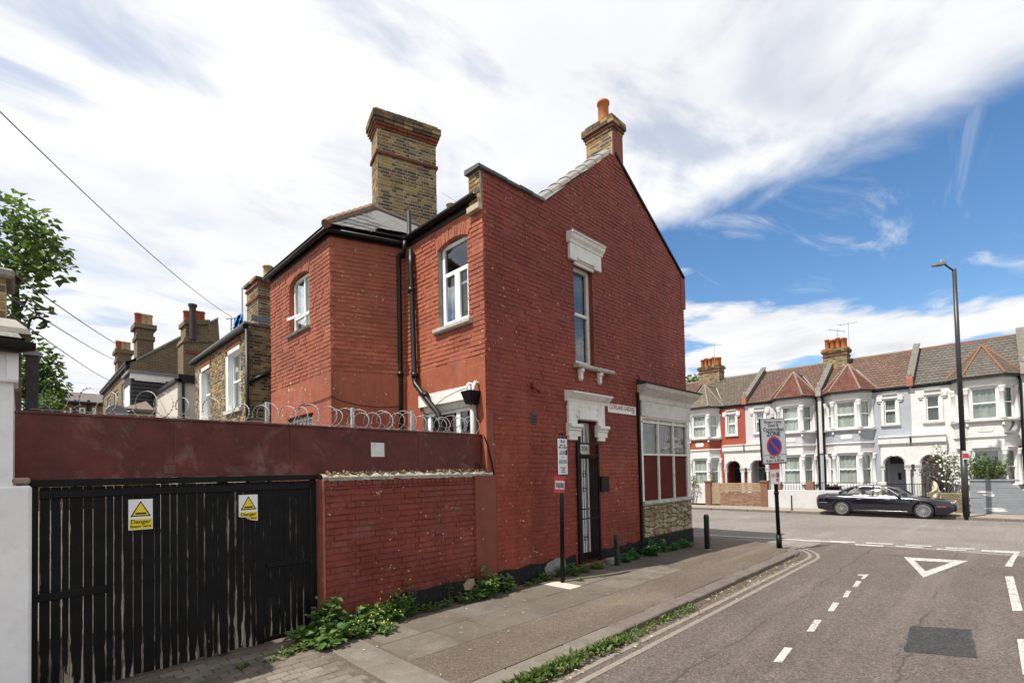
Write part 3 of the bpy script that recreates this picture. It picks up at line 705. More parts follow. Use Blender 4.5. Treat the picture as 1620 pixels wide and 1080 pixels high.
# ------------------------------------------------------------------ windows
def window(parent, fr, u0, u1, z0, z1, n=-.09, fw=.05, us=(), zs=(), mat=None, glass=None, back='net', dep=.055, bw=.045, name='window', gap=.16, room=True):
    mat = mat or m['upvc']; glass = glass or m['glass']; mb = MB(fr)
    mb.box(u0, u0+fw, n-dep, n, z0, z1); mb.box(u1-fw, u1, n-dep, n, z0, z1)
    mb.box(u0+fw, u1-fw, n-dep, n, z0, z0+fw*1.15); mb.box(u0+fw, u1-fw, n-dep, n, z1-fw, z1)
    ue = [u0+fw]+list(us)+[u1-fw]; ze = [z0+fw*1.15]+list(zs)+[z1-fw]
    for a in us: mb.box(a-bw/2, a+bw/2, n-dep+.004, n-.004, z0+fw*1.15, z1-fw)
    for a in zs: mb.box(u0+fw, u1-fw, n-dep+.002, n+.006, a-bw/2, a+bw/2)
    w = mb.build(name, mat, parent)
    for a, b in zip(ue, ue[1:]):
        for c, d in zip(ze, ze[1:]):
            p = MB(fr); p.box(a, b, n-.034, n-.028, c, d); p.build('pane', glass, w)
    if back:
        c = MB(fr); K = 14
        for i in range(K):
            x0 = u0+(u1-u0)*i/K; x1 = u0+(u1-u0)*(i+1)/K; o0 = .02*math.sin(i*1.7); o1 = .02*math.sin((i+1)*1.7)
            c.add([(x0, n-gap+o0, z0), (x1, n-gap+o1, z0), (x1, n-gap+o1, z1), (x0, n-gap+o0, z1)], [(0, 1, 2, 3)])
        c.build('curtain', m[back], w)
    if room:
        c = MB(fr); c.box(u0-.3, u1+.3, n-.9, n-.88, z0-.3, z1+.1); c.build('dark_room_sheet', m['room'], w)  # near-black sheet; the unlit room behind is put into its colour
    return w

# ------------------------------------------------------------------ the corner house
YG = 6.18; XR = 5.60
house = thing('corner_house', 'tall red painted brick corner house with gable end, shopfront and two chimneys', 'house', (9.3, 8.4, .1))
GF = Fr((0, YG, 0), (1, 0), (0, -1))           # street gable: u = X
RF = Fr((XR, 0, 0), (0, 1), (-1, 0))           # rear wall: u = Y
J = Vector((XR, 8.61, 0)); cd_ = Vector((-math.cos(R(-20)), -math.sin(R(-20)), 0)); E_ = J+cd_*1.45
CFr = Fr(J, (cd_.x, cd_.y), (-.342, -.9397))    # splayed side of the rear wing: u from J
XE = E_.x; YE = E_.y
EF = Fr((XE, 0, 0), (0, 1), (-1, 0))           # end of the rear wing: u = Y
def gx(x, y): return on_y(x, y, YG).x
def gz(x, y): return on_y(x, y, YG).z
XEND = 13.08
GPROF = [(XR, 7.30), (7.17, 7.34), (9.62, 9.40), (9.80, 9.43), (XEND, 7.42)]
wu0, wu1, wz0, wz1 = gx(909, 500), gx(938, 500), gz(910, 575), gz(909, 418)
du0, du1 = gx(912, 760), gx(945, 760)
dz1 = gz(912, 664)
shop_u0 = gx(1012, 700)
sz_sill = gz(1014, 793); sz_tr = gz(1012, 717); sz_gl = gz(1012, 668); sz_fa = gz(1011, 658); sz_co = gz(1006, 633); sz_top = gz(1003, 611)
holes = [(wu0, wu1, wz0, wz1, .16), (du0, du1, .16, dz1, .34), (shop_u0+.02, XEND-.10, sz_sill, sz_fa, .12)]
mb = MB(GF); rv = []; panel(mb, XR, XEND, 0, GPROF, holes, 0, .11, rv)
gable = mb.build('gable_wall', m['red_gable'], house); [r_.build('reveal', m['red_smooth'], house) for r_ in rv]
bh = [(wu0, wu1, wz0, wz1), (du0, du1, 0, dz1), (shop_u0-.12, XEND+1, 0, sz_top-.05), (XR-1, XR+.16, 0, 3.2)]
cells = brick_cells(XR+.002, XEND, .42, GPROF, bh, 11)
lay_bricks(GF, cells, m['red_gable'], gable, .0095, 300, 21, 'gable')
# black plinth, broken by the door
for a, b in ((5.78, du0-.10), (du1+.06, shop_u0-.1)):
    mb = MB(GF); K = 16
    for i in range(K):
        u0 = a+(b-a)*i/K; u1 = a+(b-a)*(i+1)/K; t0 = .40+.02*math.sin(i*1.3); t1 = .40+.02*math.sin((i+1)*1.3)
        mb.hexa([(u0, -.02, .02), (u1, -.02, .02), (u1, .035, .02), (u0, .035, .02), (u0, -.02, t0), (u1, -.02, t1), (u1, .022, t1), (u0, .022, t0)])
    mb.build('plinth', m['bitumen'], house)
mb = MB(GF); mb.prism([(6.95, .28), (7.05, .38), (7.32, .43), (7.55, .40), (7.62, .12), (7.02, .12)], .02, .034); mb.build('bare_cement_patch', m['cement'], house)
# end return of the gable by the corner: smooth painted strip, leaning a little
mb = MB(GF); mb.box(XR-.004, XR+.15, -.05, .012, 0, 3.18); mb.build('corner_strip', m['red_smooth'], house)
# upper sash window
w = window(house, GF, wu0, wu1, wz0+.02, wz1, -.10, .075, (), ((wz0+wz1)/2+.05,), m['white_wood'], m['glass'], None, .07, .06)
mb = MB(GF); zz = wz0+.1
while zz < wz1-.1: mb.box(wu0+.08, wu1-.08, -.235, -.20, zz, zz+.012); zz += .045
mb.build('blind', m['blind'], w)
h0, h1 = gx(897.5, 390), gx(947, 420); hzb = gz(897.5, 409.5); hzt = gz(897.5, 384)
mb = MB(GF); mb.box(h0, h1, 0, .075, hzb, hzt); mb.box(wu0-.01, wu1+.01, .0, .05, wz1-.02, hzb); mb.box(wu0+.04, wu1-.02, .078, .11, hzb+.03, hzb+.10)
mb.build('lintel', m['stone_white'], house, bevel=.008)
mb = MB(GF); mb.sweep([(0, hzt), (.085, hzt), (.10, hzt+.05), (.15, hzt+.10), (.16, hzt+.16), (.19, hzt+.17), (.19, hzt+.20), (0, hzt+.235)], h0-.04, h1+.04); mb.build('lintel_cornice', m['stone_white'], house)
mb = MB(GF); mb.sweep([(0, hzt+.232), (.195, hzt+.20), (.20, hzt+.215), (0, hzt+.255)], h0-.045, h1+.045); mb.build('lead_flashing', m['cement'], house)
s0, s1 = gx(908, 575), gx(964, 590)
mb = MB(GF); mb.sweep([(-.12, wz0-.07), (.13, wz0-.09), (.15, wz0-.06), (.14, wz0-.015), (-.12, wz0+.02)], s0-.02, s1); mb.build('sill', m['sill'], house)
for u in (gx(915, 585)+.02, gx(944, 592)+.04):
    mb = MB(GF); mb.prism([(u-.055, wz0-.09), (u+.055, wz0-.09), (u+.05, wz0-.17), (u+.035, wz0-.24), (u+.04, wz0-.30), (u, wz0-.36), (u-.04, wz0-.30), (u-.035, wz0-.24), (u-.05, wz0-.17)], 0, .085); mb.box(u-.05, u+.05, .08, .115, wz0-.17, wz0-.09); mb.build('sill_bracket', m['stone_white'], house, bevel=.01)
# door surround
a0, a1 = gx(896, 650), gx(952.6, 650); ctz, cbz = gz(889, 618), gz(897, 633)
mb = MB(GF)
mb.box(a0, du0, 0, .07, gz(896, 697)+.02, cbz); mb.box(du1, a1, 0, .07, gz(896, 697)+.02, cbz); mb.box(du0, du1, 0, .07, dz1, cbz)
mb.box(du0-.05, du0+.28, .07, .10, dz1+.06, dz1+.12); mb.box(du0+.02, du1-.08, .06, .12, dz1+.01, dz1+.20)
mb.build('door_surround', m['stone_white'], house, bevel=.006)
mb = MB(GF); mb.sweep([(0, cbz-.02), (.075, cbz-.02), (.09, cbz+.03), (.14, cbz+.06), (.19, cbz+.10), (.20, cbz+.15), (.23, ctz-.05), (.235, ctz-.01), (0, ctz+.03)], a0-.06, a1+.10); mb.build('door_cornice', m['stone_white'], house)
for c0, c1 in ((a0-.03, du0+.09), (du1-.05, a1+.07)):
    zt = gz(893, 673); mb = MB(GF)
    mb.sweep([(0, zt-.20), (.075, zt-.20), (.075, zt-.10), (.10, zt-.08), (.10, zt-.05), (.15, zt-.02), (.15, zt+.04), (0, zt+.06)], c0, c1); mb.build('capital', m['stone_white'], house)
# the door, deep in its recess, and the step
drm = vary('dark_brown_door', (.030, .016, .010), .3, 5, .45, .1)
mb = MB(GF); mb.box(du0-.02, du1+.02, -.26, -.21, .20, dz1); dr = mb.build('door', drm, house)
dpx = lambda x: on_y(x, 800, YG+.20).x
for a_, b_ in ((921.5, 926.5), (928.5, 932.5)):
    mb = MB(GF); mb.box(dpx(a_), dpx(b_), -.21, -.19, .36, 2.36); mb.build('door_panel', m['upvc'], dr)
mb = MB(GF); mb.box(dpx(921), dpx(938), -.21, -.185, 2.42, dz1-.02); mb.build('fanlight_board', m['stone_white'], dr)
for z in (1.28, 1.62): mb = MB(GF); mb.ball((dpx(938), -.17, z), .03, .03, .03); mb.build('door_knob', MT('pale_knob', (.5, .46, .38), .35).m, dr, True)
mb = MB(GF); mb.box(dpx(936)+.05, du1-.002, -.21, -.03, .20, 2.36); mb.build('door_frame', drm, house)
mb = MB(GF); mb.box(du0-.06, du1+.10, -.34, .12, .02, .20); mb.build('door_step', vary('red_oxide_step', (.13, .04, .03), .3, 6, .7, .2), house, bevel=.012)
mb = MB(GF); mb.box(du1+.14, du1+.62, 0, .20, .02, .20); mb.build('concrete_block', m['cement'], house, bevel=.015)
# security gate: hinge posts, bars, scrolls, spikes
g0, g1 = du0-.01, du1+.02; gzb, gzt = .24, gz(912.6, 700)
sg = MB(GF)
for u, w_ in ((g0, .05), (g1-.045, .045)): sg.box(u, u+w_, .005, .055, gzb-.05, gzt)
for z in (gzb, gzt-.03, gzt-.27): sg.box(g0+.05, g1-.045, .01, .05, z, z+.035)
for z in (1.10, 1.30): sg.box(g0+.13, g1-.045, .015, .045, z, z+.02)
gate_s = sg.build('security_gate', m['black_iron'], house)
sb = g1-g0-.095
for i in range(6):
    u = g0+.07+sb*(i+.2)/5.6
    b = MB(GF); b.tube([(u, .03, gzb+.03), (u, .03, gzt-.25)], .008, 6); b.build('bar', m['black_iron'], gate_s)
for i in range(6):
    u = g0+.06+sb*(i+.2)/5.4
    b = MB(GF); b.tube([(u, .03, gzt-.02), (u, .03, gzt+.22+.05*(i % 2)), (u, .03, gzt+.34+.05*(i % 2))], [.010, .010, .001], 6); b.build('spike', m['black_iron'], gate_s)
for zc in (.72, 1.72, 2.02):
    u = g0+.25; b = MB(GF); pts = []
    for i in range(26):
        t = i/25*3.2*math.pi; r_ = .012+.006*t; pts.append((u+r_*math.cos(t), .03, zc+r_*1.3*math.sin(t)))
    b.tube(pts, .006, 5); b.build('scroll', m['black_iron'], gate_s)
b = MB(GF); b.box(g0+.10, g0+.36, .046, .056, gzt-.215, gzt-.035); pl = b.build('number_plate', vary('pale_plate', (.44, .42, .39), .25, 14, .5, .05), house)
lettering('house_number', '206', m['black'], pl, GF(g0+.23, .058, gzt-.125), (1, 0, 0), (0, 0, 1), .15)
mb = MB(GF); mb.box(gx(946, 765), gx(957, 765)+.03, .01, .10, gz(951, 777), gz(951, 753)); mb.build('meter_box', m['black'], house, bevel=.01)
# vent brick, lamp stub, chipped hole
mb = MB(GF); v0, v1, vz0, vz1 = gx(839.5, 660), gx(848.5, 660), gz(844, 671), gz(844, 652); mb.box(v0, v1, .006, .022, vz0, vz1); vt = mb.build('air_vent', vary('vent', (.075, .055, .042), .3, 9, .7, .3), house)
mb = MB(GF)
for i in range(3): mb.box(v0+.02, v1-.02, .02, .026, vz0+.03+i*.055, vz0+.06+i*.055)
mb.build('vent_slot', m['room'], vt)
lu, lz = gx(841, 615), gz(841, 615)
mb = MB(GF); mb.tube([(lu, 0, lz+.03), (lu+.01, .08, lz+.02), (lu+.06, .15, lz-.06)], [.035, .03, .045], 8); mb.tube([(lu, .01, lz+.04), (lu-.02, .06, lz+.11)], .02, 6); mb.build('lamp_bracket', m['red_brick'], house, True)
# ------------------------------------------------------------------ shopfront on the gable
sh = MB(GF); sh.box(shop_u0, XEND+.05, 0, .075, sz_fa-.0, sz_co); fas = sh.build('shop_fascia', m['fascia_grey'], house)
mb = MB(GF); mb.box(shop_u0, shop_u0+.16, .076, .09, sz_fa+.01, sz_co); mb.build('fascia_end', m['grey_wood'], fas)
mb = MB(GF); mb.sweep([(0, sz_co), (.09, sz_co), (.10, sz_co+.12), (.14, sz_co+.16), (.20, sz_co+.22), (.27, sz_co+.28), (.30, sz_co+.37), (0, sz_co+.39)], shop_u0-.05, XEND+.02, .25, .9); cor = mb.build('shop_cornice', m['grey_wood'], house)
mb = MB(GF); mb.sweep([(0, sz_co+.385), (.33, sz_co+.372), (.345, sz_co+.40), (0, sz_co+.52)], shop_u0-.06, XEND+.03, .25, .9); mb.build('cornice_felt', vary('roofing_felt', (.032, .032, .03), .3, 6, .85, .4), cor)
mb = MB(GF); K = 9
for i in range(K): mb.box(shop_u0+.02+i*.262, shop_u0+.02+(i+1)*.262-.02, 0, .04, sz_co+.50, sz_co+.62+.02*math.sin(i*2.1))
mb.build('flashing_band', m['red_gable'], house)
mb = MB(GF); mb.box(shop_u0-.10, shop_u0-.01, 0, .06, .1, sz_co+.2); mb.build('downpipe', m['black'], house, bevel=.015)
us_ = [shop_u0+.02+(XEND-.12-shop_u0)*t for t in (0, .338, .668, 1)]
mb = MB(GF); fwid = .055
mb.box(us_[0]-.03, us_[0]+fwid, -.06, .05, sz_sill, sz_fa); mb.box(us_[3]-fwid, us_[3]+.12, -.06, .05, sz_sill, sz_fa)
for u in us_[1:3]: mb.box(u-.025, u+.025, -.05, .045, sz_sill, sz_fa)
mb.box(us_[0], us_[3], -.05, .048, sz_tr-.045, sz_tr); mb.box(us_[0], us_[3], -.05, .05, sz_gl, sz_gl+.04); mb.box(us_[0], us_[3], -.05, .046, sz_fa-.04, sz_fa)
shopf = mb.build('shop_window', m['white_wood'], house)
for a, b in zip(us_, us_[1:]):
    for nm, mt_, c, d, nn in (('pane', m['glass_dark'], sz_tr, sz_gl, 0), ('transom_panel', m['grey_wood'], sz_gl+.04, sz_fa-.04, -.005), ('lower_panel', m['red_panel'], sz_sill+.02, sz_tr-.045, 0)):
        p = MB(GF); p.box(a+.02, b-.02, nn-.03, nn, c, d); p.build(nm, mt_, shopf)
mb = MB(GF); mb.box(us_[0], us_[3], -1.2, -1.18, sz_tr-.2, sz_gl+.2); mb.build('dark_room_sheet', m['room'], shopf)  # black sheet, the shop's unlit inside painted as colour
mb = MB(GF)
for i in range(10): mb.add([(us_[0]+.10+i*.06, -.25+.02*(i % 2), sz_tr), (us_[0]+.16+i*.06, -.25+.02*((i+1) % 2), sz_tr), (us_[0]+.16+i*.06, -.25+.02*((i+1) % 2), sz_tr+.34), (us_[0]+.10+i*.06, -.25+.02*(i % 2), sz_tr+.34)], [(0, 1, 2, 3)])
mb.build('net_curtain', m['net'], shopf)
mb = MB(GF)
u = us_[2]+.16
mb.add([(u+.28, -.22, sz_tr), (us_[3], -.2, sz_tr), (us_[3], -.2, sz_gl), (u+.02, -.22, sz_gl)], [(0, 1, 2, 3)]); mb.build('tied_curtain', m['drape'], shopf)
mb = MB(GF); mb.sweep([(-.05, sz_sill-.10), (.10, sz_sill-.10), (.125, sz_sill-.06), (.11, sz_sill-.005), (-.05, sz_sill+.012)], shop_u0-.03, XEND+.06); mb.build('shop_sill', m['sill'], house)
# crazy-stone cladding, every stone its own piece
st_z0 = .46; mb = MB(GF); mb.box(shop_u0, XEND+.02, 0, .04, .05, sz_sill-.09); clad = mb.build('stone_cladding', vary('cladding_joint', (.11, .095, .06), .3, 8, .9, .4), house)
def stone_mat():
    t = MT('crazy_stone', (.3, .25, .14), .85, 0, .3); r = t.rnd(); f = t.noise(28, 5, .7, .4)
    k = t.ramp(r, [(0, (.27, .215, .115)), (.2, (.33, .29, .19)), (.4, (.22, .165, .085)), (.55, (.36, .31, .20)), (.7, (.25, .155, .09)), (.85, (.30, .26, .15))], 'CONSTANT')
    k = t.mix(.6, k, t.ramp(f, [(.3, (.2, .2, .2)), (.7, (.75, .75, .75))]), 'OVERLAY'); t.color(k); t.bump(f, .6, .01); return t.m
m['stone'] = stone_mat(); rr = random.Random(17)
NU, NZ = 11, 6; u_a, u_b, z_a, z_b = shop_u0+.02, XEND+.01, st_z0, sz_sill-.11
gp_ = [[(u_a+(u_b-u_a)*(i/NU)+(0 if i in (0, NU) else rr.uniform(-.07, .07)), z_a+(z_b-z_a)*(j/NZ)+(0 if j in (0, NZ) else rr.uniform(-.06, .06))) for j in range(NZ+1)] for i in range(NU+1)]
for i in range(NU):
    for j in range(NZ):
        q = [gp_[i][j], gp_[i+1][j], gp_[i+1][j+1], gp_[i][j+1]]
        parts = [q] if rr.random() < .55 else ([[q[0], q[1], q[2]], [q[0], q[2], q[3]]] if rr.random() < .5 else [[q[0], q[1], q[3]], [q[1], q[2], q[3]]])
        for p in parts:
            c = (sum(a for a, _ in p)/len(p), sum(b for _, b in p)/len(p)); p = [(c[0]+(a-c[0])*.92, c[1]+(b-c[1])*.90) for a, b in p]
            # rounded corners
            out = []
            for k in range(len(p)):
                a, b, d = p[k-1], p[k], p[(k+1) % len(p)]
                out += [(b[0]+(a[0]-b[0])*.22, b[1]+(a[1]-b[1])*.22), (b[0]+(d[0]-b[0])*.22, b[1]+(d[1]-b[1])*.22)]
            mb = MB(GF); add_brick(mb, out, .022, rr, .04, .012); mb.build('stone', m['stone'], clad)
mb = MB(GF); mb.box(shop_u0-.11, XEND+.03, 0, .075, 0, st_z0-.005); mb.build('shop_plinth', m['bitumen'], house, bevel=.01)
# ------------------------------------------------------------------ copings, verge, kneeler of the gable
mb = MB(GF); mb.prism([(9.80, 9.43), (XEND+.06, 7.40), (XEND+.06, 7.46), (9.80, 9.50)], -.30, .045); mb.build('verge', m['black'], house)
L_ = Vector((9.62-7.17, 9.40-7.34)); K = 8
for i in range(K):
    a = Vector((7.14, 7.33))+L_*(i/K); b = Vector((7.14, 7.33))+L_*((i+1.04)/K); mb = MB(GF); nrm = Vector((-L_.y, L_.x)).normalized(); seg = []
    for j in range(7):
        g = math.pi*j/6; nn = -.14+.19*math.cos(g); up = .02+.11*math.sin(g)
        seg.append((nn, up))
    for t0, (p, sc) in enumerate(((a, 1.18), (b, .98))):
        for nn, up in seg: mb.v.append(GF(p.x+nrm.x*up*sc, nn*sc, p.y+nrm.y*up*sc))
    mb.f += [(j, j+1, 8+j, 7+j) for j in range(6)]+[tuple(range(7)), tuple(range(13, 6, -1))]
    mb.build('coping_tile', m['cement'], house)
for i in range(5):
    a = 5.48+i*.34; b = a+.35; z = 7.30+.01*i+(.035 if i in (0, 1, 3) else .02)
    mb = MB(GF); mb.hexa([(a, .06, z-.03), (b, .06, z-.03+.008), (b, -.33, z-.03), (a, -.33, z-.03), (a, .055, z+.03), (b, .055, z+.035), (b, -.33, z+.06), (a, -.33, z+.06)]); mb.build('coping_tile', m['slate'], house)
KF = Fr((XR-.05, 0, 0), (0, 1), (-1, 0))
mb = MB(); mb.box(XR-.045, XR+.3, YG+.014, YG+.30, 6.73, 7.30); kn = mb.build('kneeler', m['mortar'], house)
lay_bricks(KF, brick_cells(YG+.016, YG+.30, 6.74, [(YG-1, 7.28), (YG+2, 7.28)], [], 4, ju=.012), m['stock_light'], kn, .008, 100, 5, 'kn')
mb = MB(); mb.box(XR-.10, XR, YG+.0, YG+.32, 6.62, 6.73); mb.build('corbel', vary('buff_stone', (.42, .35, .26), .2, 5, .85, .3), house, bevel=.01)
mb = MB(GF); mb.box(XEND-.16, XEND+.10, -.30, .02, 6.55, 7.40); mb.build('kneeler', m['red_gable'], house)
# ------------------------------------------------------------------ rear wall
rz_g = 6.86
ru0, ru1 = on_x(741, 440, XR).y, on_x(694, 440, XR).y; rzb, rzs = 4.83, 6.33
lw0, lw1 = on_x(752, 650, XR).y, on_x(671, 650, XR).y
rh = [(ru0, ru1, rzb, rzs+.09, .14), (lw0, lw1, 2.35, 3.42, .14)]
mb = MB(RF); rv = []; panel(mb, YG, J.y, 0, [(YG, rz_g), (J.y, rz_g)], rh, 0, .14, rv)
rear = mb.build('rear_wall', m['red_rear'], house); [r_.build('reveal', m['cement'], house) for r_ in rv]
cells = brick_cells(YG+.002, J.y-.01, 4.14, [(YG, rz_g), (J.y, rz_g)], arch_cut(rh[0], .09)+[(ru0-.06, ru1+.08, rzs-.03, rzs+.42)], 31)
lay_bricks(RF, cells, m['red_rear'], rear, .012, 200, 32, 'rear')
mb = MB(RF); panel(mb, YG, J.y, 0, [(YG, 4.13), (J.y, 4.10)], [(lw0, lw1, 2.35, 3.42, .005)], .014); mb.build('render_band', m['red_render'], house)
mb = MB(RF); za = arch_head(mb, None, ru0, ru1, rzs, .09, -.13, .0); mb.build('arch_soffit', m['red_rear'], house)
voussoirs(RF, ru0, ru1, rzs, .09, .23, m['red_rear'], rear, .0, 17)
w = window(house, RF, ru0+.02, ru1-.02, rzb+.04, rzs+.06, -.085, .065, (), (rzs-.50,), m['upvc'], m['glass_dark'], None, .06, .07)
mb = MB(RF); uc = ru0+(ru1-ru0)*.47; mb.box(uc-.04, uc+.04, -.14, -.07, rzb+.06, rzs-.50)
for a, b in ((ru0+.085, uc-.04), (uc+.04, ru1-.085)): mb.box(a, a+.03, -.12, -.075, rzb+.08, rzs-.53); mb.box(b-.03, b, -.12, -.075, rzb+.08, rzs-.53)
mb.build('casement', m['upvc'], w)
mb = MB(RF); mb.box(ru0+.06, ru1-.06, -.50, -.48, rzb+.1, rzs-.55); mb.build('curtain', vary('dim_curtain', (.16, .16, .15), .2, 6), w)
mb = MB(RF); mb.sweep([(-.12, rzb-.10), (.06, rzb-.10), (.09, rzb-.07), (.09, rzb-.01), (-.12, rzb+.04)], ru0-.10, ru1+.12); mb.build('sill', m['sill'], house, bevel=.006)
# ground floor rear window
w = window(house, RF, lw0+.02, lw1-.02, 2.35, 3.30, -.07, .075, (on_x(720, 660, XR).y,), (), m['upvc'], m['glass_dark'], None, .06, .11)
mb = MB(RF); uc = on_x(720, 660, XR).y; mb.box(uc+.06, lw1-.10, -.12, -.055, 2.74, 2.84); mb.box(lw1-.135, lw1-.09, -.12, -.06, 2.4, 3.22); mb.build('casement', m['upvc'], w)
mb = MB(RF); mb.box(lw0-.03, lw1+.12, .0, .055, 3.40, 3.64); mb.build('lintel_board', m['stone_white'], house, bevel=.01)
mb = MB(RF); mb.sweep([(-.13, 3.28), (-.02, 3.29), (.0, 3.34), (.02, 3.40), (-.13, 3.41)], lw0, lw1); mb.build('window_head', m['white_wood'], house)
# ------------------------------------------------------------------ rear wing: splayed side, end wall, roof
wz = 6.84; LN = 1.45
mb = MB(CFr); panel(mb, 0, LN, 0, [(0, wz), (LN, wz)], []); side = mb.build('splayed_wall', m['red_rear'], house)
lay_bricks(CFr, brick_cells(.01, LN-.002, 4.14, [(0, wz), (LN, wz)], [], 41), m['red_rear'], side, .0125, 220, 42, 'side')
mb = MB(CFr); panel(mb, 0, LN+.012, 0, [(0, 4.12), (LN+.012, 4.12)], [], .014); mb.build('render_band', m['red_render'], house)
YW = 12.3
eu0, eu1 = on_x(490, 480, XE).y, on_x(458.5, 480, XE).y; ezb, ezs = 5.24, 6.36
lu0, lu1 = on_x(497, 670, XE).y, on_x(456, 670, XE).y
eh = [(eu0, eu1, ezb, ezs+.12, .14), (lu0, lu1, 2.3, 3.42, .14)]
mb = MB(EF); rv = []; panel(mb, YE, YW, 0, [(YE, wz), (YW, wz)], eh, 0, .14, rv)
endw = mb.build('end_wall', m['red_rear'], house); [r_.build('reveal', m['red_rear'], house) for r_ in rv]
cells = brick_cells(YE+.002, YW, 4.14, [(YE, wz), (YW, wz)], arch_cut(eh[0], .12)+[(eu0-.05, eu1+.05, ezs-.03, ezs+.38)], 51)
lay_bricks(EF, cells, m['red_rear'], endw, .012, 150, 52, 'end')
mb = MB(EF); panel(mb, YE-.012, YW, 0, [(YE-.012, 4.12), (YW, 4.10)], [(lu0, lu1, 2.3, 3.42, .005)], .014); mb.build('render_band', m['red_render'], house)
mb = MB(EF); arch_head(mb, None, eu0, eu1, ezs, .12, -.13, 0); mb.build('arch_soffit', m['red_rear'], house)
voussoirs(EF, eu0, eu1, ezs, .12, .22, m['red_rear'], endw, 0, 15)
w = window(house, EF, eu0+.01, eu1-.02, ezb+.03, ezs+.08, -.09, .055, ((eu0+eu1)/2-.06,), (ezb+.36,), m['upvc'], m['glass'], 'drape', .06, .05, gap=.25)
mb = MB(EF); mb.hexa([((eu0+eu1)/2-.04, -.03, ezb+.32), (eu1-.02, .05, ezb+.32), (eu1-.03, .08, ezb+.32), ((eu0+eu1)/2-.05, 0, ezb+.32), ((eu0+eu1)/2-.04, -.03, ezb+.37), (eu1-.02, .05, ezb+.37), (eu1-.03, .08, ezb+.37), ((eu0+eu1)/2-.05, 0, ezb+.37)]); mb.build('open_vent', m['upvc'], w)
mb = MB(EF); mb.sweep([(-.12, ezb-.05), (.06, ezb-.05), (.08, ezb-.01), (-.12, ezb+.03)], eu0-.05, eu1+.12); mb.build('sill', m['sill'], house)
w = window(house, EF, lu0+.02, lu1-.02, 2.3, 3.36, -.09, .05, (), (), m['white_wood'], m['glass_dark'], None, .06, .05)
for i in range(6):
    u = lu0+.12+i*(lu1-lu0-.2)/6; b = MB(EF); b.tube([(u, -.03, 2.3), (u, -.03, 3.38)], .012, 6); b.build('window_bar', m['galv'], w)
# hipped slate roof of the wing
ov = .16; Yr = 10.2; zr = 8.32; e0 = Vector((XE-ov, YE-ov, wz+.06)); e1 = Vector((XE-ov, YW+.05, wz+.06)); jj = Vector((XR+.05, J.y-.20, wz+.06)); r0_ = Vector((5.76, Yr, zr)); r1_ = Vector((8.2, Yr, zr))
mb = MB(); mb.add([e0, e1, r0_], [(0, 1, 2)], True); mb.add([e1, Vector((XR+1.5, YW+.05, wz+.06)), r1_, r0_], [(0, 1, 2, 3)], True); mb.add([jj, e0, r0_, r1_, Vector((7.6, J.y-.1, wz+.4))], [(0, 1, 2, 3, 4)], True)
wr = mb.build('wing_roof', m['slate'], house)
def slates(A, B, C, D, nu, nv, mat, parent, name='slate', lift=.012, single=True, jit=.1, half=True):
    """overlapping courses on the quad A-B (eaves) to D-C (top)"""
    A, B, C, D = map(Vector, (A, B, C, D)); nrm = (B-A).cross(D-A).normalized()
    if nrm.z < 0: nrm = -nrm
    rr = random.Random(9); acc = MB()
    for j in range(nv):
        t0, t1 = j/nv, min(1, (j+1.25)/nv); off = .5 if (j % 2 and half) else 0
        for i in range(-1, nu+1):
            s0, s1 = (i+off)/nu+.004, (i+1+off)/nu-.004; s0, s1 = max(0, s0), min(1, s1)
            if s1-s0 < .01: continue
            def q(s_, t): a = A.lerp(D, t); b = B.lerp(C, t); return a.lerp(b, s_)
            lf = lift*(1+rr.uniform(-jit, jit)); lo = nrm*(lf*1.6); hi = nrm*(lf*.25); th = nrm*(lf*.55)
            P_ = [q(s0, t0)+lo-th, q(s1, t0)+lo-th, q(s1, t1)+hi-th*.2, q(s0, t1)+hi-th*.2, q(s0, t0)+lo, q(s1, t0)+lo, q(s1, t1)+hi, q(s0, t1)+hi]
            mb = MB() if single else acc
            mb.add(P_, [(4, 5, 6, 7), (0, 1, 5, 4), (1, 2, 6, 5), (3, 0, 4, 7)], True)
            if single: mb.build(name, mat, parent, recalc=False)
    if not single and acc.v: return tag(acc.build(name, mat, parent, recalc=False), kind='stuff')
slates(jj, e0, e0.lerp(r0_, .9), jj.lerp(r1_, .55), 7, 6, m['slate'], wr)
for i in range(8):
    a = e0.lerp(r0_, i/8); b = e0.lerp(r0_, (i+1.06)/8); mb = MB(); mb.tube([tuple(a+Vector((0, 0, -.01))), tuple(b)], [.085, .10], 8); mb.build('hip_tile', m['ridge_tile'], wr)
mb = MB(); mb.tube([tuple(r0_), tuple(r1_)], .09, 8); mb.build('ridge', m['ridge_tile'], wr)
mb = MB(); mb.add([jj+Vector((-.2, .02, .10)), jj+Vector((-.75, .25, .10)), Vector((6.3, 10.2, 7.9)), Vector((6.9, 9.9, 7.9))], [(0, 1, 2, 3)], True); mb.build('valley_lead', m['lead'], wr)
# gutters and rainwater pipes
def gutter(pts, r=.062, name='gutter'):
    mb = MB(); K = 7
    for i, p in enumerate(pts):
        p = Vector(p); t = (Vector(pts[min(i+1, len(pts)-1)])-Vector(pts[max(i-1, 0)])).normalized(); c = t.cross(Vector((0, 0, 1))).normalized()
        for rr_ in (r, r*.84):
            for j in range(K): g = math.pi*j/(K-1); mb.v.append(p+c*rr_*math.cos(g)-Vector((0, 0, rr_*math.sin(g))))
    for i in range(len(pts)-1):
        b = i*2*K; d = b+2*K
        for j in range(K-1): mb.f += [(b+j, b+j+1, d+j+1, d+j), (b+K+j, b+K+j+1, d+K+j+1, d+K+j)]
        mb.f += [(b, b+K, d+K, d), (b+K-1, b+2*K-1, d+2*K-1, d+K-1)]
    mb.f.append(tuple(range(K))+tuple(range(2*K-1, K-1, -1))); return mb.build(name, m['cast_iron'], house, True)
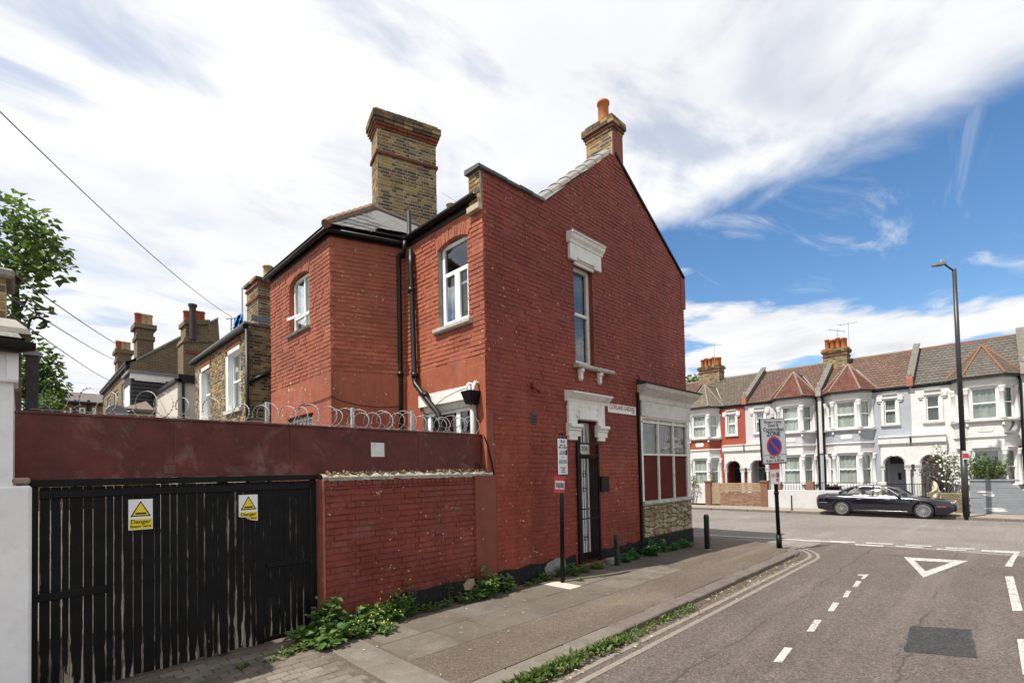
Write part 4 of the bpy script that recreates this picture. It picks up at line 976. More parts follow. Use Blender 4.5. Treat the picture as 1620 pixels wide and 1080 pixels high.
gutter([(XE-.10, YW+.1, wz+.02), (XE-.10, YE-.09, wz+.01), (XR-.02, J.y-.11, wz-.0)]); gutter([(XR-.09, J.y-.05, rz_g+.02), (XR-.09, YG+.08, rz_g+.05)], .072)
mb = MB(); mb.box(XR-.03, XR+.02, YG+.05, J.y-.05, rz_g-.12, rz_g+.08); mb.build('eaves_board', m['cast_iron'], house)
mb = MB(); mb.box(XE-.03, XE+.02, YE+.0, YW, wz-.09, wz+.05); mb.build('eaves_board', m['cast_iron'], house)
mb = MB(CFr); mb.box(0, LN, -.02, .03, wz-.09, wz+.05); mb.build('eaves_board', m['cast_iron'], house)
mb = MB(); mb.add([(XR-.12, YG+.1, rz_g+.04), (XR-.12, J.y, rz_g+.04), (7.17, J.y+1, 7.16), (7.17, YG+.25, 7.16)], [(0, 1, 2, 3)]); mb.add([(7.17, J.y+1, 7.16), (7.17, YG+.25, 7.16), (9.68, YG+.25, 9.28), (9.68, J.y+1, 9.28)], [(0, 1, 2, 3)]); mb.add([(XEND+.1, YG+.1, 7.36), (XEND+.1, YW, 7.36), (9.68, YW, 9.38), (9.68, YG+.1, 9.38)], [(0, 1, 2, 3)]); mb.add([(XR+.1, J.y+.9, rz_g), (XR+.1, YW, rz_g), (9.68, YW, 9.28), (9.68, J.y+.9, 9.28)], [(0, 1, 2, 3)]); mb.build('main_roof', m['slate'], house)
mb = MB(); mb.box(XEND-.12, XEND, YG+.01, YW, 0, 7.4); mb.box(XR+.05, XEND-.12, YW-.1, YW, 0, 6.8); mb.build('front_wall', m['red_smooth'], house)
def pipe(pts, r, name='soil_pipe', collars=(), mat=None):
    mb = MB(); mb.tube(pts, r, 12)
    for p, q in collars: mb.tube([p, q], r*1.28, 12)
    return mb.build(name, mat or m['cast_iron'], house, True)
sp0 = on_x(634, 500, XR-.09); spx, spy = XR-.10, sp0.y
pipe([(spx-.02, spy, .1), (spx-.02, spy, wz-.25), (spx+.25, spy+.0, wz+.0), (spx+.25, spy, 7.62)], .048, 'soil_pipe', [((spx+.25, spy, 7.05), (spx+.25, spy, 7.13)), ((spx-.02, spy, 4.1), (spx-.02, spy, 4.2))])
q0 = on_x(650, 420, XR-.10); q1 = on_x(656, 600, XR-.10); q2 = on_x(694, 655, XR-.14); q3 = on_x(699, 682, XR-.14)
pipe([tuple(q0+Vector((.02, .02, .32))), tuple(q0), tuple(q1), (q1.x-.02, q1.y-.05, q1.z-.10), tuple(q2), tuple(q3), (q3.x, q3.y, 1.8)], .052, 'rain_pipe',
     [(tuple(q0+Vector((0, 0, -.55))), tuple(q0+Vector((0, 0, -.45)))), ((q1.x, q1.y, q1.z+.04), (q1.x, q1.y, q1.z+.13)), (tuple(q1.lerp(q2, .42)), tuple(q1.lerp(q2, .52)))])
mb = MB(); mb.tube([(XR-.16, J.y-.28, wz-.06), (XR-.16, J.y-.25, wz-.2), (XR-.10, J.y-.1, wz-.32)], .045, 10); mb.build('gutter_outlet', m['cast_iron'], house, True)
# hopper with two white waste pipes
hp = on_x(746, 628, XR-.12); mb = MB(); hu = .13
mb.hexa([(XR-.20, hp.y-.07, hp.z-.12), (XR-.02, hp.y-.07, hp.z-.12), (XR-.02, hp.y+.07, hp.z-.12), (XR-.20, hp.y+.07, hp.z-.12), (XR-.26, hp.y-hu, hp.z+.10), (XR-.02, hp.y-hu, hp.z+.10), (XR-.02, hp.y+hu, hp.z+.10), (XR-.26, hp.y+hu, hp.z+.10)]); mb.build('hopper', m['black'], house)
for s_ in (-.06, .08):
    mb = MB(); mb.tube([(XR-.14, hp.y+s_, hp.z+.02), (XR-.14, hp.y+s_*1.4, hp.z+.18), (XR-.10, hp.y+s_*1.2, hp.z+.25), (XR+.02, hp.y+s_, hp.z+.24)], .024, 8); mb.build('waste_pipe', m['upvc'], house, True)
mb = MB(); mb.tube([(XR-.11, hp.y, hp.z-.1), (XR-.11, hp.y, 1.6)], .04, 10); mb.build('waste_stack', m['galv'], house, True)
# cables clipped to the walls
def cable(pts, r=.007, name='cable', mat=None): mb = MB(); mb.tube(pts, r, 5); return mb.build(name, mat or m['black'], house)
cp = [tuple(on_x(x, y, XE-.03)) for x, y in ((470, 645), (478, 640), (495, 637), (510, 632), (524, 626))]
cq = [tuple(on_x(x, y, XR-.2)) for x, y in ((690, 640), (705, 628), (725, 618), (738, 614))]
def c_on(x, y):
    d = ray(x, y); nn = CFr.N; t = ((CFr.O+nn*.03)-CAM).dot(nn)/d.dot(nn); return tuple(CAM+d*t)
cable(cp+[c_on(x, y) for x, y in ((540, 634), (570, 641), (600, 644), (630, 643))]); cable(cq)
cable([tuple(on_y(x, y, YG-.03)) for x, y in ((766, 690), (772, 705), (778, 730), (784, 760), (785, 800), (786, 905))], .012)
# ------------------------------------------------------------------ the big chimney on the wing, and the gable chimney
def chimney(parent, c, ang, L, W, z0, z1, mat, caps, name='chimney_stack', single=0, seed=1, ch=CH):
    """brick stack with projecting courses; caps = [(z, height, out, material)]"""
    U = Vector((math.cos(ang), math.sin(ang), 0)); V = Vector((-U.y, U.x, 0)); c = Vector((c[0], c[1], 0))
    mb = MB(Fr(c, (U.x, U.y), (V.x, V.y))); mb.box(-L/2, L/2, -W/2, W/2, z0, z1); core = mb.build(name, m['mortar'], parent)
    k = 0
    for O, a, b, w_ in ((c-V*W/2, U, -V, L), (c+V*W/2, -U, V, L), (c-U*L/2, -V, -U, W), (c+U*L/2, V, U, W)):
        f_ = Fr(O, (a.x, a.y), (b.x, b.y)); cl = brick_cells(-w_/2, w_/2, z0, [(-w_, z1), (w_, z1)], [], seed+k, ch=ch, ju=.012, wavy=.003)
        lay_bricks(f_, cl, mat, core, .006, single if k in (0, 2) else 0, seed+k, 'ch%d' % seed); k += 1
    for z, h, o, mt_ in caps:
        K = max(2, int((L+2*o)/.24)); rr = random.Random(int(z*50)); gap = .006
        for sgn in (-1, 1):
            for i in range(K):
                a = -L/2-o+(L+2*o)*i/K; b = -L/2-o+(L+2*o)*(i+1)/K
                q = MB(Fr(c, (U.x, U.y), (V.x, V.y))); dz = rr.uniform(-.006, .006)
                q.box(a+gap, b-gap, *( (-W/2-o, -W/2+.06) if sgn < 0 else (W/2-.06, W/2+o)), z+dz, z+h+dz-.006); q.build('cap_brick', mt_, core)
        K2 = max(1, int(W/.22))
        for sgn in (-1, 1):
            for i in range(K2):
                a = -W/2+.06+(W-.12)*i/K2; b = -W/2+.06+(W-.12)*(i+1)/K2
                q = MB(Fr(c, (U.x, U.y), (V.x, V.y))); q.box(*((-L/2-o, -L/2+.06) if sgn < 0 else (L/2-.06, L/2+o)), a+gap, b-gap, z, z+h-.006); q.build('cap_brick', mt_, core)
    return core, U, V
bc = Vector((7.06, 10.80)); ang = R(-16)
rb, sk = m['red_rubber'], m['stock_dark']
st, U_, V_ = chimney(house, (bc.x, bc.y), ang, 1.54, .58, 7.2, 11.16, m['stock'],
    [(10.10, .075, .045, rb), (10.74, .07, .03, rb), (10.815, .07, .06, rb), (10.89, .08, .09, sk), (10.975, .08, .12, sk), (11.06, .08, .12, sk), (11.145, .08, .05, sk)], single=150, seed=61)
mb = MB(Fr((bc.x, bc.y, 0), (U_.x, U_.y), (V_.x, V_.y))); mb.box(-.74, .74, -.26, .26, 11.15, 11.20); mb.build('flaunching', m['mortar'], st)
gc = (9.92, YG+.375)
st2, U_, V_ = chimney(house, gc, 0, .42, .73, 9.15, 10.24, m['stock_light'],
    [(10.02, .07, .025, sk), (10.09, .07, .05, rb), (10.165, .08, .085, sk), (10.25, .08, .085, sk), (10.335, .075, .02, sk)], single=40, seed=71)
mb = MB(GF); mb.box(9.712, 10.128, .0, .016, 9.2, 10.01); mb.build('painted_face', m['red_gable'], st2)
mb = MB(); mb.slab([(9.72, YG+.03), (10.12, YG+.03), (10.12, YG+.72), (9.72, YG+.72)], 10.30, 10.43); mb.build('flaunching', m['mortar'], st2)
def pot(parent, c, z, h, r, mat, name='chimney_pot'):
    mb = MB(); mb.lathe((c[0], c[1], 0), [(r*1.02, z), (r*.98, z+h*.12), (r*.93, z+h*.85), (r*1.12, z+h*.88), (r*1.12, z+h*.97), (r, z+h), (r*.8, z+h), (r*.75, z+h*.6)], 16); return mb.build(name, mat, parent, True)
pot(st2, (9.92, YG+.36), 10.41, .56, .135, m['pot'])
# street name plate
sg_ = thing('street_sign', 'white street name plate reading CLEVELAND GARDENS beside the shop cornice', 'sign', tuple(on_y(982, 648, YG)))
p0 = on_y(960.5, 644.5, YG); p1 = on_y(1004.5, 651, YG); zt, zb = gz(960.5, 637.5), gz(960.5, 651.5)
mb = MB(GF); mb.box(p0.x, p1.x, .012, .024, zb, zt); mb.build('plate', vary('enamel_plate', (.70, .66, .60), .06, 5, .35, .05), sg_)
redl = vary('red_black_enamel', (.20, .035, .025), .4, 30, .4, 0)
lettering('lettering', 'CLEVELAND GARDENS', redl, sg_, ((p0.x+p1.x)/2-.0, YG-.026, (zt+zb)/2+.025), (1, 0, 0), (0, 0, 1), .155, width=(p1.x-p0.x)*.90)
lettering('lettering', 'N4', vary('blue_enamel', (.04, .07, .25), .2, 9), sg_, (p1.x-.12, YG-.026, zb+.05), (1, 0, 0), (0, 0, 1), .07)
# ------------------------------------------------------------------ yard wall, gate, razor wire
WF = Fr((0, YG-.01, 0), (1, 0), (0, -1))        # front of the yard wall
GP = YG+.14                                    # plane of the gate and the boards
bw = thing('yard_wall', 'low red painted brick wall with crumbling mortar top between gate and house', 'wall', (4.0, YG, .1))
wl0, wl1 = on_y(512, 850, YG-.01).x, on_y(752, 850, YG-.01).x; wt = 2.07
mb = MB(WF); mb.box(wl0+.002, wl1, -.24, 0, .02, wt); core = mb.build('wall_core', m['red_brick'], bw)
cells = brick_cells(wl0+.02, wl1, .42, [(wl0, wt-.105), (wl1, wt-.105)], [], 81, wavy=.010, joint=.016)
lay_bricks(WF, cells, m['red_brick'], core, .017, 300, 82, 'yard')
x = wl0+.03; rr = random.Random(4)
while x < wl1-.07:
    w_ = .082; mb = MB(WF); add_brick(mb, [(x+.006, wt-.10), (x+w_-.006, wt-.10+rr.uniform(-.004, .004)), (x+w_-.006, wt+.0), (x+.006, wt+.0)], .014, rr); mb.build('header_brick', m['red_brick'], core); x += w_
mb = MB(WF); mb.box(wl0-.012, wl0+.022, -.25, .012, .02, wt-.01); mb.build('end_render', m['red_render'], bw, bevel=.008)
# rough mortar top
cm = vary('mossy_mortar', (.36, .33, .27), .3, 9, .95, .6, 45, 1, .2, (.12, .115, .08))
mb = MB(WF); K = 60; ring = []
for i in range(K+1):
    u = wl0-.02+(wl1+.42-wl0)*i/K; h = .05+.02*math.sin(i*1.7)+rr.uniform(-.012, .018)
    ring.append([(u, -.24, wt-.0), (u, -.20, wt+h*.8), (u, -.08, wt+h), (u, .01+rr.uniform(-.01, .012), wt+h*.75), (u, .026+rr.uniform(-.01, .014), wt+.02), (u, .018+rr.uniform(-.006, .01), wt-.025+rr.uniform(-.012, .008))])
for a in ring: mb.v += [WF(*p) for p in a]
for i in range(K):
    for j in range(5): mb.f.append((i*6+j, i*6+j+1, (i+1)*6+j+1, (i+1)*6+j))
mb.build('mortar_top', cm, bw)
mb = MB(WF); mb.box(wl1-.005, 5.76, -.2, .03, .02, wt+.0); mb.build('pier', m['red_smooth'], bw, bevel=.012)
mb = MB(WF); K = 12
for i in range(K):
    u0 = wl0+1.0+(wl1-1.0-wl0)*i/K; u1 = wl0+1.0+(wl1-1.0-wl0)*(i+1)/K; t0 = .40+.012*math.sin(i*1.1); t1 = .40+.012*math.sin((i+1)*1.1)
    mb.hexa([(u0, -.02, .02), (u1, -.02, .02), (u1, .045, .02), (u0, .045, .02), (u0, -.02, t0), (u1, -.02, t1), (u1, .028, t1), (u0, .028, t0)])
mb.build('plinth', m['bitumen'], bw)
p = on_y(742, 925, YG-.04); mb = MB(WF); mb.prism([(p.x-.10, p.z-.06), (p.x+.02, p.z-.08), (p.x+.12, p.z+.0), (p.x+.10, p.z+.09), (p.x-.02, p.z+.10), (p.x-.12, p.z+.03)], .03, .05); mb.build('bare_brick_patch', vary('bare_patch', (.35, .26, .17), .3, 14, .9, .5), bw)
def leaf_pts(mb, c, L, W, yaw, pitch, roll=0, fold=.25):
    f = Vector((math.cos(yaw)*math.cos(pitch), math.sin(yaw)*math.cos(pitch), math.sin(pitch))); s_ = Vector((-math.sin(yaw), math.cos(yaw), 0)); n_ = s_.cross(f)*-1
    s_ = s_*math.cos(roll)+n_*math.sin(roll); n2 = f.cross(s_); c = Vector(c)
    pts = [c, c+f*L*.45+s_*W*.5+n2*W*fold, c+f*L, c+f*L*.45-s_*W*.5+n2*W*fold, c+f*L*.5]
    b = len(mb.v); mb.v += pts; mb.f += [(b, b+1, b+4), (b+1, b+2, b+4), (b+2, b+3, b+4), (b+3, b, b+4)]
mb = MB(); rr = random.Random(12)
for i in range(230):
    u = rr.uniform(wl0+.05, 5.6); leaf_pts(mb, (u, YG-.01+rr.uniform(.0, .14), wt+.05+rr.uniform(0, .03)), rr.uniform(.03, .075), rr.uniform(.015, .04), rr.uniform(0, 6.28), rr.uniform(-.4, .9), rr.uniform(-1, 1))
tag(mb.build('leaf_litter', m['litter']), 'dry yellow leaves lying along the mortar top of the yard wall', 'leaves', kind='stuff')

# red boarding above the gate and wall
fb = thing('red_hoarding', 'long dark red board fence above gate and yard wall, carrying the razor wire', 'hoarding', (2.7, GP, 2.1))
h0_, h1_ = on_y(23, 700, GP).x, on_y(764, 720, GP).x; hz0, hz1 = 2.13, 2.735
cuts = [h0_, h0_+1.2, h0_+2.42, h0_+3.64, on_y(661, 720, GP).x, h1_]
for i, (a, b) in enumerate(zip(cuts, cuts[1:])):
    mb = MB(); mb.box(a+.0015, b-.0015, GP-.02+.003*(i % 2), GP+.02, hz0, hz1); mb.build('board', m['red_board'], fb)
mb = MB(); mb.box(h0_, h1_, GP-.035, GP+.04, hz1+.001, hz1+.028); mb.build('capping', m['red_board'], fb, bevel=.004)
for x in (h0_+.02, 1.6, 3.2, 4.8): mb = MB(); mb.box(x, x+.09, GP+.021, GP+.11, .05, hz1); mb.build('post', m['old_timber'], fb)
p = on_y(598, 711, GP-.03); mb = MB(); mb.box(p.x-.105, p.x+.105, GP-.0245, GP-.0205, p.z-.10, p.z+.10); sheet = mb.build('blank_white_notice', vary('bleached_sheet', (.62, .62, .61), .1, 14, .6, .05, 30, .6, .4, (.42, .40, .38)), None, origin=tuple(p)); tag(sheet, 'blank bleached white notice on the red hoarding above the yard wall', 'notice')
p = on_y(268.5, 742, GP-.03); mb = MB(); mb.box(p.x-.052, p.x+.052, GP-.0235, GP-.0205, p.z-.05, p.z+.05); tag(mb.build('paint_patch', vary('dull_patch', (.12, .045, .04), .3, 20), None, origin=tuple(p)), 'small dull square plate on the red hoarding over the gate', 'plate')

# black plank gate
gt = thing('yard_gate', 'wide black plank gate with peeling paint under the red hoarding', 'gate', (1.35, GP, .1))
ga, gb = on_y(53, 900, GP).x, on_y(500, 900, GP).x; gz0, gz1 = .135, 2.06
mb = MB(); mb.box(ga-.03, gb, GP-.05, GP+.05, gz1, hz0-.001); mb.build('head_rail', m['black'], gt, bevel=.006)
mb = MB(); mb.hexa([(ga-.18, GP-.05, 2.131), (ga-.03, GP-.05, gz1), (ga-.03, GP+.05, gz1), (ga-.18, GP+.05, 2.131), (ga-.18, GP-.05, 2.14), (ga-.03, GP-.05, 2.14), (ga-.03, GP+.05, 2.14), (ga-.18, GP+.05, 2.14)]); mb.build('head_end', m['black'], gt)
for a in (ga-.03, gb-.06): mb = MB(); mb.box(a, a+.06, GP-.03, GP+.06, .1, gz1); mb.build('gate_post', m['black'], gt, bevel=.006)
NP = 32; wv = [1+.25*math.sin(i*2.7)+.15*math.sin(i*5.1) for i in range(NP)]; tot = sum(wv); x = ga+.035; W_ = gb-.065-x; rr = random.Random(8)
for i in range(NP):
    w_ = W_*wv[i]/tot; bz = gz0+rr.uniform(-.012, .02)+(.03 if i > 25 else 0)
    mb = MB(); mb.box(x+.0022, x+w_-.0022, GP-.012+rr.uniform(-.004, .004), GP+.014, bz, gz1-.004); mb.build('plank', m['plank'], gt, bevel=.003); x += w_
def rail(px0, px1, pyc, h=.075):
    a = on_y(px0, pyc, GP).x; b = on_y(px1, pyc, GP).x; z = on_y((px0+px1)/2, pyc, GP).z
    mb = MB(); mb.box(a, b, GP-.04, GP-.0165, z-h/2, z+h/2); mb.build('rail', m['black'], gt, bevel=.006)
rail(52, 170, 938); rail(421, 488, 889, .06)
a = on_y(60, 800, GP).x; mb = MB(); mb.box(ga+.035, gb-.065, GP-.035, GP-.0165, gz1-.11, gz1-.03); mb.build('rail', m['black'], gt, bevel=.006)
a = on_y(415, 1000, GP).x; mb = MB(); mb.box(a, gb-.06, GP-.04, GP-.0165, .15, .205); mb.build('rail', m['black'], gt, bevel=.006)
# razor-wire warning notices
def danger(px, py, torn, label):
    c = on_y(px, py, GP-.02); root = thing('warning_sign', label, 'sign', tuple(c)); w2, h2 = .10, .155; Y0 = GP-.047
    yel = MT('sign_yellow', (.72, .56, .015), .4).m
    out = [(c.x-w2, c.z+h2), (c.x-w2, c.z-h2), (c.x+w2, c.z-h2), (c.x+w2, c.z+h2)] if not torn else [(c.x-w2, c.z+h2), (c.x-w2, c.z-h2*.62), (c.x-w2*.7, c.z-h2*.68), (c.x-w2*.35, c.z-h2*.66), (c.x+w2*.05, c.z-h2*.86), (c.x+w2*.4, c.z-h2*.93), (c.x+w2, c.z-h2), (c.x+w2, c.z+h2)]
    def pr(pts, d, nm, mt_, t=.001):
        q = MB(); k = len(pts); q.add([(a, Y0-d, b) for a, b in pts]+[(a, Y0-d+t, b) for a, b in pts], [tuple(range(k)), tuple(range(2*k-1, k-1, -1))]+[(i, (i+1) % k, k+(i+1) % k, k+i) for i in range(k)]); return q.build(nm, mt_, root)
    q = MB(); k = len(out); q.add([(a, Y0, b) for a, b in out]+[(a, Y0+.03, b) for a, b in out], [tuple(range(k)), tuple(range(2*k-1, k-1, -1))]+[(i, (i+1) % k, k+(i+1) % k, k+i) for i in range(k)]); q.build('panel', MT('sign_white', (.74, .74, .72), .4).m, root)
    yb = [p for p in out if p[1] < c.z-h2*.1]; top = c.z-h2*.30
    pr([(c.x-w2*.93, top)]+[(max(c.x-w2*.93, min(c.x+w2*.93, a)), b+.006) for a, b in yb]+[(c.x+w2*.93, top)], .0015, 'yellow_panel', yel)
    tz = c.z+h2*.30
    pr([(c.x, tz+.092), (c.x-w2*.86, tz-.066), (c.x+w2*.86, tz-.066)], .0015, 'triangle_border', m['black']); pr([(c.x, tz+.074), (c.x-w2*.68, tz-.055), (c.x+w2*.68, tz-.055)], .003, 'triangle', yel)
    pr([(c.x-.045, tz-.045), (c.x+.045, tz-.045), (c.x+.045, tz-.028), (c.x-.045, tz-.028)], .0045, 'wire_symbol', m['black'])
    lettering('lettering', 'Danger', m['black'], root, (c.x, Y0-.004, c.z-h2*.47), (1, 0, 0), (0, 0, 1), .055, width=w2*1.65)
    lettering('lettering', 'Razor wire' if not torn else 'r wire', m['black'], root, (c.x if not torn else c.x+w2*.42, Y0-.004, c.z-h2*.77), (1, 0, 0), (0, 0, 1), .038, width=w2*(1.7 if not torn else .85))
danger(222, 813, False, 'whole yellow and white Danger Razor wire notice on the middle of the black gate')
danger(392, 803, True, 'torn yellow and white Danger notice near the right end of the black gate')
# razor wire coil, its posts
rz = thing('razor_wire', 'coil of galvanised razor wire running along the top of the red hoarding', 'razor wire', (2.7, GP+.12, hz1))
mb = MB(); rr = random.Random(31); path = []; t = 0; X = h1_-.03; turn = 0
barbs = MB(); X0 = .12; ph = 0
def rad(X): return .150 if X > 3.2 else (.145 if X > 1.6 else .14+.03*max(0, (1.2-X)))
steps = []
while X > X0:
    pitch = .13 if X > 3.2 else (.17 if X > 1.8 else (.20 if X > .9 else .24))
    n_ = 22
    for k in range(n_):
        a = 2*math.pi*k/n_; r_ = rad(X)*(1+.16*math.sin(turn*1.9)); cx = X+.05*math.sin(turn*2.3)
        path.append((cx-.75*r_*math.cos(a), GP+.14+.75*r_*math.cos(a), hz1+.01+rad(X)*.93+r_*math.sin(a)+.02*math.sin(turn*.7)))
        X -= pitch/n_
    turn += 1
mb.tube(path, .0030, 5); mb.build('coil', m['wire'], rz, True)
for i in range(0, len(path)-1):
    p = Vector(path[i]); q = Vector(path[i+1]); t = (q-p).normalized(); s_ = t.cross(Vector((.3, .8, .5))).normalized()
    barbs.add([p-t*.014, p+s_*.010, p+t*.014, p-s_*.010], [(0, 1, 2), (0, 2, 3)], True)
tag(barbs.build('barbs', m['wire'], rz, recalc=False), kind='stuff')
mb = MB(); mb.tube([(h0_+.1, GP+.12, hz1+.06), (h1_-.02, GP+.12, hz1+.05)], .003, 5); mb.build('support_wire', m['wire'], rz)
for px, pyt in ((423, 636), (558, 645), (652, 650), (751, 640)):
    p = on_y(px, pyt, GP+.10); mb = MB(); mb.box(p.x-.022, p.x+.022, GP+.09, GP+.13, 1.9, p.z); mb.build('wire_post', m['galv'], rz, bevel=.004)

# ------------------------------------------------------------------ white building at the left edge
wb = thing('white_building', 'white painted building with black gutter at the left edge beside the gate', 'building', (-1.5, YG, .1))
wx = on_y(21, 680, YG-.06).x; wx2 = on_y(50, 900, YG-.06).x
mb = MB(); mb.box(-6, wx, YG-.06, YG+3.2, 0, on_y(10, 603, YG-.06).z); mb.build('wall', m['white_wall'], wb)
mb = MB(); mb.box(wx-.4, wx2, YG-.075, YG+.13, 0, on_y(30, 768, YG-.06).z); mb.build('pier', m['white_wall'], wb, bevel=.02)
pz = on_y(30, 766, YG).z; mb = MB(); mb.box(wx-.02, wx2-.01, YG-.06, YG+.12, pz+.001, pz+.06); mb.build('mortar_shoulder', vary('pinkish_mortar', (.28, .19, .15), .3, 9, .9, .4), wb, bevel=.015)
fz0, fz1 = on_y(10, 604, YG-.09).z, on_y(10, 554, YG-.09).z; fx = on_y(29, 580, YG-.1).x
mb = MB(); mb.box(-6, fx, YG-.11, YG+.3, fz0, fz1); mb.build('fascia_board', m['white_wall'], wb, bevel=.006)
mb = MB(); mb.box(fx-.07, fx+.002, YG-.115, YG-.10, fz0+.02, fz1); mb.build('cover_strip', m['upvc'], wb)
gx_ = on_y(57, 545, YG-.2).x; gzz = on_y(30, 545, YG-.2).z
mb = MB(); K = 9
for X in (-6, gx_-.12, gx_):
    for j in range(K): g = math.pi*j/(K-1); r_ = .10 if X < gx_ else .06; mb.v.append(Vector((X, YG-.2+r_*math.cos(g), gzz+.02-r_*math.sin(g))))
for i in range(2):
    for j in range(K-1): mb.f.append((i*K+j, i*K+j+1, (i+1)*K+j+1, (i+1)*K+j))
mb.f.append(tuple(range(2*K, 3*K))); mb.build('gutter', m['cast_iron'], wb, True)
mb = MB(); mb.box(-.75, -.60, YG-.26, YG-.05, gzz-.08, gzz-.02); mb.tube([(-.62, YG-.2, gzz-.06), (-.62, YG-.2, gzz-.25), (-.7, YG-.1, gzz-.35)], .045, 8); mb.build('downpipe', m['cast_iron'], wb)
rz0 = gzz+.05; mb = MB(); mb.hexa([(-6, YG-.25, rz0), (fx+.02, YG-.25, rz0), (fx+.02, YG+3.2, rz0), (-6, YG+3.2, rz0), (-6, YG-.22, rz0+.04), (fx-.0, YG-.22, rz0+.04), (fx-.3, YG+3.2, rz0+1.25), (-6, YG+3.2, rz0+1.25)]); mb.build('roof', m['cement'], wb)
mb = MB(); mb.hexa([(-6, YG-.2, rz0+.05), (fx+.08, YG-.2, rz0+.05), (fx+.08, YG+.35, rz0+.05), (-6, YG+.35, rz0+.05), (-6, YG-.18, rz0+.10), (fx+.06, YG-.18, rz0+.10), (fx-.02, YG+.3, rz0+.28), (-6, YG+.3, rz0+.28)]); mb.build('roof_edge', vary('lichen_slab', (.26, .245, .215), .2, 5, .9, .3), wb)
bx = on_y(9, 470, YG+.5).x; bz0 = on_y(5, 510, YG+.5).z; bz1 = on_y(5, 440, YG+.5).z
mb = MB(); mb.box(-3, bx, YG+.5, YG+1.0, bz0-.6, bz1); mb.build('parapet', m['mortar'], wb); lay_bricks(Fr((0, YG+.5, 0), (1, 0), (0, -1)), brick_cells(-1.4, bx, bz0-.05, [(-3, bz1), (3, bz1)], [], 77), m['stock'], wb, .008, 0, 5)
mb = MB(); mb.box(-3, bx+.06, YG+.44, YG+1.06, bz1, bz1+.09); mb.build('parapet_coping', m['cement'], wb, bevel=.02)
hk = on_y(60, 512, YG-.05); mb = MB(); mb.tube([(hk.x-.14, YG+.0, hk.z-.30), (hk.x-.07, YG, hk.z-.08)]+[(hk.x+.055*math.cos(a_), YG, hk.z+.02+.05*math.sin(a_)) for a_ in [math.pi-i*.55 for i in range(10)]], .011, 6); mb.build('scroll_hook', m['black_iron'], wb)
tp = thing('timber_post', 'dark weathered timber post standing behind the left end of the red hoarding', 'post', (on_y(50, 650, GP+.5).x, GP+.5, .1))
a_, b_ = on_y(40, 600, GP+.5).x, on_y(61, 600, GP+.5).x
mb = MB(); mb.box(a_, b_, GP+.5, GP+.66, .05, on_y(50, 562, GP+.5).z); mb.build('shaft', m['old_timber'], tp, bevel=.006)
mb = MB(); mb.box(a_-.02, b_+.02, GP+.48, GP+.68, on_y(50, 562, GP+.5).z, on_y(50, 562, GP+.5).z+.04); mb.build('cap', m['lead'], tp)

# ------------------------------------------------------------------ street furniture on this pavement
def pole(parent, base, top, r, name='pole', mat=None, seg=14):
    mb = MB(); mb.tube([tuple(base), tuple(top)], r, seg); return mb.build(name, mat or m['black'], parent, True)
pb = on_z(890, 921, PV); ps = thing('parking_sign', 'slim black pole with white parking plate and red notice against the gable', 'sign', tuple(pb))
ptop = on_y(888, 687, pb.y); pole(ps, (pb.x, pb.y, .05), (ptop.x, pb.y, ptop.z), .038)
mb = MB(); mb.tube([(ptop.x, pb.y, ptop.z), (ptop.x, pb.y, ptop.z+.02)], .041, 14); mb.build('pole_cap', m['black'], ps)
c = on_y(890.3, 722, pb.y-.05); hw_, hh_ = .128, on_y(890, 694, pb.y-.05).z-c.z; U3 = (1, 0, 0)
whs = MT('plate_white', (.62, .63, .64), .35).m
mb = MB(); mb.box(c.x-hw_, c.x+hw_, pb.y-.055, pb.y-.045, c.z-hh_, c.z+hh_); pp = mb.build('plate', whs, ps, bevel=.002)
mb = MB(); mb.box(c.x-.05, c.x+.05, pb.y-.0575, pb.y-.0552, c.z+hh_*.78, c.z+hh_*.95); bl = mb.build('blue_square', MT('sign_blue', (.015, .07, .30), .35).m, ps)
lettering('lettering', 'P', whs, ps, (c.x, pb.y-.059, c.z+hh_*.865), U3, (0, 0, 1), .085, bold=.002)
for t, z_, s_ in (('Mon - Fri', .64, .042), ('8am - 6.30pm', .52, .042), ('Permit', .28, .042), ('holders only', .17, .040), ('or', -.02, .036), ('Pay at machine', -.22, .036), ('Max stay 2 hours', -.33, .034), ('No return', -.62, .036), ('within', -.74, .034), ('2 hours', -.86, .036)):
    lettering('lettering', t, m['black'], ps, (c.x, pb.y-.0565, c.z+hh_*z_), U3, (0, 0, 1), s_, bold=.0006)
mb = MB(); mb.box(c.x+hw_-.055, c.x+hw_-.01, pb.y-.0575, pb.y-.0552, c.z+hh_*.10, c.z+hh_*.38); mb.build('phone_symbol', m['black'], ps)
c2 = on_y(885.5, 766, pb.y-.05); rd = vary('red_notice', (.50, .035, .04), .12, 9, .5)
U2 = Vector((1, 0, -.06)).normalized(); V2 = Vector((.06, 0, 1)).normalized()
def card(cc, w_, h_, d, nm, mt_):
    q = MB(); P_ = [cc-U2*w_-V2*h_, cc+U2*w_-V2*h_, cc+U2*w_+V2*h_, cc-U2*w_+V2*h_]; q.add([p+Vector((0, -d, 0)) for p in P_]+[p+Vector((0, -d+.003, 0)) for p in P_], [(0, 3, 2, 1), (4, 5, 6, 7), (0, 1, 5, 4), (1, 2, 6, 5), (2, 3, 7, 6), (3, 0, 4, 7)], True); return q.build(nm, mt_, ps)
card(c2, .145, .15, .0, 'notice', rd); card(c2-V2*.01, .125, .075, .0035, 'notice_panel', whs)
for i, (dx, w_) in enumerate(((-.085, .018), (-.03, .026), (.03, .02), (.08, .025))): card(c2+U2*dx-V2*(.01+.01*(i % 2)), w_, .045, .007, 'notice_picture', vary('notice_print', (.16, .15, .17), .5, 40))
pbm = on_z(977, 894, PV); sp_ = thing('stub_post', 'short black timber post beside the shopfront weeds near the door', 'post', tuple(pbm))
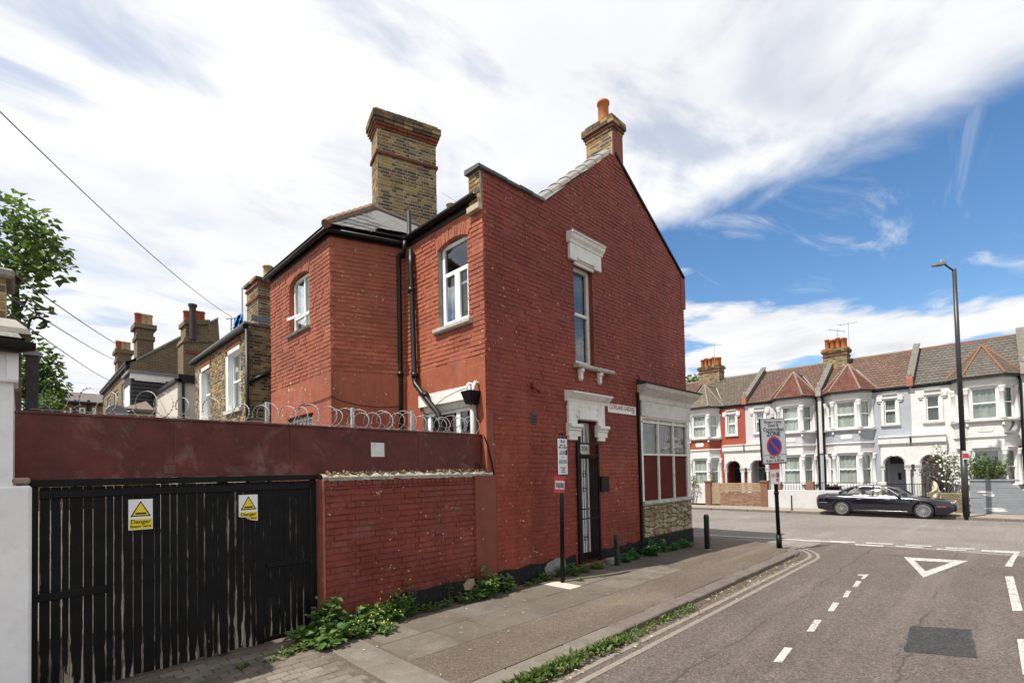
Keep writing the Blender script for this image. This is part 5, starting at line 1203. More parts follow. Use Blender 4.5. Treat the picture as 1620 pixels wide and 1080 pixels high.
zt = on_y(975, 845, pbm.y).z; mb = MB(); mb.hexa([(pbm.x-.05, pbm.y-.05, .05), (pbm.x+.05, pbm.y-.05, .05), (pbm.x+.05, pbm.y+.05, .05), (pbm.x-.05, pbm.y+.05, .05), (pbm.x-.065, pbm.y-.045, zt), (pbm.x+.015, pbm.y-.045, zt), (pbm.x+.015, pbm.y+.045, zt-.02), (pbm.x-.065, pbm.y+.045, zt-.02)])
mb.build('shaft', vary('worn_black_post', (.022, .022, .024), .4, 9, .6, .3, 40, 1, .4, (.16, .15, .14)), sp_, bevel=.01)
bb = on_z(1119, 869, PV); bo = thing('bollard', 'slim dark green metal bollard on the corner pavement past the shop', 'bollard', tuple(bb)); bzt = on_y(1118, 813, bb.y).z
mb = MB(); mb.lathe((bb.x, bb.y, 0), [(.062, .02), (.062, bzt-.10), (.066, bzt-.09), (.066, bzt-.06), (.058, bzt-.02), (.03, bzt)], 16); mb.build('shaft', vary('dark_green_metal', (.010, .028, .024), .2, 5, .35, .05), bo, True)
mb = MB(); mb.lathe((bb.x, bb.y, 0), [(.10, PV-.02), (.10, PV+.006), (.07, PV+.02)], 14); mb.build('base_collar', m['cement'], bo)
# controlled zone sign
zb = on_z(1233, 866, PV); zs = thing('zone_sign', 'leaning black pole carrying a white controlled parking zone panel on the corner', 'sign', tuple(zb))
def on_depth(x, y, p):
    d = ray(x, y); dep = (Vector(p)-CAM).dot(CF); return CAM+d*(dep/d.dot(CF))
zt_ = on_depth(1222, 660, zb); pole(zs, (zb.x, zb.y, .0), tuple(zt_), .045, seg=16); pm_ = on_depth(1230, 815, zb)
mb = MB(); mb.tube([(zb.x, zb.y, .05), tuple(zb.lerp(zt_, .10))], .062, 14); mb.tube([tuple(zb.lerp(zt_, .41)), tuple(zb.lerp(zt_, .43))], .056, 14); mb.build('pole_sleeve', m['black'], zs, True)
zU = Vector((_r0.x*.94+_f0.x*.34, _r0.y*.94+_f0.y*.34, 0)).normalized(); zN = Vector((zU.y, -zU.x, 0)); zUp = (zt_-zb).normalized(); zUp = (zUp-zN*zUp.dot(zN)).normalized()
zU = (zU-zUp*zU.dot(zUp)).normalized()
zc = on_depth(1220.3, 697.5, zb)+zN*.075; pxm = FOC/(zb-CAM).dot(CF); zw, zh = 23.4/pxm/.93, 35.0/pxm
def zplate(u0, u1, v0, v1, d, nm, mt_, t=.002):
    q = MB(); P_ = [zc+zU*u0+zUp*v0, zc+zU*u1+zUp*v0, zc+zU*u1+zUp*v1, zc+zU*u0+zUp*v1]; q.add([p+zN*d for p in P_]+[p+zN*(d-t) for p in P_], [(0, 3, 2, 1), (4, 5, 6, 7), (0, 1, 5, 4), (1, 2, 6, 5), (2, 3, 7, 6), (3, 0, 4, 7)], True); return q.build(nm, mt_, zs)
def zdisc(cv, r, d, nm, mt_):
    q = MB(); P_ = [zc+zU*r*math.cos(2*math.pi*i/40)+zUp*(cv+r*math.sin(2*math.pi*i/40))+zN*d for i in range(40)]; q.add(P_, [tuple(range(40))], True); return q.build(nm, mt_, zs)
zplate(-zw-.02, zw, -zh-.02, zh+.005, -.012, 'backing', m['black'], .025); zplate(-zw, zw, -zh, zh, 0, 'panel', MT('sign_face', (.52, .52, .52), .35).m)
bl_ = m['black']
for a in ((-zw, zw, -zh*.63, -zh*.615), (-zw+.008, zw-.008, zh-.014, zh-.008), (-zw+.008, zw-.008, -zh+.008, -zh+.014), (-zw+.008, -zw+.014, -zh, zh), (zw-.014, zw-.008, -zh, zh)): zplate(*a, .002, 'rule', bl_, .001)
rdm, blm = MT('sign_red', (.42, .008, .018), .4).m, MT('sign_blue_disc', (.012, .018, .22), .4).m
zdisc(-zh*.24, zw*.62, .003, 'red_ring', rdm); zdisc(-zh*.24, zw*.51, .005, 'blue_disc', blm)
q = MB(); c_ = zc-zUp*zh*.24; d1 = (zU-zUp).normalized(); d2 = (zU+zUp).normalized(); r_ = zw*.52; q.add([c_+d1*r_+d2*.028+zN*.007, c_+d1*r_-d2*.028+zN*.007, c_-d1*r_-d2*.028+zN*.007, c_-d1*r_+d2*.028+zN*.007], [(0, 1, 2, 3)], True); q.build('slash', rdm, zs)
for t, v, s_, w_ in (('Green Lanes', .86, .095, 1.45), ('Zone B', .70, .095, .84), ('Controlled', .52, .125, 1.66), ('ZONE', .31, .16, 1.12), ('Mon - Fri', -.73, .085, .86), ('8 am - 6.30 pm', -.88, .085, 1.42)):
    lettering('lettering', t, bl_, zs, tuple(zc+zUp*zh*v+zN*.004), tuple(zU), tuple(zUp), s_, bold=.002 if t == 'ZONE' else 0, width=zw*w_)
zp = on_depth(1222.5, 748, zb); dz_ = zp-zc
def zcard(du, dv, w_, h_, d, nm, mt_):
    q = MB(); P_ = [zp+zN*d+zU*(du+a)+zUp*(dv+b) for a, b in ((-w_, -h_), (w_, -h_), (w_, h_), (-w_, h_))]; q.add(P_, [(0, 1, 2, 3)], True); q.add([p-zN*.003 for p in P_], [(0, 1, 2, 3)], True); return q.build(nm, mt_, zs)
pk = MT('notice_pink', (.66, .60, .60), .5).m
zcard(0, 0, 10/pxm, 17/pxm, .07, 'notice', pk); zcard(0, 11/pxm, 10/pxm, 5/pxm, .073, 'notice_header', rd); zcard(-4/pxm, -3/pxm, 4/pxm, 2.5/pxm, .073, 'notice_picture', vary('notice_green', (.30, .36, .16), .4, 30)); zcard(5/pxm, -3/pxm, 3/pxm, 4/pxm, .073, 'notice_picture', vary('notice_purple', (.18, .08, .16), .4, 30)); zcard(4/pxm, -11/pxm, 2.6/pxm, 2.2/pxm, .073, 'notice_picture', rd)
# ------------------------------------------------------------------ the terrace across the main road
TX = 32.5; TW = 4.1; TZ = -.22                  # facade plane, house width, ground
def paint(name, c, a=.06): return vary(name, c, a, 1.5, .7, .12, 30, .35, .3, tuple(x*.78 for x in c))
P = {'red': paint('terracotta_render', (.29, .065, .040)), 'lilac': paint('pale_lilac_render', (.50, .475, .495)), 'grey': paint('blue_grey_render', (.335, .355, .385)),
     'white': paint('white_brick_paint', (.60, .595, .58), .1), 'trim': paint('white_trim', (.60, .592, .57), .08), 'off': paint('off_white', (.52, .505, .475))}
RT = {'brown': tiles('brown_concrete_tile', [(0.115, 0.089, 0.066), (0.132, 0.102, 0.079), (0.099, 0.079, 0.059), (0.125, 0.099, 0.073)], (0.066, 0.056, 0.043), .3),
      'redbrown': tiles('red_brown_tile', [(0.132, 0.069, 0.050), (0.109, 0.063, 0.046), (0.149, 0.083, 0.059), (0.122, 0.083, 0.063)], (0.066, 0.046, 0.036), .25),
      'red': tiles('red_clay_tile', [(0.122, 0.038, 0.025), (0.139, 0.048, 0.032), (0.102, 0.034, 0.024), (0.129, 0.059, 0.043)], (0.056, 0.033, 0.026), .15),
      'grey': tiles('grey_tile', [(.105, .092, .080), (.12, .104, .09), (.094, .082, .07)], (.07, .06, .052)),
      'tan': tiles('tan_tile', [(0.149, 0.122, 0.089), (0.158, 0.132, 0.099), (0.132, 0.109, 0.079)], (0.086, 0.073, 0.056))}
hipm = {'tan': tiles('tan_hip', [(.21, .18, .14)], (.15, .13, .10)), 'clay': tiles('clay_hip', [(.22, .105, .055), (.19, .09, .048)], (.16, .085, .05)), 'brown': tiles('brown_hip', [(.22, .16, .12)], (.13, .10, .08))}
RX, RZ = 36.3, 8.58; EZ = 6.08
def terrace_house(y_left, mirror, wall, bayc, roofm, bayroof, hip, label, doorc, curt, narrow_curt, seed, dish=False, lead=True):
    """y_left: the larger Y (left in the picture). u runs from the left party wall to the right one; mirror puts the bay on the right"""
    root = thing('terrace_house', label, 'house', (TX+2, y_left-TW/2, TZ), 'terraced houses across the main road')
    def uu(a): return a if not mirror else TW-a
    F = Fr((TX, y_left, 0), (0, -1), (-1, 0))
    def rng(a, b): a, b = uu(a), uu(b); return (a, b) if a < b else (b, a)
    # bay in plan: from ub0 to ub1 on the wall, front from uf0 to uf1 at depth D
    ub0, ub1, uf0, uf1, D = .30, 2.46, .76, 1.98, .62
    nw = rng(2.98, 3.50); dw = rng(2.92, 3.78)
    holes = [(nw[0], nw[1], 4.18, 5.55, .12), (dw[0], dw[1], TZ, 2.55, .9), (*rng(ub0+.05, ub1-.05), TZ+.2, EZ-.2, .02)]
    mb = MB(F); panel(mb, 0, TW, TZ, [(0, EZ), (TW, EZ)], holes, 0); mb.build('front_wall', P[wall], root)
    mb = MB(F); mb.box(0, TW, -7.6, -7.5, TZ, EZ); mb.box(0, .02, -7.5, -.01, TZ, EZ); mb.box(TW-.02, TW, -7.5, -.01, TZ, EZ); mb.build('back_wall', P[wall], root)
    # narrow window over the door
    w = window(root, F, nw[0], nw[1], 4.20, 5.53, -.05, .055, (), (4.92,), m['upvc'], m['glass'], narrow_curt, .05, .06, gap=.10)
    mb = MB(F); mb.sweep([(0, 4.10), (.09, 4.10), (.11, 4.18), (0, 4.20)], nw[0]-.16, nw[1]+.16); mb.build('sill', P['trim'], root)
    mb = MB(F); mb.box(nw[0]-.13, nw[0], 0, .05, 4.18, 5.45); mb.box(nw[1], nw[1]+.13, 0, .05, 4.18, 5.45); mb.box(nw[0]-.13, nw[1]+.13, 0, .05, 5.551, 5.76); mb.build('architrave', P['trim'], root)
    mb = MB(F); mb.sweep([(.05, 5.74), (.12, 5.77), (.13, 5.82), (.0, 5.83)], nw[0]-.06, nw[1]+.06); mb.build('window_hood', P['trim'], root)
    for a in (nw[0]-.30, nw[1]+.06): mb = MB(F); mb.prism([(a, 5.42), (a+.24, 5.42), (a+.24, 5.68), (a, 5.68)], .0, .09); mb.prism([(a+.04, 5.34), (a+.20, 5.34), (a+.20, 5.42), (a+.04, 5.42)], 0, .06); mb.build('capital', P['trim'], root, bevel=.02)
    # two-storey bay: three faces
    pts = [(ub0, 0), (uf0, D), (uf1, D), (ub1, 0)]
    pts = [(uu(a), d) for a, d in pts]
    if mirror: pts = pts[::-1]
    fl = [(1.02, 2.66, TZ, 3.02), (4.10, 5.56, 3.30, EZ-.02)]
    for k in range(3):
        (a, da), (b, db) = pts[k], pts[k+1]; A = F(a, da, 0); B = F(b, db, 0); d = (B-A); L_ = d.length; U = d.normalized(); N = Vector((-U.y, U.x, 0))
        if N.dot(F.N) < 0: N = -N
        BF = Fr(A, (U.x, U.y), (N.x, N.y)); front = (k == 1); mrg = .17 if front else .13
        hs = [(mrg, L_-mrg, z0, z1, .10) for z0, z1, _, _ in fl]
        mb = MB(BF); panel(mb, 0, L_, TZ, [(0, EZ), (L_, EZ)], hs, 0); mb.build('bay_face', P['trim'], root)
        mb = MB(BF); mb.box(0, L_, .004, .02, 3.36, 3.92); mb.build('bay_apron', P[bayc], root)
        for z0, z1, zz0, zz1 in fl:
            window(root, BF, mrg, L_-mrg, z0, z1, -.05, .05, (), (z0+(z1-z0)*.52,), m['upvc'], m['glass'], curt, .05, .06, gap=.10, room=False)
            mb = MB(BF); mb.sweep([(0, z1+.06), (.05, z1+.07), (.07, z1+.12), (0, z1+.14)], mrg-.04, L_-mrg+.04); mb.build('window_hood', P['trim'], root)
        mb = MB(BF); mb.sweep([(0, 3.94), (.10, 3.97), (.15, 4.0), (.16, 4.05), (0, 4.08)], 0, L_, .42, .42); mb.build('sill_course', P['trim'], root); mb = MB(BF); mb.sweep([(0, 3.20), (.05, 3.24), (.07, 3.30), (0, 3.34)], 0, L_, .42, .42); mb.build('string_course', P['trim'], root); mb = MB(BF); mb.sweep([(0, EZ-.26), (.03, EZ-.24), (.05, EZ-.10), (0, EZ-.04)], 0, L_, .42, .42); mb.build('eaves_course', P['trim'], root)
        if front:
            c_ = L_/2; mb = MB(BF); mb.prism([(c_-.28+.0, 3.56), (c_-.22, 3.50), (c_+.22, 3.50), (c_+.28, 3.56), (c_+.28, 3.70), (c_+.22, 3.76), (c_-.22, 3.76), (c_-.28, 3.70)], .02, .04); mb.build('plaque', P['trim'], root, bevel=.01)
    for (a, da) in pts:                        # engaged columns with capitals at the corners of the bay
        for z0, z1, _, _ in fl:
            mb = MB(F); mb.lathe((a, da+.0, 0), [(.12, z0-.02), (.12, z0+.06), (.085, z0+.10), (.085, z1-.24), (.10, z1-.22), (.085, z1-.19), (.13, z1-.04), (.135, z1+.03), (.12, z1+.05)], 10); mb.build('column', P['trim'], root, True)
    for (a, da) in (pts[1], pts[2]):
        mb = MB(F); mb.box(a-.05, a+.05, da-.05, da+.10, 3.78, 3.95); mb.build('bracket', P['trim'], root, bevel=.015)
    # bay roof: faceted pyramid running back into the slope
    ex = [(ub0-.28, -.02), (uf0-.13, D+.22), (uf1+.13, D+.22), (ub1+.28, -.02)]; ex = [F(uu(a), d, EZ+.04) for a, d in ex]; ap = F(uu((ub0+ub1)/2), -.42, 7.72); bk = F(uu((ub0+ub1)/2), -2.3, 7.74)
    mb = MB(); mb.add(ex+[ap, bk], [(0, 1, 4), (1, 2, 4), (2, 3, 4)], True)
    lf = F(uu(ub0-.28), -.05, EZ+.06); rf = F(uu(ub1+.28), -.05, EZ+.06); mb.add([lf, ap, bk, rf], [(0, 1, 2), (3, 2, 1)], True)
    br = mb.build('bay_roof', RT[bayroof], root)
    for a, b in ((ex[0], ex[1]), (ex[1], ex[2]), (ex[2], ex[3])): slates(a, b, ap.lerp(b, .02), ap.lerp(a, .02), 9, 12, RT[bayroof], br, 'tile', .014, False)
    for a, b in ((lf, 0), (rf, 1)):
        slates(lf if b == 0 else ap, ap if b == 0 else rf, bk, bk.lerp(lf if b == 0 else ap, .02) if b == 0 else bk, 5, 9, RT[bayroof], br, 'tile', .012, False)
    for p in ex: mb = MB(); mb.tube([tuple(p+Vector((0, 0, .02))), tuple(ap+Vector((0, 0, .03)))], [.055, .06], 6); mb.build('hip', hipm[hip], br)
    mb = MB(); mb.tube([tuple(ap), tuple(bk)], .05, 6); mb.build('ridge', hipm[hip], br)
    if lead: mb = MB(); mb.tube([tuple(rf if not mirror else lf), tuple(bk)], .045, 5); mb.tube([tuple(lf if not mirror else rf), tuple(bk)], .045, 5); mb.build('valley_lead', m['galv'], br)
    mb = MB(); mb.tube([tuple(p-Vector((0, 0, .03))) for p in ex], .045, 7); mb.build('gutter', m['cast_iron'], root)
    a, b = rng(2.5, TW-.05); mb = MB(F); mb.tube([(a+.1, .08, EZ-.02), (b, .08, EZ-.02)], .05, 7); mb.box(a, b, 0, .04, EZ-.12, EZ); mb.build('gutter', m['cast_iron'], root)
    # main roof
    ea, eb = F(.06, .14, EZ+.02), F(TW-.06, .14, EZ+.02); ra, rb_ = F(.06, -(RX-TX), RZ), F(TW-.06, -(RX-TX), RZ)
    mb = MB(); mb.add([ea, eb, rb_, ra, F(.06, -7.5, EZ), F(TW-.06, -7.5, EZ)], [(0, 1, 2, 3), (3, 2, 5, 4)], True); mr_ = mb.build('main_roof', RT[roofm], root)
    slates(ea, eb, rb_, ra, 20, 14, RT[roofm], mr_, 'tile', .02, False)
    mb = MB(); mb.tube([tuple(ra), tuple(rb_)], .09, 7); mb.build('ridge', hipm[hip], mr_)
    # porch with one arched opening, and the door behind
    pa, pb_ = rng(2.78, TW-.0); c_ = (dw[0]+dw[1])/2; zs_, rd_ = 2.06, .43
    mb = MB(F); N_ = 12
    for i in range(N_):
        x0 = c_-rd_+2*rd_*i/N_; x1 = c_-rd_+2*rd_*(i+1)/N_
        def za(x): return zs_+math.sqrt(max(0, rd_*rd_-(x-c_)**2))
        mb.hexa([(x0, .02, za(x0)), (x1, .02, za(x1)), (x1, .20, za(x1)), (x0, .20, za(x0)), (x0, .02, 3.02), (x1, .02, 3.02), (x1, .20, 3.02), (x0, .20, 3.02)])
    mb.box(pa, c_-rd_, .02, .20, zs_, 3.02); mb.box(c_+rd_, pb_, .02, .20, zs_, 3.02); mb.build('porch_front', P['trim'], root)
    mb = MB(F); ring_ = []
    for i in range(15): t = math.pi*i/14; ring_.append((c_-(rd_+.08)*math.cos(t), .22, zs_+(rd_+.08)*math.sin(t)))
    mb.tube(ring_, .055, 6); mb.box(c_-.07, c_+.07, .2, .28, zs_+rd_+.02, zs_+rd_+.26); mb.build('arch_moulding', P['trim'], root)
    for a, b in ((c_-rd_-.22, c_-rd_), (c_+rd_, c_+rd_+.22)):
        a = max(a, pa); b = min(b, pb_); mb = MB(F); mb.box(a+.015, b-.015, .02, .21, TZ, zs_-.24); mb.build('porch_column', P['trim'], root, bevel=.02)
        mb = MB(F); mb.sweep([(0, zs_-.26), (.22, zs_-.26), (.22, zs_-.20), (.27, zs_-.06), (.28, zs_), (0, zs_)], a-.03, b+.03); mb.build('capital', P['trim'], root)
    mb = MB(F); mb.sweep([(0, 3.02), (.22, 3.02), (.24, 3.12), (.30, 3.16), (.30, 3.44), (.33, 3.46), (.35, 3.52), (0, 3.56)], pa-.08, pb_); mb.build('porch_cornice', P['trim'], root)
    mb = MB(F); mb.box(dw[0], dw[1], -.90, -.84, TZ, 2.55); mb.build('door_screen', P['off'] if wall != 'red' else P['red'], root)
    mb = MB(F); mb.box(dw[0]+.10, dw[0]+.72, -.84, -.80, TZ+.1, 2.02); d_ = mb.build('door', doorc, root)
    mb = MB(F); mb.box(dw[0]+.44, dw[0]+.58, -.80, -.79, 1.25, 1.62); mb.build('door_glass', m['room'], d_)
    mb = MB(F); mb.box(dw[0]+.12, dw[0]+.72, -.835, -.81, 2.10, 2.46); mb.build('fanlight', vary('fanlight_dark', (.055, .035, .028), .3, 5, .2, 0), root)
    return root, F, uu
h_doors = {'blk': vary('black_door', (.02, .016, .015), .2, 3), 'grn': vary('dark_green_door', (.10, .15, .135), .1, 3), 'gry': vary('grey_door', (.33, .34, .36), .08, 3), 'wht': vary('pale_door', (.52, .52, .52), .06, 3)}
YT = [15.60, 11.50, 7.40, 3.30]
th = []
th.append(terrace_house(YT[0], False, 'red', 'red', 'brown', 'tan', 'tan', 'terraced house with terracotta walls, white bay and tan bay roof', h_doors['blk'], 'net', 'net', 1))
th.append(terrace_house(YT[1], True, 'lilac', 'lilac', 'redbrown', 'red', 'brown', 'pale lilac terraced house with red bay roof behind the zone sign', h_doors['grn'], 'net', 'net', 2))
th.append(terrace_house(YT[2], False, 'grey', 'grey', 'redbrown', 'red', 'brown', 'blue-grey terraced house with white trimmed bay and dark red bay roof', h_doors['gry'], 'net', 'drape', 3))
th.append(terrace_house(YT[3], True, 'white', 'white', 'grey', 'grey', 'clay', 'white terraced house with grey roof and orange hips behind the lamp post', h_doors['wht'], 'drape', 'drape_dark', 4, True))
th.append(terrace_house(YT[3]-TW, False, 'white', 'white', 'grey', 'grey', 'clay', 'white terraced house at the right edge of the picture', h_doors['blk'], 'drape', 'drape', 5))
th.append(terrace_house(YT[0]+TW, True, 'red', 'red', 'redbrown', 'redbrown', 'brown', 'terracotta terraced house mostly hidden behind the shop corner', h_doors['blk'], 'net', 'net', 6))
# party parapets between the roofs
copm = vary('weathered_coping', (.135, .125, .105), .25, 5, .9, .3)
for i, (y, rt, cm_) in enumerate(((YT[1], th[1][0], copm), (YT[2], th[2][0], copm), (YT[3], th[3][0], copm), (YT[3]-TW, th[4][0], copm))):
    F = Fr((TX, y, 0), (0, -1), (-1, 0)); mb = MB()
    a, b = Vector((TX-.12, y, EZ+.02)), Vector((RX, y, RZ)); up = Vector((0, 0, .34))
    mb.add([a+Vector((0, -.11, 0)), a+Vector((0, .11, 0)), b+Vector((0, .11, 0)), b+Vector((0, -.11, 0)), a+Vector((0, -.11, 0))+up, a+Vector((0, .11, 0))+up, b+Vector((0, .11, 0))+up, b+Vector((0, -.11, 0))+up], [(0, 3, 2, 1), (4, 5, 6, 7), (0, 1, 5, 4), (1, 2, 6, 5), (2, 3, 7, 6), (3, 0, 4, 7)], True)
    pp_ = mb.build('party_parapet', vary('grey_render', (.12, .112, .10), .2, 4, .9, .2), rt)
    n_ = 9
    for k in range(n_):
        p = a.lerp(b, k/n_)+up; q = a.lerp(b, (k+1)/n_-.004)+up; mb = MB(); mb.add([p+Vector((0, -.15, 0)), p+Vector((0, .15, 0)), q+Vector((0, .15, 0)), q+Vector((0, -.15, 0)), p+Vector((0, -.15, .05)), p+Vector((0, .15, .05)), q+Vector((0, .15, .05)), q+Vector((0, -.15, .05))], [(0, 3, 2, 1), (4, 5, 6, 7), (0, 1, 5, 4), (1, 2, 6, 5), (2, 3, 7, 6), (3, 0, 4, 7)], True); mb.build('coping_stone', cm_, pp_)
    mb = MB(); mb.box(TX-.22, TX+.10, y-.14, y+.14, EZ-.02, EZ+.50); mb.build('corbel', vary('terracotta_corbel', (.33, .13, .07) if i in (0, 2) else (.30, .27, .23), .25, 6), rt, bevel=.02)
    mb = MB(); mb.lathe((TX-.08, y, 0), [(.06, EZ+.48), (.10, EZ+.56), (.05, EZ+.64), (.07, EZ+.72), (.01, EZ+.80)], 8); mb.build('finial', m['cement'], rt, True)
# chimneys with rows of pots
def t_chimney(px, rt, label_pots, y, X0=RX-.3, z1=9.55, n=5, L=1.5):
    st_, U, V = chimney(rt, (X0, y), R(0), .95, L, 7.6, z1, m['stock'], [(z1-.34, .075, .04, rb), (z1-.10, .085, .08, m['stock_dark']), (z1-.01, .085, .10, m['stock_dark']), (z1+.08, .08, .05, m['stock_dark'])], seed=int(90+y))
    for i in range(n):
        for s_ in (-.22, .22):
            pot(st_, (X0+s_, y-L/2+.2+(L-.4)*i/(n-1)), z1+.12, .62+.06*((i+(s_ > 0)) % 2), .125, m['pot'])
    return st_
ch1 = t_chimney(1128, th[0][0], 5, 15.15, RX, 9.45); ch2 = t_chimney(1345, th[2][0], 4, 7.15, RX-.4, 8.95+.2, 4, 1.25)
def aerial(parent, base, h, ang=0):
    b = Vector(base); mb = MB(); mb.tube([tuple(b), tuple(b+Vector((0, 0, h)))], .018, 6); d = Vector((math.cos(ang), math.sin(ang), .12)); c_ = b+Vector((0, 0, h-.1)); s_ = Vector((-d.y, d.x, 0))
    mb.tube([tuple(c_-d*.5), tuple(c_+d*.6)], .014, 5)
    for i in range(6): q = c_-d*.45+d*(i*.2); w_ = .12+.03*i; mb.tube([tuple(q-s_*w_), tuple(q+s_*w_)], .009, 4)
    return mb.build('tv_aerial', m['galv'], parent)
aerial(ch1, (RX-.3, 14.75, 8.9), 2.3, 1.9); aerial(ch2, (RX-.2, 6.5, 8.9), 2.0, 1.2); aerial(ch2, (RX-.6, 7.0, 9.6), .9, 2.4)
# downpipes between the lilac and grey houses, dish and drain on the white house
for y in (7.52, 7.22):
    mb = MB(); mb.tube([(TX-.08, y+.06, EZ-.05), (TX-.08, y, EZ-.25), (TX-.08, y, TZ)], .05, 8); mb.build('downpipe', m['cast_iron'], th[1][0] if y > 7.4 else th[2][0], True)
mb = MB(); mb.box(TX-.06, TX, 7.29, 7.46, 2.8, EZ+.1); mb.build('party_pilaster', P['off'], th[2][0])
F = th[3][1]
p = on_x(1592, 676, TX-.35); mb = MB(); mb.lathe((0, 0, 0), [(.02, 0), (.18, .02), (.30, .07), (.36, .13), (.34, .13), (.18, .04)], 18)
Rm = Vector((-.80, -.25, .38)).to_track_quat('Z', 'Y').to_matrix()
mb.v = [Rm @ v + p for v in mb.v]; mb.tube([tuple(p), (TX, p.y, p.z-.25)], .03, 6); mb.build('satellite_dish', vary('dish_grey', (.10, .105, .115), .1, 3, .4, 0), th[3][0], True)
mb = MB(); q = on_x(1614, 600, TX-.09); mb.tube([(TX-.09, q.y+.05, EZ-.05), (TX-.09, q.y, EZ-.3), (TX-.09, q.y, TZ)], .05, 8); mb.build('downpipe', m['cast_iron'], th[3][0], True)
p = on_x(1613, 707, TX); mb = MB(F); mb.box(YT[3]-p.y-.15, YT[3]-p.y+.15, .0, .03, p.z-.07, p.z+.07); mb.build('number_plaque', m['red_rubber'], th[3][0])
p = on_x(1208, 647, TX); mb = MB(); mb.box(TX-.03, TX, p.y-.09, p.y+.09, p.z-.06, p.z+.07); mb.build('air_brick', m['red_rubber'], th[1][0])
# ------------------------------------------------------------------ front gardens: walls, railings, fence
GX = 30.55; GZ = zg(29)+.10
def gw(name, label, cat, y): return thing(name, label, cat, (GX, y, GZ))
y_a, y_b, y_c, y_d = on_x(1118, 780, GX).y, on_x(1213, 790, GX).y, on_x(1313, 795, GX).y, on_x(1545, 800, GX).y
g1w = gw('garden_wall', 'low brown brick garden wall topped by slatted timber fence before the terracotta house', 'wall', (y_a+y_b)/2)
mb = MB(); mb.box(GX, GX+.22, y_b+.3, y_a-.85, GZ-.3, GZ+.82); c1 = mb.build('brick_core', m['mortar'], g1w)
wbm = tiles('brown_wall_brick', [(.20, .095, .06), (.23, .115, .075), (.17, .085, .055), (.25, .135, .09)], (.11, .07, .05))
lay_bricks(Fr((GX, 0, 0), (0, 1), (-1, 0)), brick_cells(y_b+.3, y_a-.85, GZ+.02, [(y_b, GZ+.82), (y_a, GZ+.82)], [], 91), wbm, c1, .008)
for y in (y_b+.12, y_a-.10):
    mb = MB(); mb.box(GX-.05, GX+.30, y-.18, y+.18, GZ-.3, GZ+1.42); mb.box(GX-.09, GX+.34, y-.22, y+.22, GZ+1.42, GZ+1.52); mb.build('brick_pier', wbm, g1w, bevel=.01)
tm = vary('slatted_timber', (.30, .215, .135), .25, 5, .8, .3, 40, .8, .3, (.17, .12, .08))
for i in range(4):
    mb = MB(); mb.box(GX+.06, GX+.10, y_b+.3, y_a-.85, GZ+.86+i*.135, GZ+.98+i*.135); mb.build('fence_slat', tm, g1w)
gg = gw('garden_gate', 'slatted timber garden gate between brick pier and garden wall', 'gate', y_a-.55)
for i in range(9): mb = MB(); mb.box(GX+.04, GX+.08, y_a-.84, y_a-.30, GZ+.08+i*.148, GZ+.215+i*.148); mb.build('slat', tm, gg)
mb = MB(); mb.box(GX+.08, GX+.12, y_a-.80, y_a-.72, GZ, GZ+1.4); mb.box(GX+.08, GX+.12, y_a-.42, y_a-.34, GZ, GZ+1.4); mb.build('frame', tm, gg)
g2w = gw('garden_wall', 'plain pale grey rendered garden wall behind the rear of the dark blue car', 'wall', (y_b+y_c)/2)
mb = MB(); mb.box(GX, GX+.22, 4.55, y_b-.06, GZ-.3, GZ+.98); mb.build('rendered_wall', paint('pale_grey_render', (.50, .495, .49)), g2w, bevel=.012)
rl = gw('garden_railing', 'black iron railings above the pale grey garden wall', 'railing', 6)
for y in [4.6+.14*i for i in range(int((y_b-4.8)/.14))]: mb = MB(); mb.tube([(GX+.11, y, GZ+.97), (GX+.11, y, GZ+1.40)], .012, 5); mb.build('baluster', m['black_iron'], rl)
mb = MB(); mb.box(GX+.095, GX+.125, 4.6, y_b-.3, GZ+1.38, GZ+1.41); mb.build('top_rail', m['black_iron'], rl)
for y in (9.2, 7.55): mb = MB(); mb.box(GX+.05, GX+.35, y-.16, y+.16, GZ-.3, GZ+1.45); tag(mb.build('brick_pier', wbm, None, bevel=.01, origin=(GX+.2, y, GZ)), 'orange brick pier %s in the railings above the pale grey wall' % ('left of two' if y > 8 else 'right of two'), 'pier')
mb = MB(); mb.box(GX-.01, GX+.33, 4.2, 4.54, GZ-.3, GZ+1.42); mb.build('end_pier', P['off'], g2w, bevel=.02)
for k, (y, nm) in enumerate(((5.15, 'right'), (6.6, 'left'))):
    bn = thing('wheelie_bin', 'black wheelie bin behind the grey garden wall, %s one' % nm, 'bin', (31.4, y, GZ), 'wheelie bins in the front gardens')
    mb = MB(); mb.hexa([(31.15, y-.24, GZ), (31.65, y-.24, GZ), (31.65, y+.24, GZ), (31.15, y+.24, GZ), (31.1, y-.29, GZ+1.12), (31.75, y-.29, GZ+1.12), (31.75, y+.29, GZ+1.12), (31.1, y+.29, GZ+1.12)]); mb.build('tub', m['black'], bn, bevel=.03)
    mb = MB(); mb.box(31.07, 31.8, y-.31, y+.31, GZ+1.121, GZ+1.18); mb.build('lid', m['black'], bn, bevel=.02)
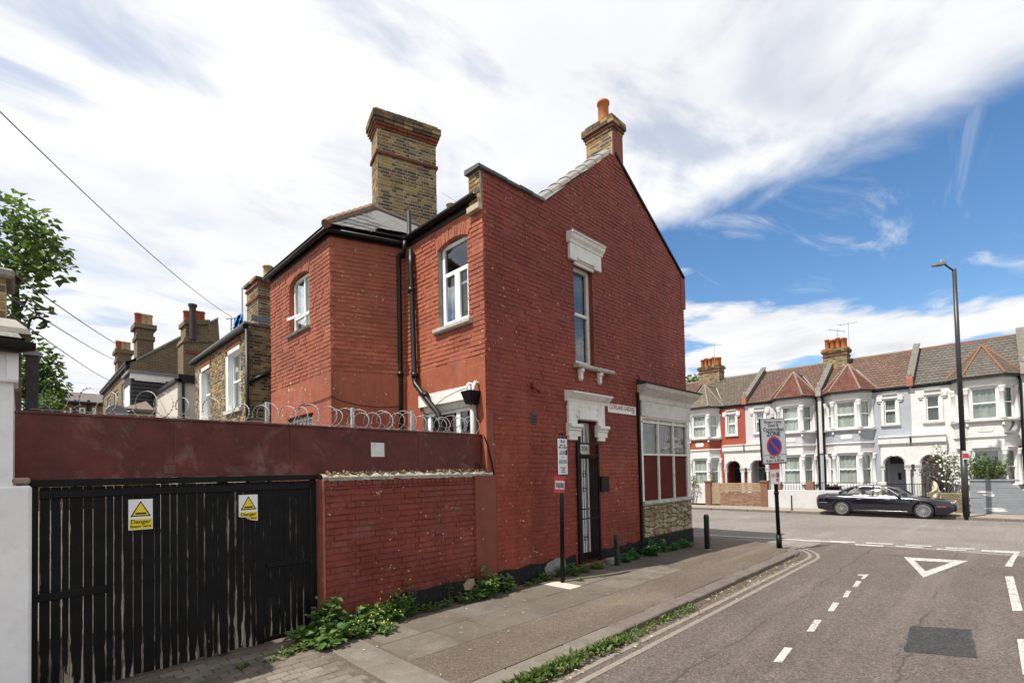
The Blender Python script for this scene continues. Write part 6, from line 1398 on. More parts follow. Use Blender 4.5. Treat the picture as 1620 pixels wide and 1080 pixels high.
# low railings and brown brick wall in front of the porch pair
rl2 = gw('garden_railing', 'low black railings in front of the arched porches behind the car bonnet', 'railing', 3.8)
for i in range(16): y = 2.75+.1*i; mb = MB(); mb.tube([(GX+.5, y, GZ+.4), (GX+.5, y, GZ+1.32)], .011, 5); mb.build('baluster', m['black_iron'], rl2)
mb = MB(); mb.box(GX+.485, GX+.515, 2.7, 4.3, GZ+1.30, GZ+1.33); mb.build('top_rail', m['black_iron'], rl2)
mb = MB(); mb.box(GX+.4, GX+.6, 2.7, 4.3, GZ-.3, GZ+.42); mb.build('kerb_wall', P['off'], rl2)
g3w = gw('garden_wall', 'short mossy brown brick garden wall behind the walking person', 'wall', 1.9)
mb = MB(); mb.box(GX, GX+.22, 1.22, 2.66, GZ-.3, GZ+.90); c3 = mb.build('brick_core', m['mortar'], g3w)
lay_bricks(Fr((GX, 0, 0), (0, 1), (-1, 0)), brick_cells(1.22, 2.66, GZ+.02, [(0, GZ+.90), (9, GZ+.90)], [], 95), tiles('mossy_wall_brick', [(.15, .115, .06), (.18, .13, .07), (.13, .10, .055)], (.09, .085, .04), .4), c3, .008)
# grey painted block wall with a scooped top at the right edge
g4w = gw('garden_wall', 'grey painted block wall with scooped top at the right edge beyond the lamp post', 'wall', -.4)
ya, yb2 = 1.15, -4.5; top = []
for i in range(40):
    y = ya+(yb2-ya)*i/39; s_ = (ya-y); z = GZ+1.45 if s_ < 1.25 else (GZ+1.45-.62*min(1, max(0, (s_-1.25)/.75))**.8 if s_ < 2.0 else GZ+.83); top.append((y, z))
mb = MB(); pts = [(y, z) for y, z in top]
gm = paint('slate_grey_paint', (.20, .215, .235), .12)
for (y0, z0), (y1, z1) in zip(pts, pts[1:]): mb.hexa([(GX-.02, y1, GZ-.3), (GX+.2, y1, GZ-.3), (GX+.2, y0, GZ-.3), (GX-.02, y0, GZ-.3), (GX-.02, y1, z1), (GX+.2, y1, z1), (GX+.2, y0, z0), (GX-.02, y0, z0)])
c4 = mb.build('block_wall', gm, g4w, weld=True); F4 = Fr((GX-.02, 0, 0), (0, -1), (-1, 0)); rr = random.Random(2)
prof4 = [(-y, z) for y, z in top]
lay_bricks(F4, brick_cells(-ya, -yb2, GZ+.02, prof4, [], 97, ch=.225, stretcher=.45, flemish=False), gm, c4, .006, 120, 98, 'blk')if False else None
for poly, full in brick_cells(-ya, -yb2, GZ+.02, prof4, [], 97, ch=.225, stretcher=.45, flemish=False):
    q = MB(F4); add_brick(q, poly, .006, rr); q.build('block', gm, c4)
for (px, py, w_, h_) in ((1560, 778, .42, .05), (1566, 783, .30, .06), (1574, 804, .55, .04), (1580, 807, .45, .05)):
    p = on_x(px, py, GX-.03); out = [(p.y+w_*.6*math.cos(t)*(1+.3*math.sin(3*t+px)), p.z+h_*math.sin(t)*(1+.3*math.cos(2*t+py))) for t in [2*math.pi*i/14 for i in range(14)]]
    q = MB(); q.add([(GX-.034, a, b) for a, b in out]+[(GX-.026, a, b) for a, b in out], [tuple(range(14)), tuple(range(27, 13, -1))]+[(i, (i+1) % 14, 14+(i+1) % 14, 14+i) for i in range(14)]); q.build('bare_patch', P['trim'], g4w)
mb = MB(); mb.box(GX-.06, GX+.26, ya-1.6, ya+.03, GZ+1.455, GZ+1.53); mb.build('coping', gm, g4w, bevel=.015)
sp4 = thing('thin_post', 'thin dark marker post on the far pavement before the grey wall', 'post', (29.2, on_z(1253, 808, GZ).y, GZ))
q = on_z(1253, 808, GZ); mb = MB(); mb.tube([(q.x, q.y, GZ-.05), (q.x, q.y, on_depth(1252, 784, q).z)], .035, 8); mb.tube([(q.x, q.y, on_depth(1252, 784, q).z), (q.x, q.y, on_depth(1252, 784, q).z+.02)], .042, 8); mb.build('shaft', m['black'], sp4, True)
# ------------------------------------------------------------------ houses behind the yard, left
def far_brick(name, cs, dark=.6):
    t = MT(name, cs[0], .88, 0, .2); sp = t.N.new('ShaderNodeSeparateXYZ'); t.L.new(t.pos(), sp.inputs[0]); cb = t.N.new('ShaderNodeCombineXYZ')
    t.L.new(t.math('ADD', sp.outputs[0], sp.outputs[1]), cb.inputs[0]); t.L.new(sp.outputs[2], cb.inputs[1])
    bt = t.N.new('ShaderNodeTexBrick'); t.L.new(cb.outputs[0], bt.inputs['Vector']); bt.inputs['Scale'].default_value = 1; bt.inputs['Brick Width'].default_value = .226; bt.inputs['Row Height'].default_value = .0765; bt.inputs['Mortar Size'].default_value = .007
    bt.inputs['Color1'].default_value = (*cs[0], 1); bt.inputs['Color2'].default_value = (*cs[1], 1); bt.inputs['Mortar'].default_value = (.25, .21, .16, 1)
    n = t.noise(1.0, 6, .65); k = t.mix(t.map(n, .42, .75, 0, .7*dark), bt.outputs['Color'], (.06, .048, .036)); t.color(k); t.bump(bt.outputs['Fac'], .4, .006); return t.m
FB = {'brown': far_brick('far_brown_brick', [(.105, .072, .038), (.155, .108, .056)]), 'orange': far_brick('far_orange_brick', [(.24, .105, .048), (.19, .105, .052)], .4), 'stock': far_brick('far_stock_brick', [(.235, .165, .082), (.155, .107, .052)], .5)}
nb = thing('rear_wing_house', 'yellow stock brick rear wing with two tall white windows and a chimney, next door', 'house', (6, 16.8, 0))
NX = 4.28; ny0, ny1 = on_x(393.5, 560, NX).y, on_x(309, 600, NX).y; nz = on_x(393, 517, NX).z
NF = Fr((NX, 0, 0), (0, 1), (-1, 0))
a0_, a1_ = on_x(381, 600, NX).y, on_x(362.5, 600, NX).y; b0_, b1_ = on_x(333, 620, NX).y, on_x(320, 620, NX).y
az0, az1 = on_x(372, 646, NX).z, on_x(372, 556, NX).z; bz0_, bz1_ = on_x(326, 661, NX).z, on_x(326, 585, NX).z
hs = [(a0_, a1_, az0, az1, .12), (b0_, b1_, bz0_, bz1_, .12)]
mb = MB(NF); rv = []; panel(mb, ny0, ny1, 0, [(ny0, nz), (ny1, nz)], hs, 0, .12, rv); cw = mb.build('end_wall', m['mortar'], nb); [r_.build('reveal', m['white_wall'], nb) for r_ in rv]
lay_bricks(NF, brick_cells(ny0+.002, ny1, 2.2, [(ny0, nz), (ny1, nz)], hs, 101, ju=.011), m['stock_light'], cw, .008)
for (u0, u1, z0, z1) in ((a0_, a1_, az0, az1), (b0_, b1_, bz0_, bz1_)):
    w = window(nb, NF, u0, u1, z0, z1, -.10, .06, (), ((z0+z1)/2,), m['upvc'], m['glass'], 'net', .06, .05, gap=.12)
    mb = MB(NF); mb.box(u1-.0, u1+.22, .0, .03, z0, z1-.03); mb.box(u0, u1, .002, .035, z1, z1+.10); mb.build('white_band', m['white_wall'], nb)
    mb = MB(NF); mb.sweep([(-.1, z0-.12), (.08, z0-.12), (.10, z0-.02), (-.1, z0)], u0-.12, u1+.30); mb.build('sill', m['stone_white'], nb)
    mb = MB(NF); mb.prism([(u0-.1, z1+.10), (u1+.30, z1+.10), (u1+.24, z1+.30), (u0-.04, z1+.30)], .0, .03); mb.build('red_arch', m['red_rubber'], nb)
SF = Fr((0, ny0, 0), (1, 0), (0, -1)); mb = MB(SF); panel(mb, NX, 9, 0, [(NX, nz+.1), (9, nz+.1)], []); sw = mb.build('side_wall', m['mortar'], nb)
lay_bricks(SF, brick_cells(NX+.002, 6.4, 2.2, [(NX, nz+.1), (9, nz+.1)], [], 103, ju=.011), m['stock_dark'], sw, .008)  # darker copy of the end wall's brick; this side's shade is in the colour
mb = MB(); mb.tube([(NX-.09, ny0-.02, nz-.02), (NX-.09, ny1+.25, nz+.02)], .065, 8); mb.box(NX-.06, NX, ny0, ny1+.2, nz-.06, nz+.1); mb.build('gutter', m['cast_iron'], nb)
mb = MB(); mb.hexa([(NX-.12, ny0-.05, nz+.06), (9, ny0-.05, nz+.06), (9, ny1+.1, nz+.06), (NX-.12, ny1+.1, nz+.06), (NX-.12, ny0-.05, nz+.11), (9, ny0-.05, nz+.18), (9, ny1+.1, nz+.6), (NX-.1, ny1+.1, nz+.11)]); mb.build('roof', m['slate'], nb)
mb = MB(); mb.box(NX+.05, 7, ny0-.07, ny0+.02, nz+.19, nz+.33); mb.build('lead_edge', m['lead'], nb)
pp0 = on_x(391, 560, NX-.07); mb = MB(); mb.tube([(NX-.07, pp0.y+.02, nz-.1), (NX-.07, pp0.y+.02, 1.5)], .05, 8); mb.build('downpipe', m['cast_iron'], nb, True)
q0, q1 = on_y(393, 605, ny0-.06), on_y(431, 586, ny0-.06); mb = MB(); mb.tube([tuple(q0), tuple(q1)], .05, 8); mb.build('waste_pipe', m['cast_iron'], nb, True)
cxx = 5.4; cA, cB = on_x(410, 480, cxx), on_x(410, 438, cxx)
cs_, _, _ = chimney(nb, (5.55, on_x(412, 500, 5.4).y+.25), R(0), .62, 1.05, nz, on_x(400, 447, 5.2).z, m['stock'], [(on_x(400, 475, 5.2).z, .08, .035, rb), (on_x(400, 455, 5.2).z, .08, .05, rb), (on_x(400, 447, 5.2).z, .10, .09, m['stock_dark'])], seed=111)
zc_ = on_x(400, 447, 5.2).z; pot(cs_, (5.5, on_x(424, 430, 5.5).y), zc_+.08, .38, .14, m['pot_buff'])
# scaffold with blue sheeting on the roof behind
sc = thing('scaffold', 'scaffold poles with a torn blue sheet above the yellow brick wing', 'scaffold', tuple(on_x(372, 535, 6.2)))
def xs(x, y, X=6.2): return tuple(on_x(x, y, X))
for p, q, r_ in (((366, 540), (366, 502), .035), ((384, 530), (383, 455), .03), ((358, 504), (372, 503), .03), ((364, 519), (378, 518), .025), ((392, 525), (392, 495), .03)): mb = MB(); mb.tube([xs(*p), xs(*q)], r_, 7); mb.build('scaffold_pole', m['galv'], sc)
blu = vary('blue_sheet', (.03, .20, .52), .25, 3, .5, .2, 8)
mb = MB(); g_ = []
for i in range(7):
    for j in range(6):
        s_, t = i/6, j/5; x = 371+s_*14-2*math.sin(t*3); y = (503-s_*10)*(1-t)+(527-s_*6)*t; p = on_x(x, y, 6.15+.12*math.sin(i*1.9+j*1.3)); g_.append(p)
mb.v += g_; mb.f += [(i*6+j, i*6+j+1, (i+1)*6+j+1, (i+1)*6+j) for i in range(6) for j in range(5)]; mb.build('blue_sheet', blu, sc)
mb = MB(); mb.v += [Vector(xs(x, y, 6.4)) for x, y in ((384, 507), (393, 508), (393, 524), (386, 526))]; mb.f.append((0, 1, 2, 3)); mb.build('pale_sheet', vary('pale_blue_sheet', (.30, .42, .55), .2, 3), sc)
# cream rendered extension
ce = thing('cream_extension', 'cream rendered rear extension with black roof edge and white windows', 'house', (5, 24, 0)); CXp = 4.3
cyc = on_x(281, 620, CXp).y; cyl = on_x(240, 640, CXp).y; czt = on_x(281, 604, CXp).z
crm = paint('cream_render', (.55, .50, .42)); CFx = Fr((CXp, 0, 0), (0, 1), (-1, 0))
mb = MB(CFx); panel(mb, cyc, cyl, 0, [(cyc, czt), (cyl, czt)], [(cyc+1.9, cyc+2.9, 3.3, czt-1.1, .1), (cyc+5, cyc+6.2, 3.0, czt-1.1, .1)]); mb.add([(cyc, 0, 0), (cyc, -4, 0), (cyc, -4, czt), (cyc, 0, czt)], [(0, 1, 2, 3)]); mb.build('wall', crm, ce)
for u in (cyc+1.9, cyc+5): window(ce, CFx, u, u+(1.0 if u < cyc+3 else 1.2), 3.3 if u < cyc+3 else 3.0, czt-1.1, -.05, .07, (u+.5,), (), m['upvc'], m['glass'], 'net', gap=.1)
mb = MB(CFx); mb.box(cyc-.15, cyl, -.1, .12, czt, czt+.12); mb.box(cyc-.15, cyc+.05, -4, .0, czt+.001, czt+.30); mb.build('roof_edge', m['cast_iron'], ce)
mb = MB(); mb.box(CXp+.1, 9, cyc, cyl, czt+.05, czt+.1); mb.build('roof', m['slate'], ce)
q = on_y(290, 640, cyc-.05); mb = MB(); mb.tube([(q.x, cyc-.05, czt), (q.x, cyc-.05, 1)], .05, 7); mb.build('downpipe', m['cast_iron'], ce)
# dark clad dormer extension and the long brown flank
FY = 29.0
bh_ = thing('brown_terrace', 'sooty brown brick house with long sloping flank wall and tall chimneys behind the yard', 'house', (7, FY+3, 0))
def fy(x, y, Y=FY): p = on_y(x, y, Y); return (p.x, p.z)
pf = [fy(206, 700), fy(206, 574), fy(216, 570), fy(312, 521), fy(345, 505), fy(360, 700)]
BFm = Fr((0, FY, 0), (1, 0), (0, -1)); mb = MB(BFm); mb.prism(pf, -.25, 0); mb.build('flank_wall', FB['brown'], bh_)
mb = MB(BFm)
for p, q in (((216, 570), (312, 521)), ((312, 521), (345, 505))):
    (a, za_), (b, zb_) = fy(*p), fy(*q); mb.hexa([(a, -.3, za_), (b, -.3, zb_), (b, .08, zb_), (a, .08, za_), (a, -.3, za_+.1), (b, -.3, zb_+.1), (b, .08, zb_+.1), (a, .08, za_+.1)])
mb.build('coping', m['cement'], bh_)
rx = fy(206, 600)[0]; RFb = Fr((rx, 0, 0), (0, 1), (-1, 0)); yl = on_x(163, 640, rx).y; rzt = on_x(200, 582, rx).z
mb = MB(RFb); hs = []
for i in range(3): u = FY+1.2+i*(yl-FY-2)/3; hs.append((u, u+1.6, rzt-2.4, rzt-.6, .1))
panel(mb, FY, yl, 0, [(FY, rzt), (yl, rzt)], hs); mb.build('rear_wall', FB['stock'], bh_)
for h_ in hs: window(bh_, RFb, *h_[:4], -.06, .09, (), ((h_[2]+h_[3])/2,), m['upvc'], m['glass_dark'], None)
mb = MB(RFb); mb.box(FY-.02, FY+.7, .0, .03, 0, rzt-.2); mb.build('orange_quoin', FB['orange'], bh_)
mb = MB(RFb); mb.tube([(FY, .1, rzt+.05), (yl, .1, rzt+.05)], .10, 7); mb.box(FY, yl, 0, .15, rzt-.1, rzt+.1); mb.build('gutter', m['cast_iron'], bh_)
mb = MB(); ap_ = fy(345, 505); mb.add([(rx-.1, FY, rzt+.1), (rx-.1, yl, rzt+.1), (ap_[0], yl, ap_[1]), (ap_[0], FY+.2, ap_[1])], [(0, 1, 2, 3)]); mb.build('roof', m['slate'], bh_)
mb = MB(RFb); mb.tube([(FY+.1, .12, rzt), (FY+.1, .12, 1)], .07, 7); mb.build('downpipe', m['cast_iron'], bh_)
def far_stack(parent, x0, x1, y0, y1, Y, W, pots, mat=None, base=None, potm='pot_buff', ptop=10):
    (a, zb_), (b, zt_) = fy(x0, y1, Y), fy(x1, y0, Y); mb = MB(); mb.box(a, b, Y, Y+W, zb_-1.5, zt_); mb.box(a-.06, b+.06, Y-.06, Y+W+.06, zt_-.55, zt_-.35); mb.box(a-.12, b+.12, Y-.12, Y+W+.12, zt_, zt_+.22)
    st_ = mb.build('chimney_stack', mat or FB['brown'], parent)
    for i in range(pots): px = a+(b-a)*(i+.5)/pots; pot(st_, (px, Y+W/2), zt_+.22, .62, .15, m[potm] if i else m['pot_red'])
    return st_
far_stack(bh_, 217, 243, 522, 560, FY+.5, 1.0, 3); far_stack(bh_, 186, 208, 560, 600, FY+9, 1.2, 3)
dr_ = thing('dark_extension', 'black slatted rear extension with white eaves board below the brown flank', 'house', (5, 27, 0)); DY = 27.0
(dx0, dzt), (dx1, _) = fy(207, 590, DY), fy(292, 590, DY)
mb = MB(); mb.box(dx0, dx1, DY+.1, DY+1.9, 0, dzt); mb.build('core', m['black'], dr_)
zz = 3.2; bm_ = vary('black_cladding', (.030, .031, .034), .25, 4, .6, .1)
while zz < dzt-.25: mb = MB(); mb.hexa([(dx0, DY+.03, zz), (dx1, DY+.03, zz), (dx1, DY+.10, zz), (dx0, DY+.10, zz), (dx0, DY+.08, zz+.17), (dx1, DY+.08, zz+.17), (dx1, DY+.10, zz+.17), (dx0, DY+.10, zz+.17)]); mb.build('cladding_board', bm_, dr_); zz += .175
mb = MB(); mb.box(dx0-.02, dx1, DY-.02, DY+.09, dzt-.22, dzt+.02); mb.build('eaves_board', m['white_wall'], dr_)
mb = MB(); mb.box(dx0-.1, dx1+.1, DY-.1, DY+2, dzt+.021, dzt+.14); mb.build('roof', m['lead'], dr_)
mb = MB(); a, z_ = fy(213, 599, DY); b, _ = fy(262, 599, DY); mb.box(a, b, DY-.01, DY+.02, z_-.06, z_+.05); mb.build('white_batten', m['white_wall'], dr_)
mb = MB(); mb.box(dx0-.02, dx0-.005, DY+.2, DY+1.7, 4.2, dzt-.5); mb.build('side_window', m['upvc'], dr_)
(a, z0_), (b, z1_) = fy(239, 625, DY), fy(248, 612, DY); mb = MB(); mb.box(a, b, DY, DY+.06, z0_, z1_); mb.build('small_window', m['old_timber'], dr_)
# the clustered chimney in front of the flank
cc = thing('shared_chimney_house', 'brown brick party wall with shouldered chimney, red pots and a tall black flue', 'house', (6.4, 26.2, 0)); CYY = 25.8
def fc(x, y): return fy(x, y, CYY)
mb = MB(); pl_ = [fc(290, 700), fc(290, 541), fc(335, 541), fc(335, 560), fc(345, 575), fc(345, 700)]; FCm = Fr((0, CYY, 0), (1, 0), (0, -1)); mb = MB(FCm); mb.prism(pl_, -1.1, 0); sk_ = mb.build('chimney_breast', FB['brown'], cc)
mb = MB(FCm); mb.prism([fc(288, 541), fc(338, 541), fc(336, 532), fc(292, 532)], -1.2, .1); mb.prism([fc(294, 532), fc(330, 532), fc(330, 512), fc(294, 512)], -1.0, -.05); mb.prism([fc(291, 513), fc(332, 513), fc(332, 506), fc(291, 506)], -1.08, .06); mb.build('chimney_stack', FB['brown'], cc)
mb = MB(FCm); (a, za_), (b, zb_) = fc(294, 558), fc(334, 554); mb.box(a, b, .0, .05, za_, za_+.12); mb.build('red_band', m['red_rubber'], cc)
for i, px in enumerate((300, 309, 316, 324)): a, z_ = fc(px, 506); pot(cc, (a, CYY+.5+.1*(i % 2)), z_, .52, .15, m['pot_red'])
a, z_ = fc(334, 530); pot(cc, (a, CYY+.8), z_, .45, .15, m['pot_red'])
a, z0_ = fc(304, 538); _, z1_ = fc(304, 486); mb = MB(); mb.tube([(a, CYY-.12, z0_), (a, CYY-.12, z1_)], .14, 10); mb.tube([(a, CYY-.12, z1_), (a, CYY-.12, z1_+.1)], .18, 10); mb.build('flue', vary('sooty_flue', (.035, .025, .022), .3, 4), cc)
# far house at the end of the yards
fh = thing('far_house', 'distant brick house with grey roof and small white windows closing the yards', 'house', (1, 52, 0)); QY = 52.0
def fq(x, y): return fy(x, y, QY)
FQ = Fr((0, QY, 0), (1, 0), (0, -1)); (a, zr_), (b, ze_) = fq(60, 617), fq(167, 637)
mb = MB(FQ); mb.box(a, b, -8, 0, 0, ze_); mb.build('wall', FB['stock'], fh); mb = MB(FQ); mb.box(a, b, 0, .05, ze_-.9, ze_-.2); mb.build('red_band', FB['orange'], fh)
mb = MB(FQ); mb.add([(a-.3, .3, ze_-.1), (b+.3, .3, ze_-.1), (b+.3, -4, zr_+.6), (a-.3, -4, zr_+.6)], [(0, 1, 2, 3)]); mb.build('roof', RT['grey'], fh)
mb = MB(FQ); mb.tube([(a-.3, .35, ze_-.15), (b+.3, .35, ze_-.15)], .12, 6); mb.build('gutter', m['cast_iron'], fh)
for x0, x1 in ((101, 113), (125, 135), (146, 152)): (p, zb_), (q, zt_) = fq(x0, 660), fq(x1, 645); window(fh, FQ, p, q, zb_, zt_, .06, .10, (), ((zb_+zt_)/2,), m['upvc'], m['glass_dark'], None, room=False)
for x in (119, 140): p, zt_ = fq(x, 633); mb = MB(FQ); mb.tube([(p, .2, zt_), (p, .2, 0)], .10, 6); mb.build('downpipe', m['cast_iron'], fh)
sd_ = thing('garden_shed', 'low tiled lean-to with satellite dish between the far yards', 'shed', (3.4, 24.5, 0))
(a, z0_), (b, z1_) = fy(196, 658, 24.5), fy(243, 640, 24.5); mb = MB(); mb.box(a, b, 24.5, 26, 0, z0_+.2); mb.build('wall', FB['stock'], sd_)
mb = MB(); mb.hexa([(a-.1, 24.3, z0_+.2), (b, 24.3, z0_+.2), (b, 26.2, z1_+.2), (a-.1, 26.2, z0_+.25), (a-.1, 24.3, z0_+.3), (b, 24.3, z0_+.3), (b, 26.2, z1_+.35), (a-.1, 26.2, z0_+.35)]); mb.build('roof', m['ridge_tile'], sd_)
p = on_y(184, 655, 24.2); mb = MB(); mb.lathe((0, 0, 0), [(.02, 0), (.2, .03), (.36, .12), (.34, .12), (.18, .05)], 16); Rm = Matrix.Rotation(R(80), 3, 'X'); mb.v = [Rm @ v+p for v in mb.v]; mb.tube([tuple(p), (p.x, p.y+.3, 0)], .03, 6); mb.build('satellite_dish', vary('dish_dark', (.15, .155, .165), .1, 3, .4, 0), sd_, True)
# overhead lines
def line(p, q, sag, label, r=.011):
    p, q = Vector(p), Vector(q); mb = MB(); mb.tube([tuple(p.lerp(q, t/14)+Vector((0, 0, -sag*4*(t/14)*(1-t/14)))) for t in range(15)], r, 4); tag(mb.build('overhead_wire', vary('wire_grey', (.10, .10, .105), .1, 3, .6, 0), None, origin=tuple(p)), label, 'wire')
line(on_y(-60, 118, 9.0), on_x(366, 501, 6.2), .25, 'longest overhead wire from top left down to the blue sheet', .012)
line(on_y(10, 424, 11), on_y(207, 556, 29), .1, 'upper of three overhead wires beside the tree', .014); line(on_y(10, 466, 11), on_y(187, 571, 38), .1, 'middle of three overhead wires beside the tree', .014); line(on_y(10, 492, 11), on_y(176, 603, 40), .1, 'lowest of three overhead wires beside the tree', .014)
aw = thing('tv_aerial', 'thin tv aerial showing above the rear gutter left of the gable parapet', 'aerial', tuple(on_x(722, 320, 9.0)))
a, b = on_x(700, 305, 9.0), on_x(724, 320, 9.0); mb = MB(); mb.tube([tuple(a), tuple(b)], .014, 5)
for i in range(3): c = b.lerp(a, i*.12); mb.tube([tuple(c+Vector((0, .12, .10))), tuple(c-Vector((0, .12, .10)))], .010, 4)
mb.build('boom', m['galv'], aw); mb = MB(); mb.tube([tuple(b), (b.x, b.y, b.z-1.6)], .016, 5); mb.build('mast', m['galv'], aw)
fp_ = thing('party_chimney', 'buff chimney pot peeping over the rear gutter beside the big chimney', 'chimney', tuple(on_x(713, 340, 9.5)))
p = on_x(713, 334, 9.5); mb = MB(); mb.box(p.x-.3, p.x+.3, p.y-.5, p.y+.5, p.z-2.2, p.z-.12); mb.build('stack', FB['brown'], fp_); pot(fp_, (p.x, p.y), p.z-.15, .36, .13, m['pot_buff']); pot(fp_, (p.x, p.y+.45), p.z-.2, .22, .13, m['pot_red'])
# ------------------------------------------------------------------ the dark blue saloon car
carp = MT('navy_car_paint', (.0035, .0055, .018), .18, .0, .55); carp.b.inputs['Coat Weight'].default_value = .8; carp.b.inputs['Coat Roughness'].default_value = .04
fl_ = carp.noise(220, 2); carp.color(carp.ramp(fl_, [(.3, (.0022, .0030, .0085)), (.8, (.004, .0055, .015))])); carp = carp.m
chrome = MT('chrome', (.78, .78, .79), .12, 1).m; tyre = vary('tyre', (.018, .018, .019), .2, 9, .8, .2); alloy = MT('alloy', (.55, .56, .57), .28, .85).m; blackp = MT('black_trim', (.012, .012, .013), .5).m
zc0 = zg(27.9); CXX = 27.88+.76; yr, yf = 5.56, 2.55
car = thing('parked_car', 'dark navy saloon car with multi-spoke wheels parked before the grey garden wall', 'car', (CXX, (yr+yf)/2, zc0))
# local: s along the car from tail (0) to nose (5.09); world y = y_tail - s
S_R, S_F = 1.08, 1.08+(yr-yf); y_tail = yr+S_R; LEN = S_F+1.06
def W3(s, x, z): return Vector((CXX+x, y_tail-s, zc0+z))
def lerp_tab(t, s):
    for (a, va), (b, vb) in zip(t, t[1:]):
        if a <= s <= b:
            k = (s-a)/(b-a); k = k*k*(3-2*k) if len(t) > 6 else k; return va+(vb-va)*k
    return t[0][1] if s < t[0][0] else t[-1][1]
top = [(0, .86), (.06, .955), (.35, 1.005), (.9, 1.02), (1.5, 1.0), (2.4, .985), (3.2, .975), (3.55, .965), (4.2, .90), (4.75, .82), (5.0, .745), (LEN, .62)]
hwid = [(0, .72), (.08, .82), (.4, .90), (1.0, .93), (2.5, .935), (3.9, .93), (4.4, .90), (4.85, .83), (5.04, .72), (LEN, .58)]
bot = [(0, .46), (.08, .30), (.5, .24), (2.5, .20), (4.3, .20), (4.85, .22), (LEN, .36)]
ARCH = .375; WR = .345
def bottom(s):
    b = lerp_tab(bot, s)
    for c in (S_R, S_F):
        d = abs(s-c)
        if d < ARCH: b = max(b, WR+math.sqrt(ARCH*ARCH-d*d))
    return b
ss = sorted(set([i*.06 for i in range(int(LEN/.06)+1)]+[LEN]+[c+d for c in (S_R, S_F) for d in (-ARCH, -ARCH*.98, ARCH*.98, ARCH, -ARCH*.9, ARCH*.9)]+[0, .03]))
mb = MB(); rows = []
for s in ss:
    t, w, b = lerp_tab(top, s), lerp_tab(hwid, s), bottom(s); sh_ = max(b+.05, min(t-.10, .80)); crown = .035
    half = [(w*.93, b), (w*.985, b+(sh_-b)*.25), (w, b+(sh_-b)*.6), (w*.985, sh_), (w*.955, sh_+(t-sh_)*.55), (w*.88, t-.02), (w*.55, t+crown*.5), (0, t+crown*.8)]
    rows.append(half)
K = 15
for s, half in zip(ss, rows):
    full = [(-x, z) for x, z in half]+[(x, z) for x, z in half[-2::-1]]
    mb.v += [W3(s, x, z) for x, z in full]
for i in range(len(ss)-1):
    for j in range(K-1): mb.f.append((i*K+j, i*K+j+1, (i+1)*K+j+1, (i+1)*K+j))
mb.f.append(tuple(range(K))); mb.f.append(tuple((len(ss)-1)*K+j for j in range(K))[::-1])
body = mb.build('body', carp, car, True)
mb = MB(); mb.v += [W3(.5, -.78, .24), W3(.5, .78, .24), W3(LEN-.3, .74, .24), W3(LEN-.3, -.74, .24), W3(.5, -.78, .62), W3(.5, .78, .62), W3(LEN-.3, .74, .60), W3(LEN-.3, -.74, .60)]; mb.f += [(0, 3, 2, 1), (4, 5, 6, 7), (0, 1, 5, 4), (2, 3, 7, 6)]; mb.build('underbody', blackp, car)
# glasshouse: glass, roof, pillars
gs0, gs1, gs2, gs3 = .92, 1.66, 2.80, 3.56      # rear screen base, roof rear, roof front, windscreen base
def gz_(s):
    if s < gs1: k = (s-gs0)/(gs1-gs0); return 1.0+.405*math.sin(k*math.pi/2)**.85
    if s > gs2: k = (gs3-s)/(gs3-gs2); return .97+.435*math.sin(k*math.pi/2)**.9
    k = (s-gs1)/(gs2-gs1); return 1.40+.045*math.sin(k*math.pi)
st_ = [gs0+(gs3-gs0)*i/36 for i in range(37)]
def g_half(s): t = gz_(s); b = lerp_tab(top, s)-.03; w0 = lerp_tab(hwid, s)*.90; k = max(0, (t-b)/.45); return b, t, w0, w0-.30*k*.72
mb = MB(); K2 = 7
for s in st_:
    b, t, w0, w1 = g_half(s); pr_ = [(w0, b), (w0+(w1-w0)*.5, b+(t-b)*.52), (w1, b+(t-b)*.90), (0, t)]
    full = [(-x, z) for x, z in pr_]+[(x, z) for x, z in pr_[-2::-1]]; mb.v += [W3(s, x, z) for x, z in full]
for i in range(len(st_)-1):
    for j in range(K2-1): mb.f.append((i*K2+j, i*K2+j+1, (i+1)*K2+j+1, (i+1)*K2+j))
mb.build('glasshouse', glass_mat('car_glass', see=.7, refl=.05), car, True)
mb = MB(); rs = [s for s in st_ if gs1-.12 <= s <= gs2+.12]
for s in rs:
    b, t, w0, w1 = g_half(s); full = [(-w1*1.03, b+(t-b)*.88), (-w1*.95, b+(t-b)*.965+.006), (-w1*.5, t+.012), (0, t+.016), (w1*.5, t+.012), (w1*.95, b+(t-b)*.965+.006), (w1*1.03, b+(t-b)*.88)]; mb.v += [W3(s, x, z) for x, z in full]
for i in range(len(rs)-1):
    for j in range(6): mb.f.append((i*7+j, i*7+j+1, (i+1)*7+j+1, (i+1)*7+j))
mb.build('roof', carp, car, True)
def side_pt(s, k, off=.012):
    b, t, w0, w1 = g_half(s); x = w0+(w1-w0)*(k/.9) if k < .9 else w1; return x+off, b+(t-b)*k
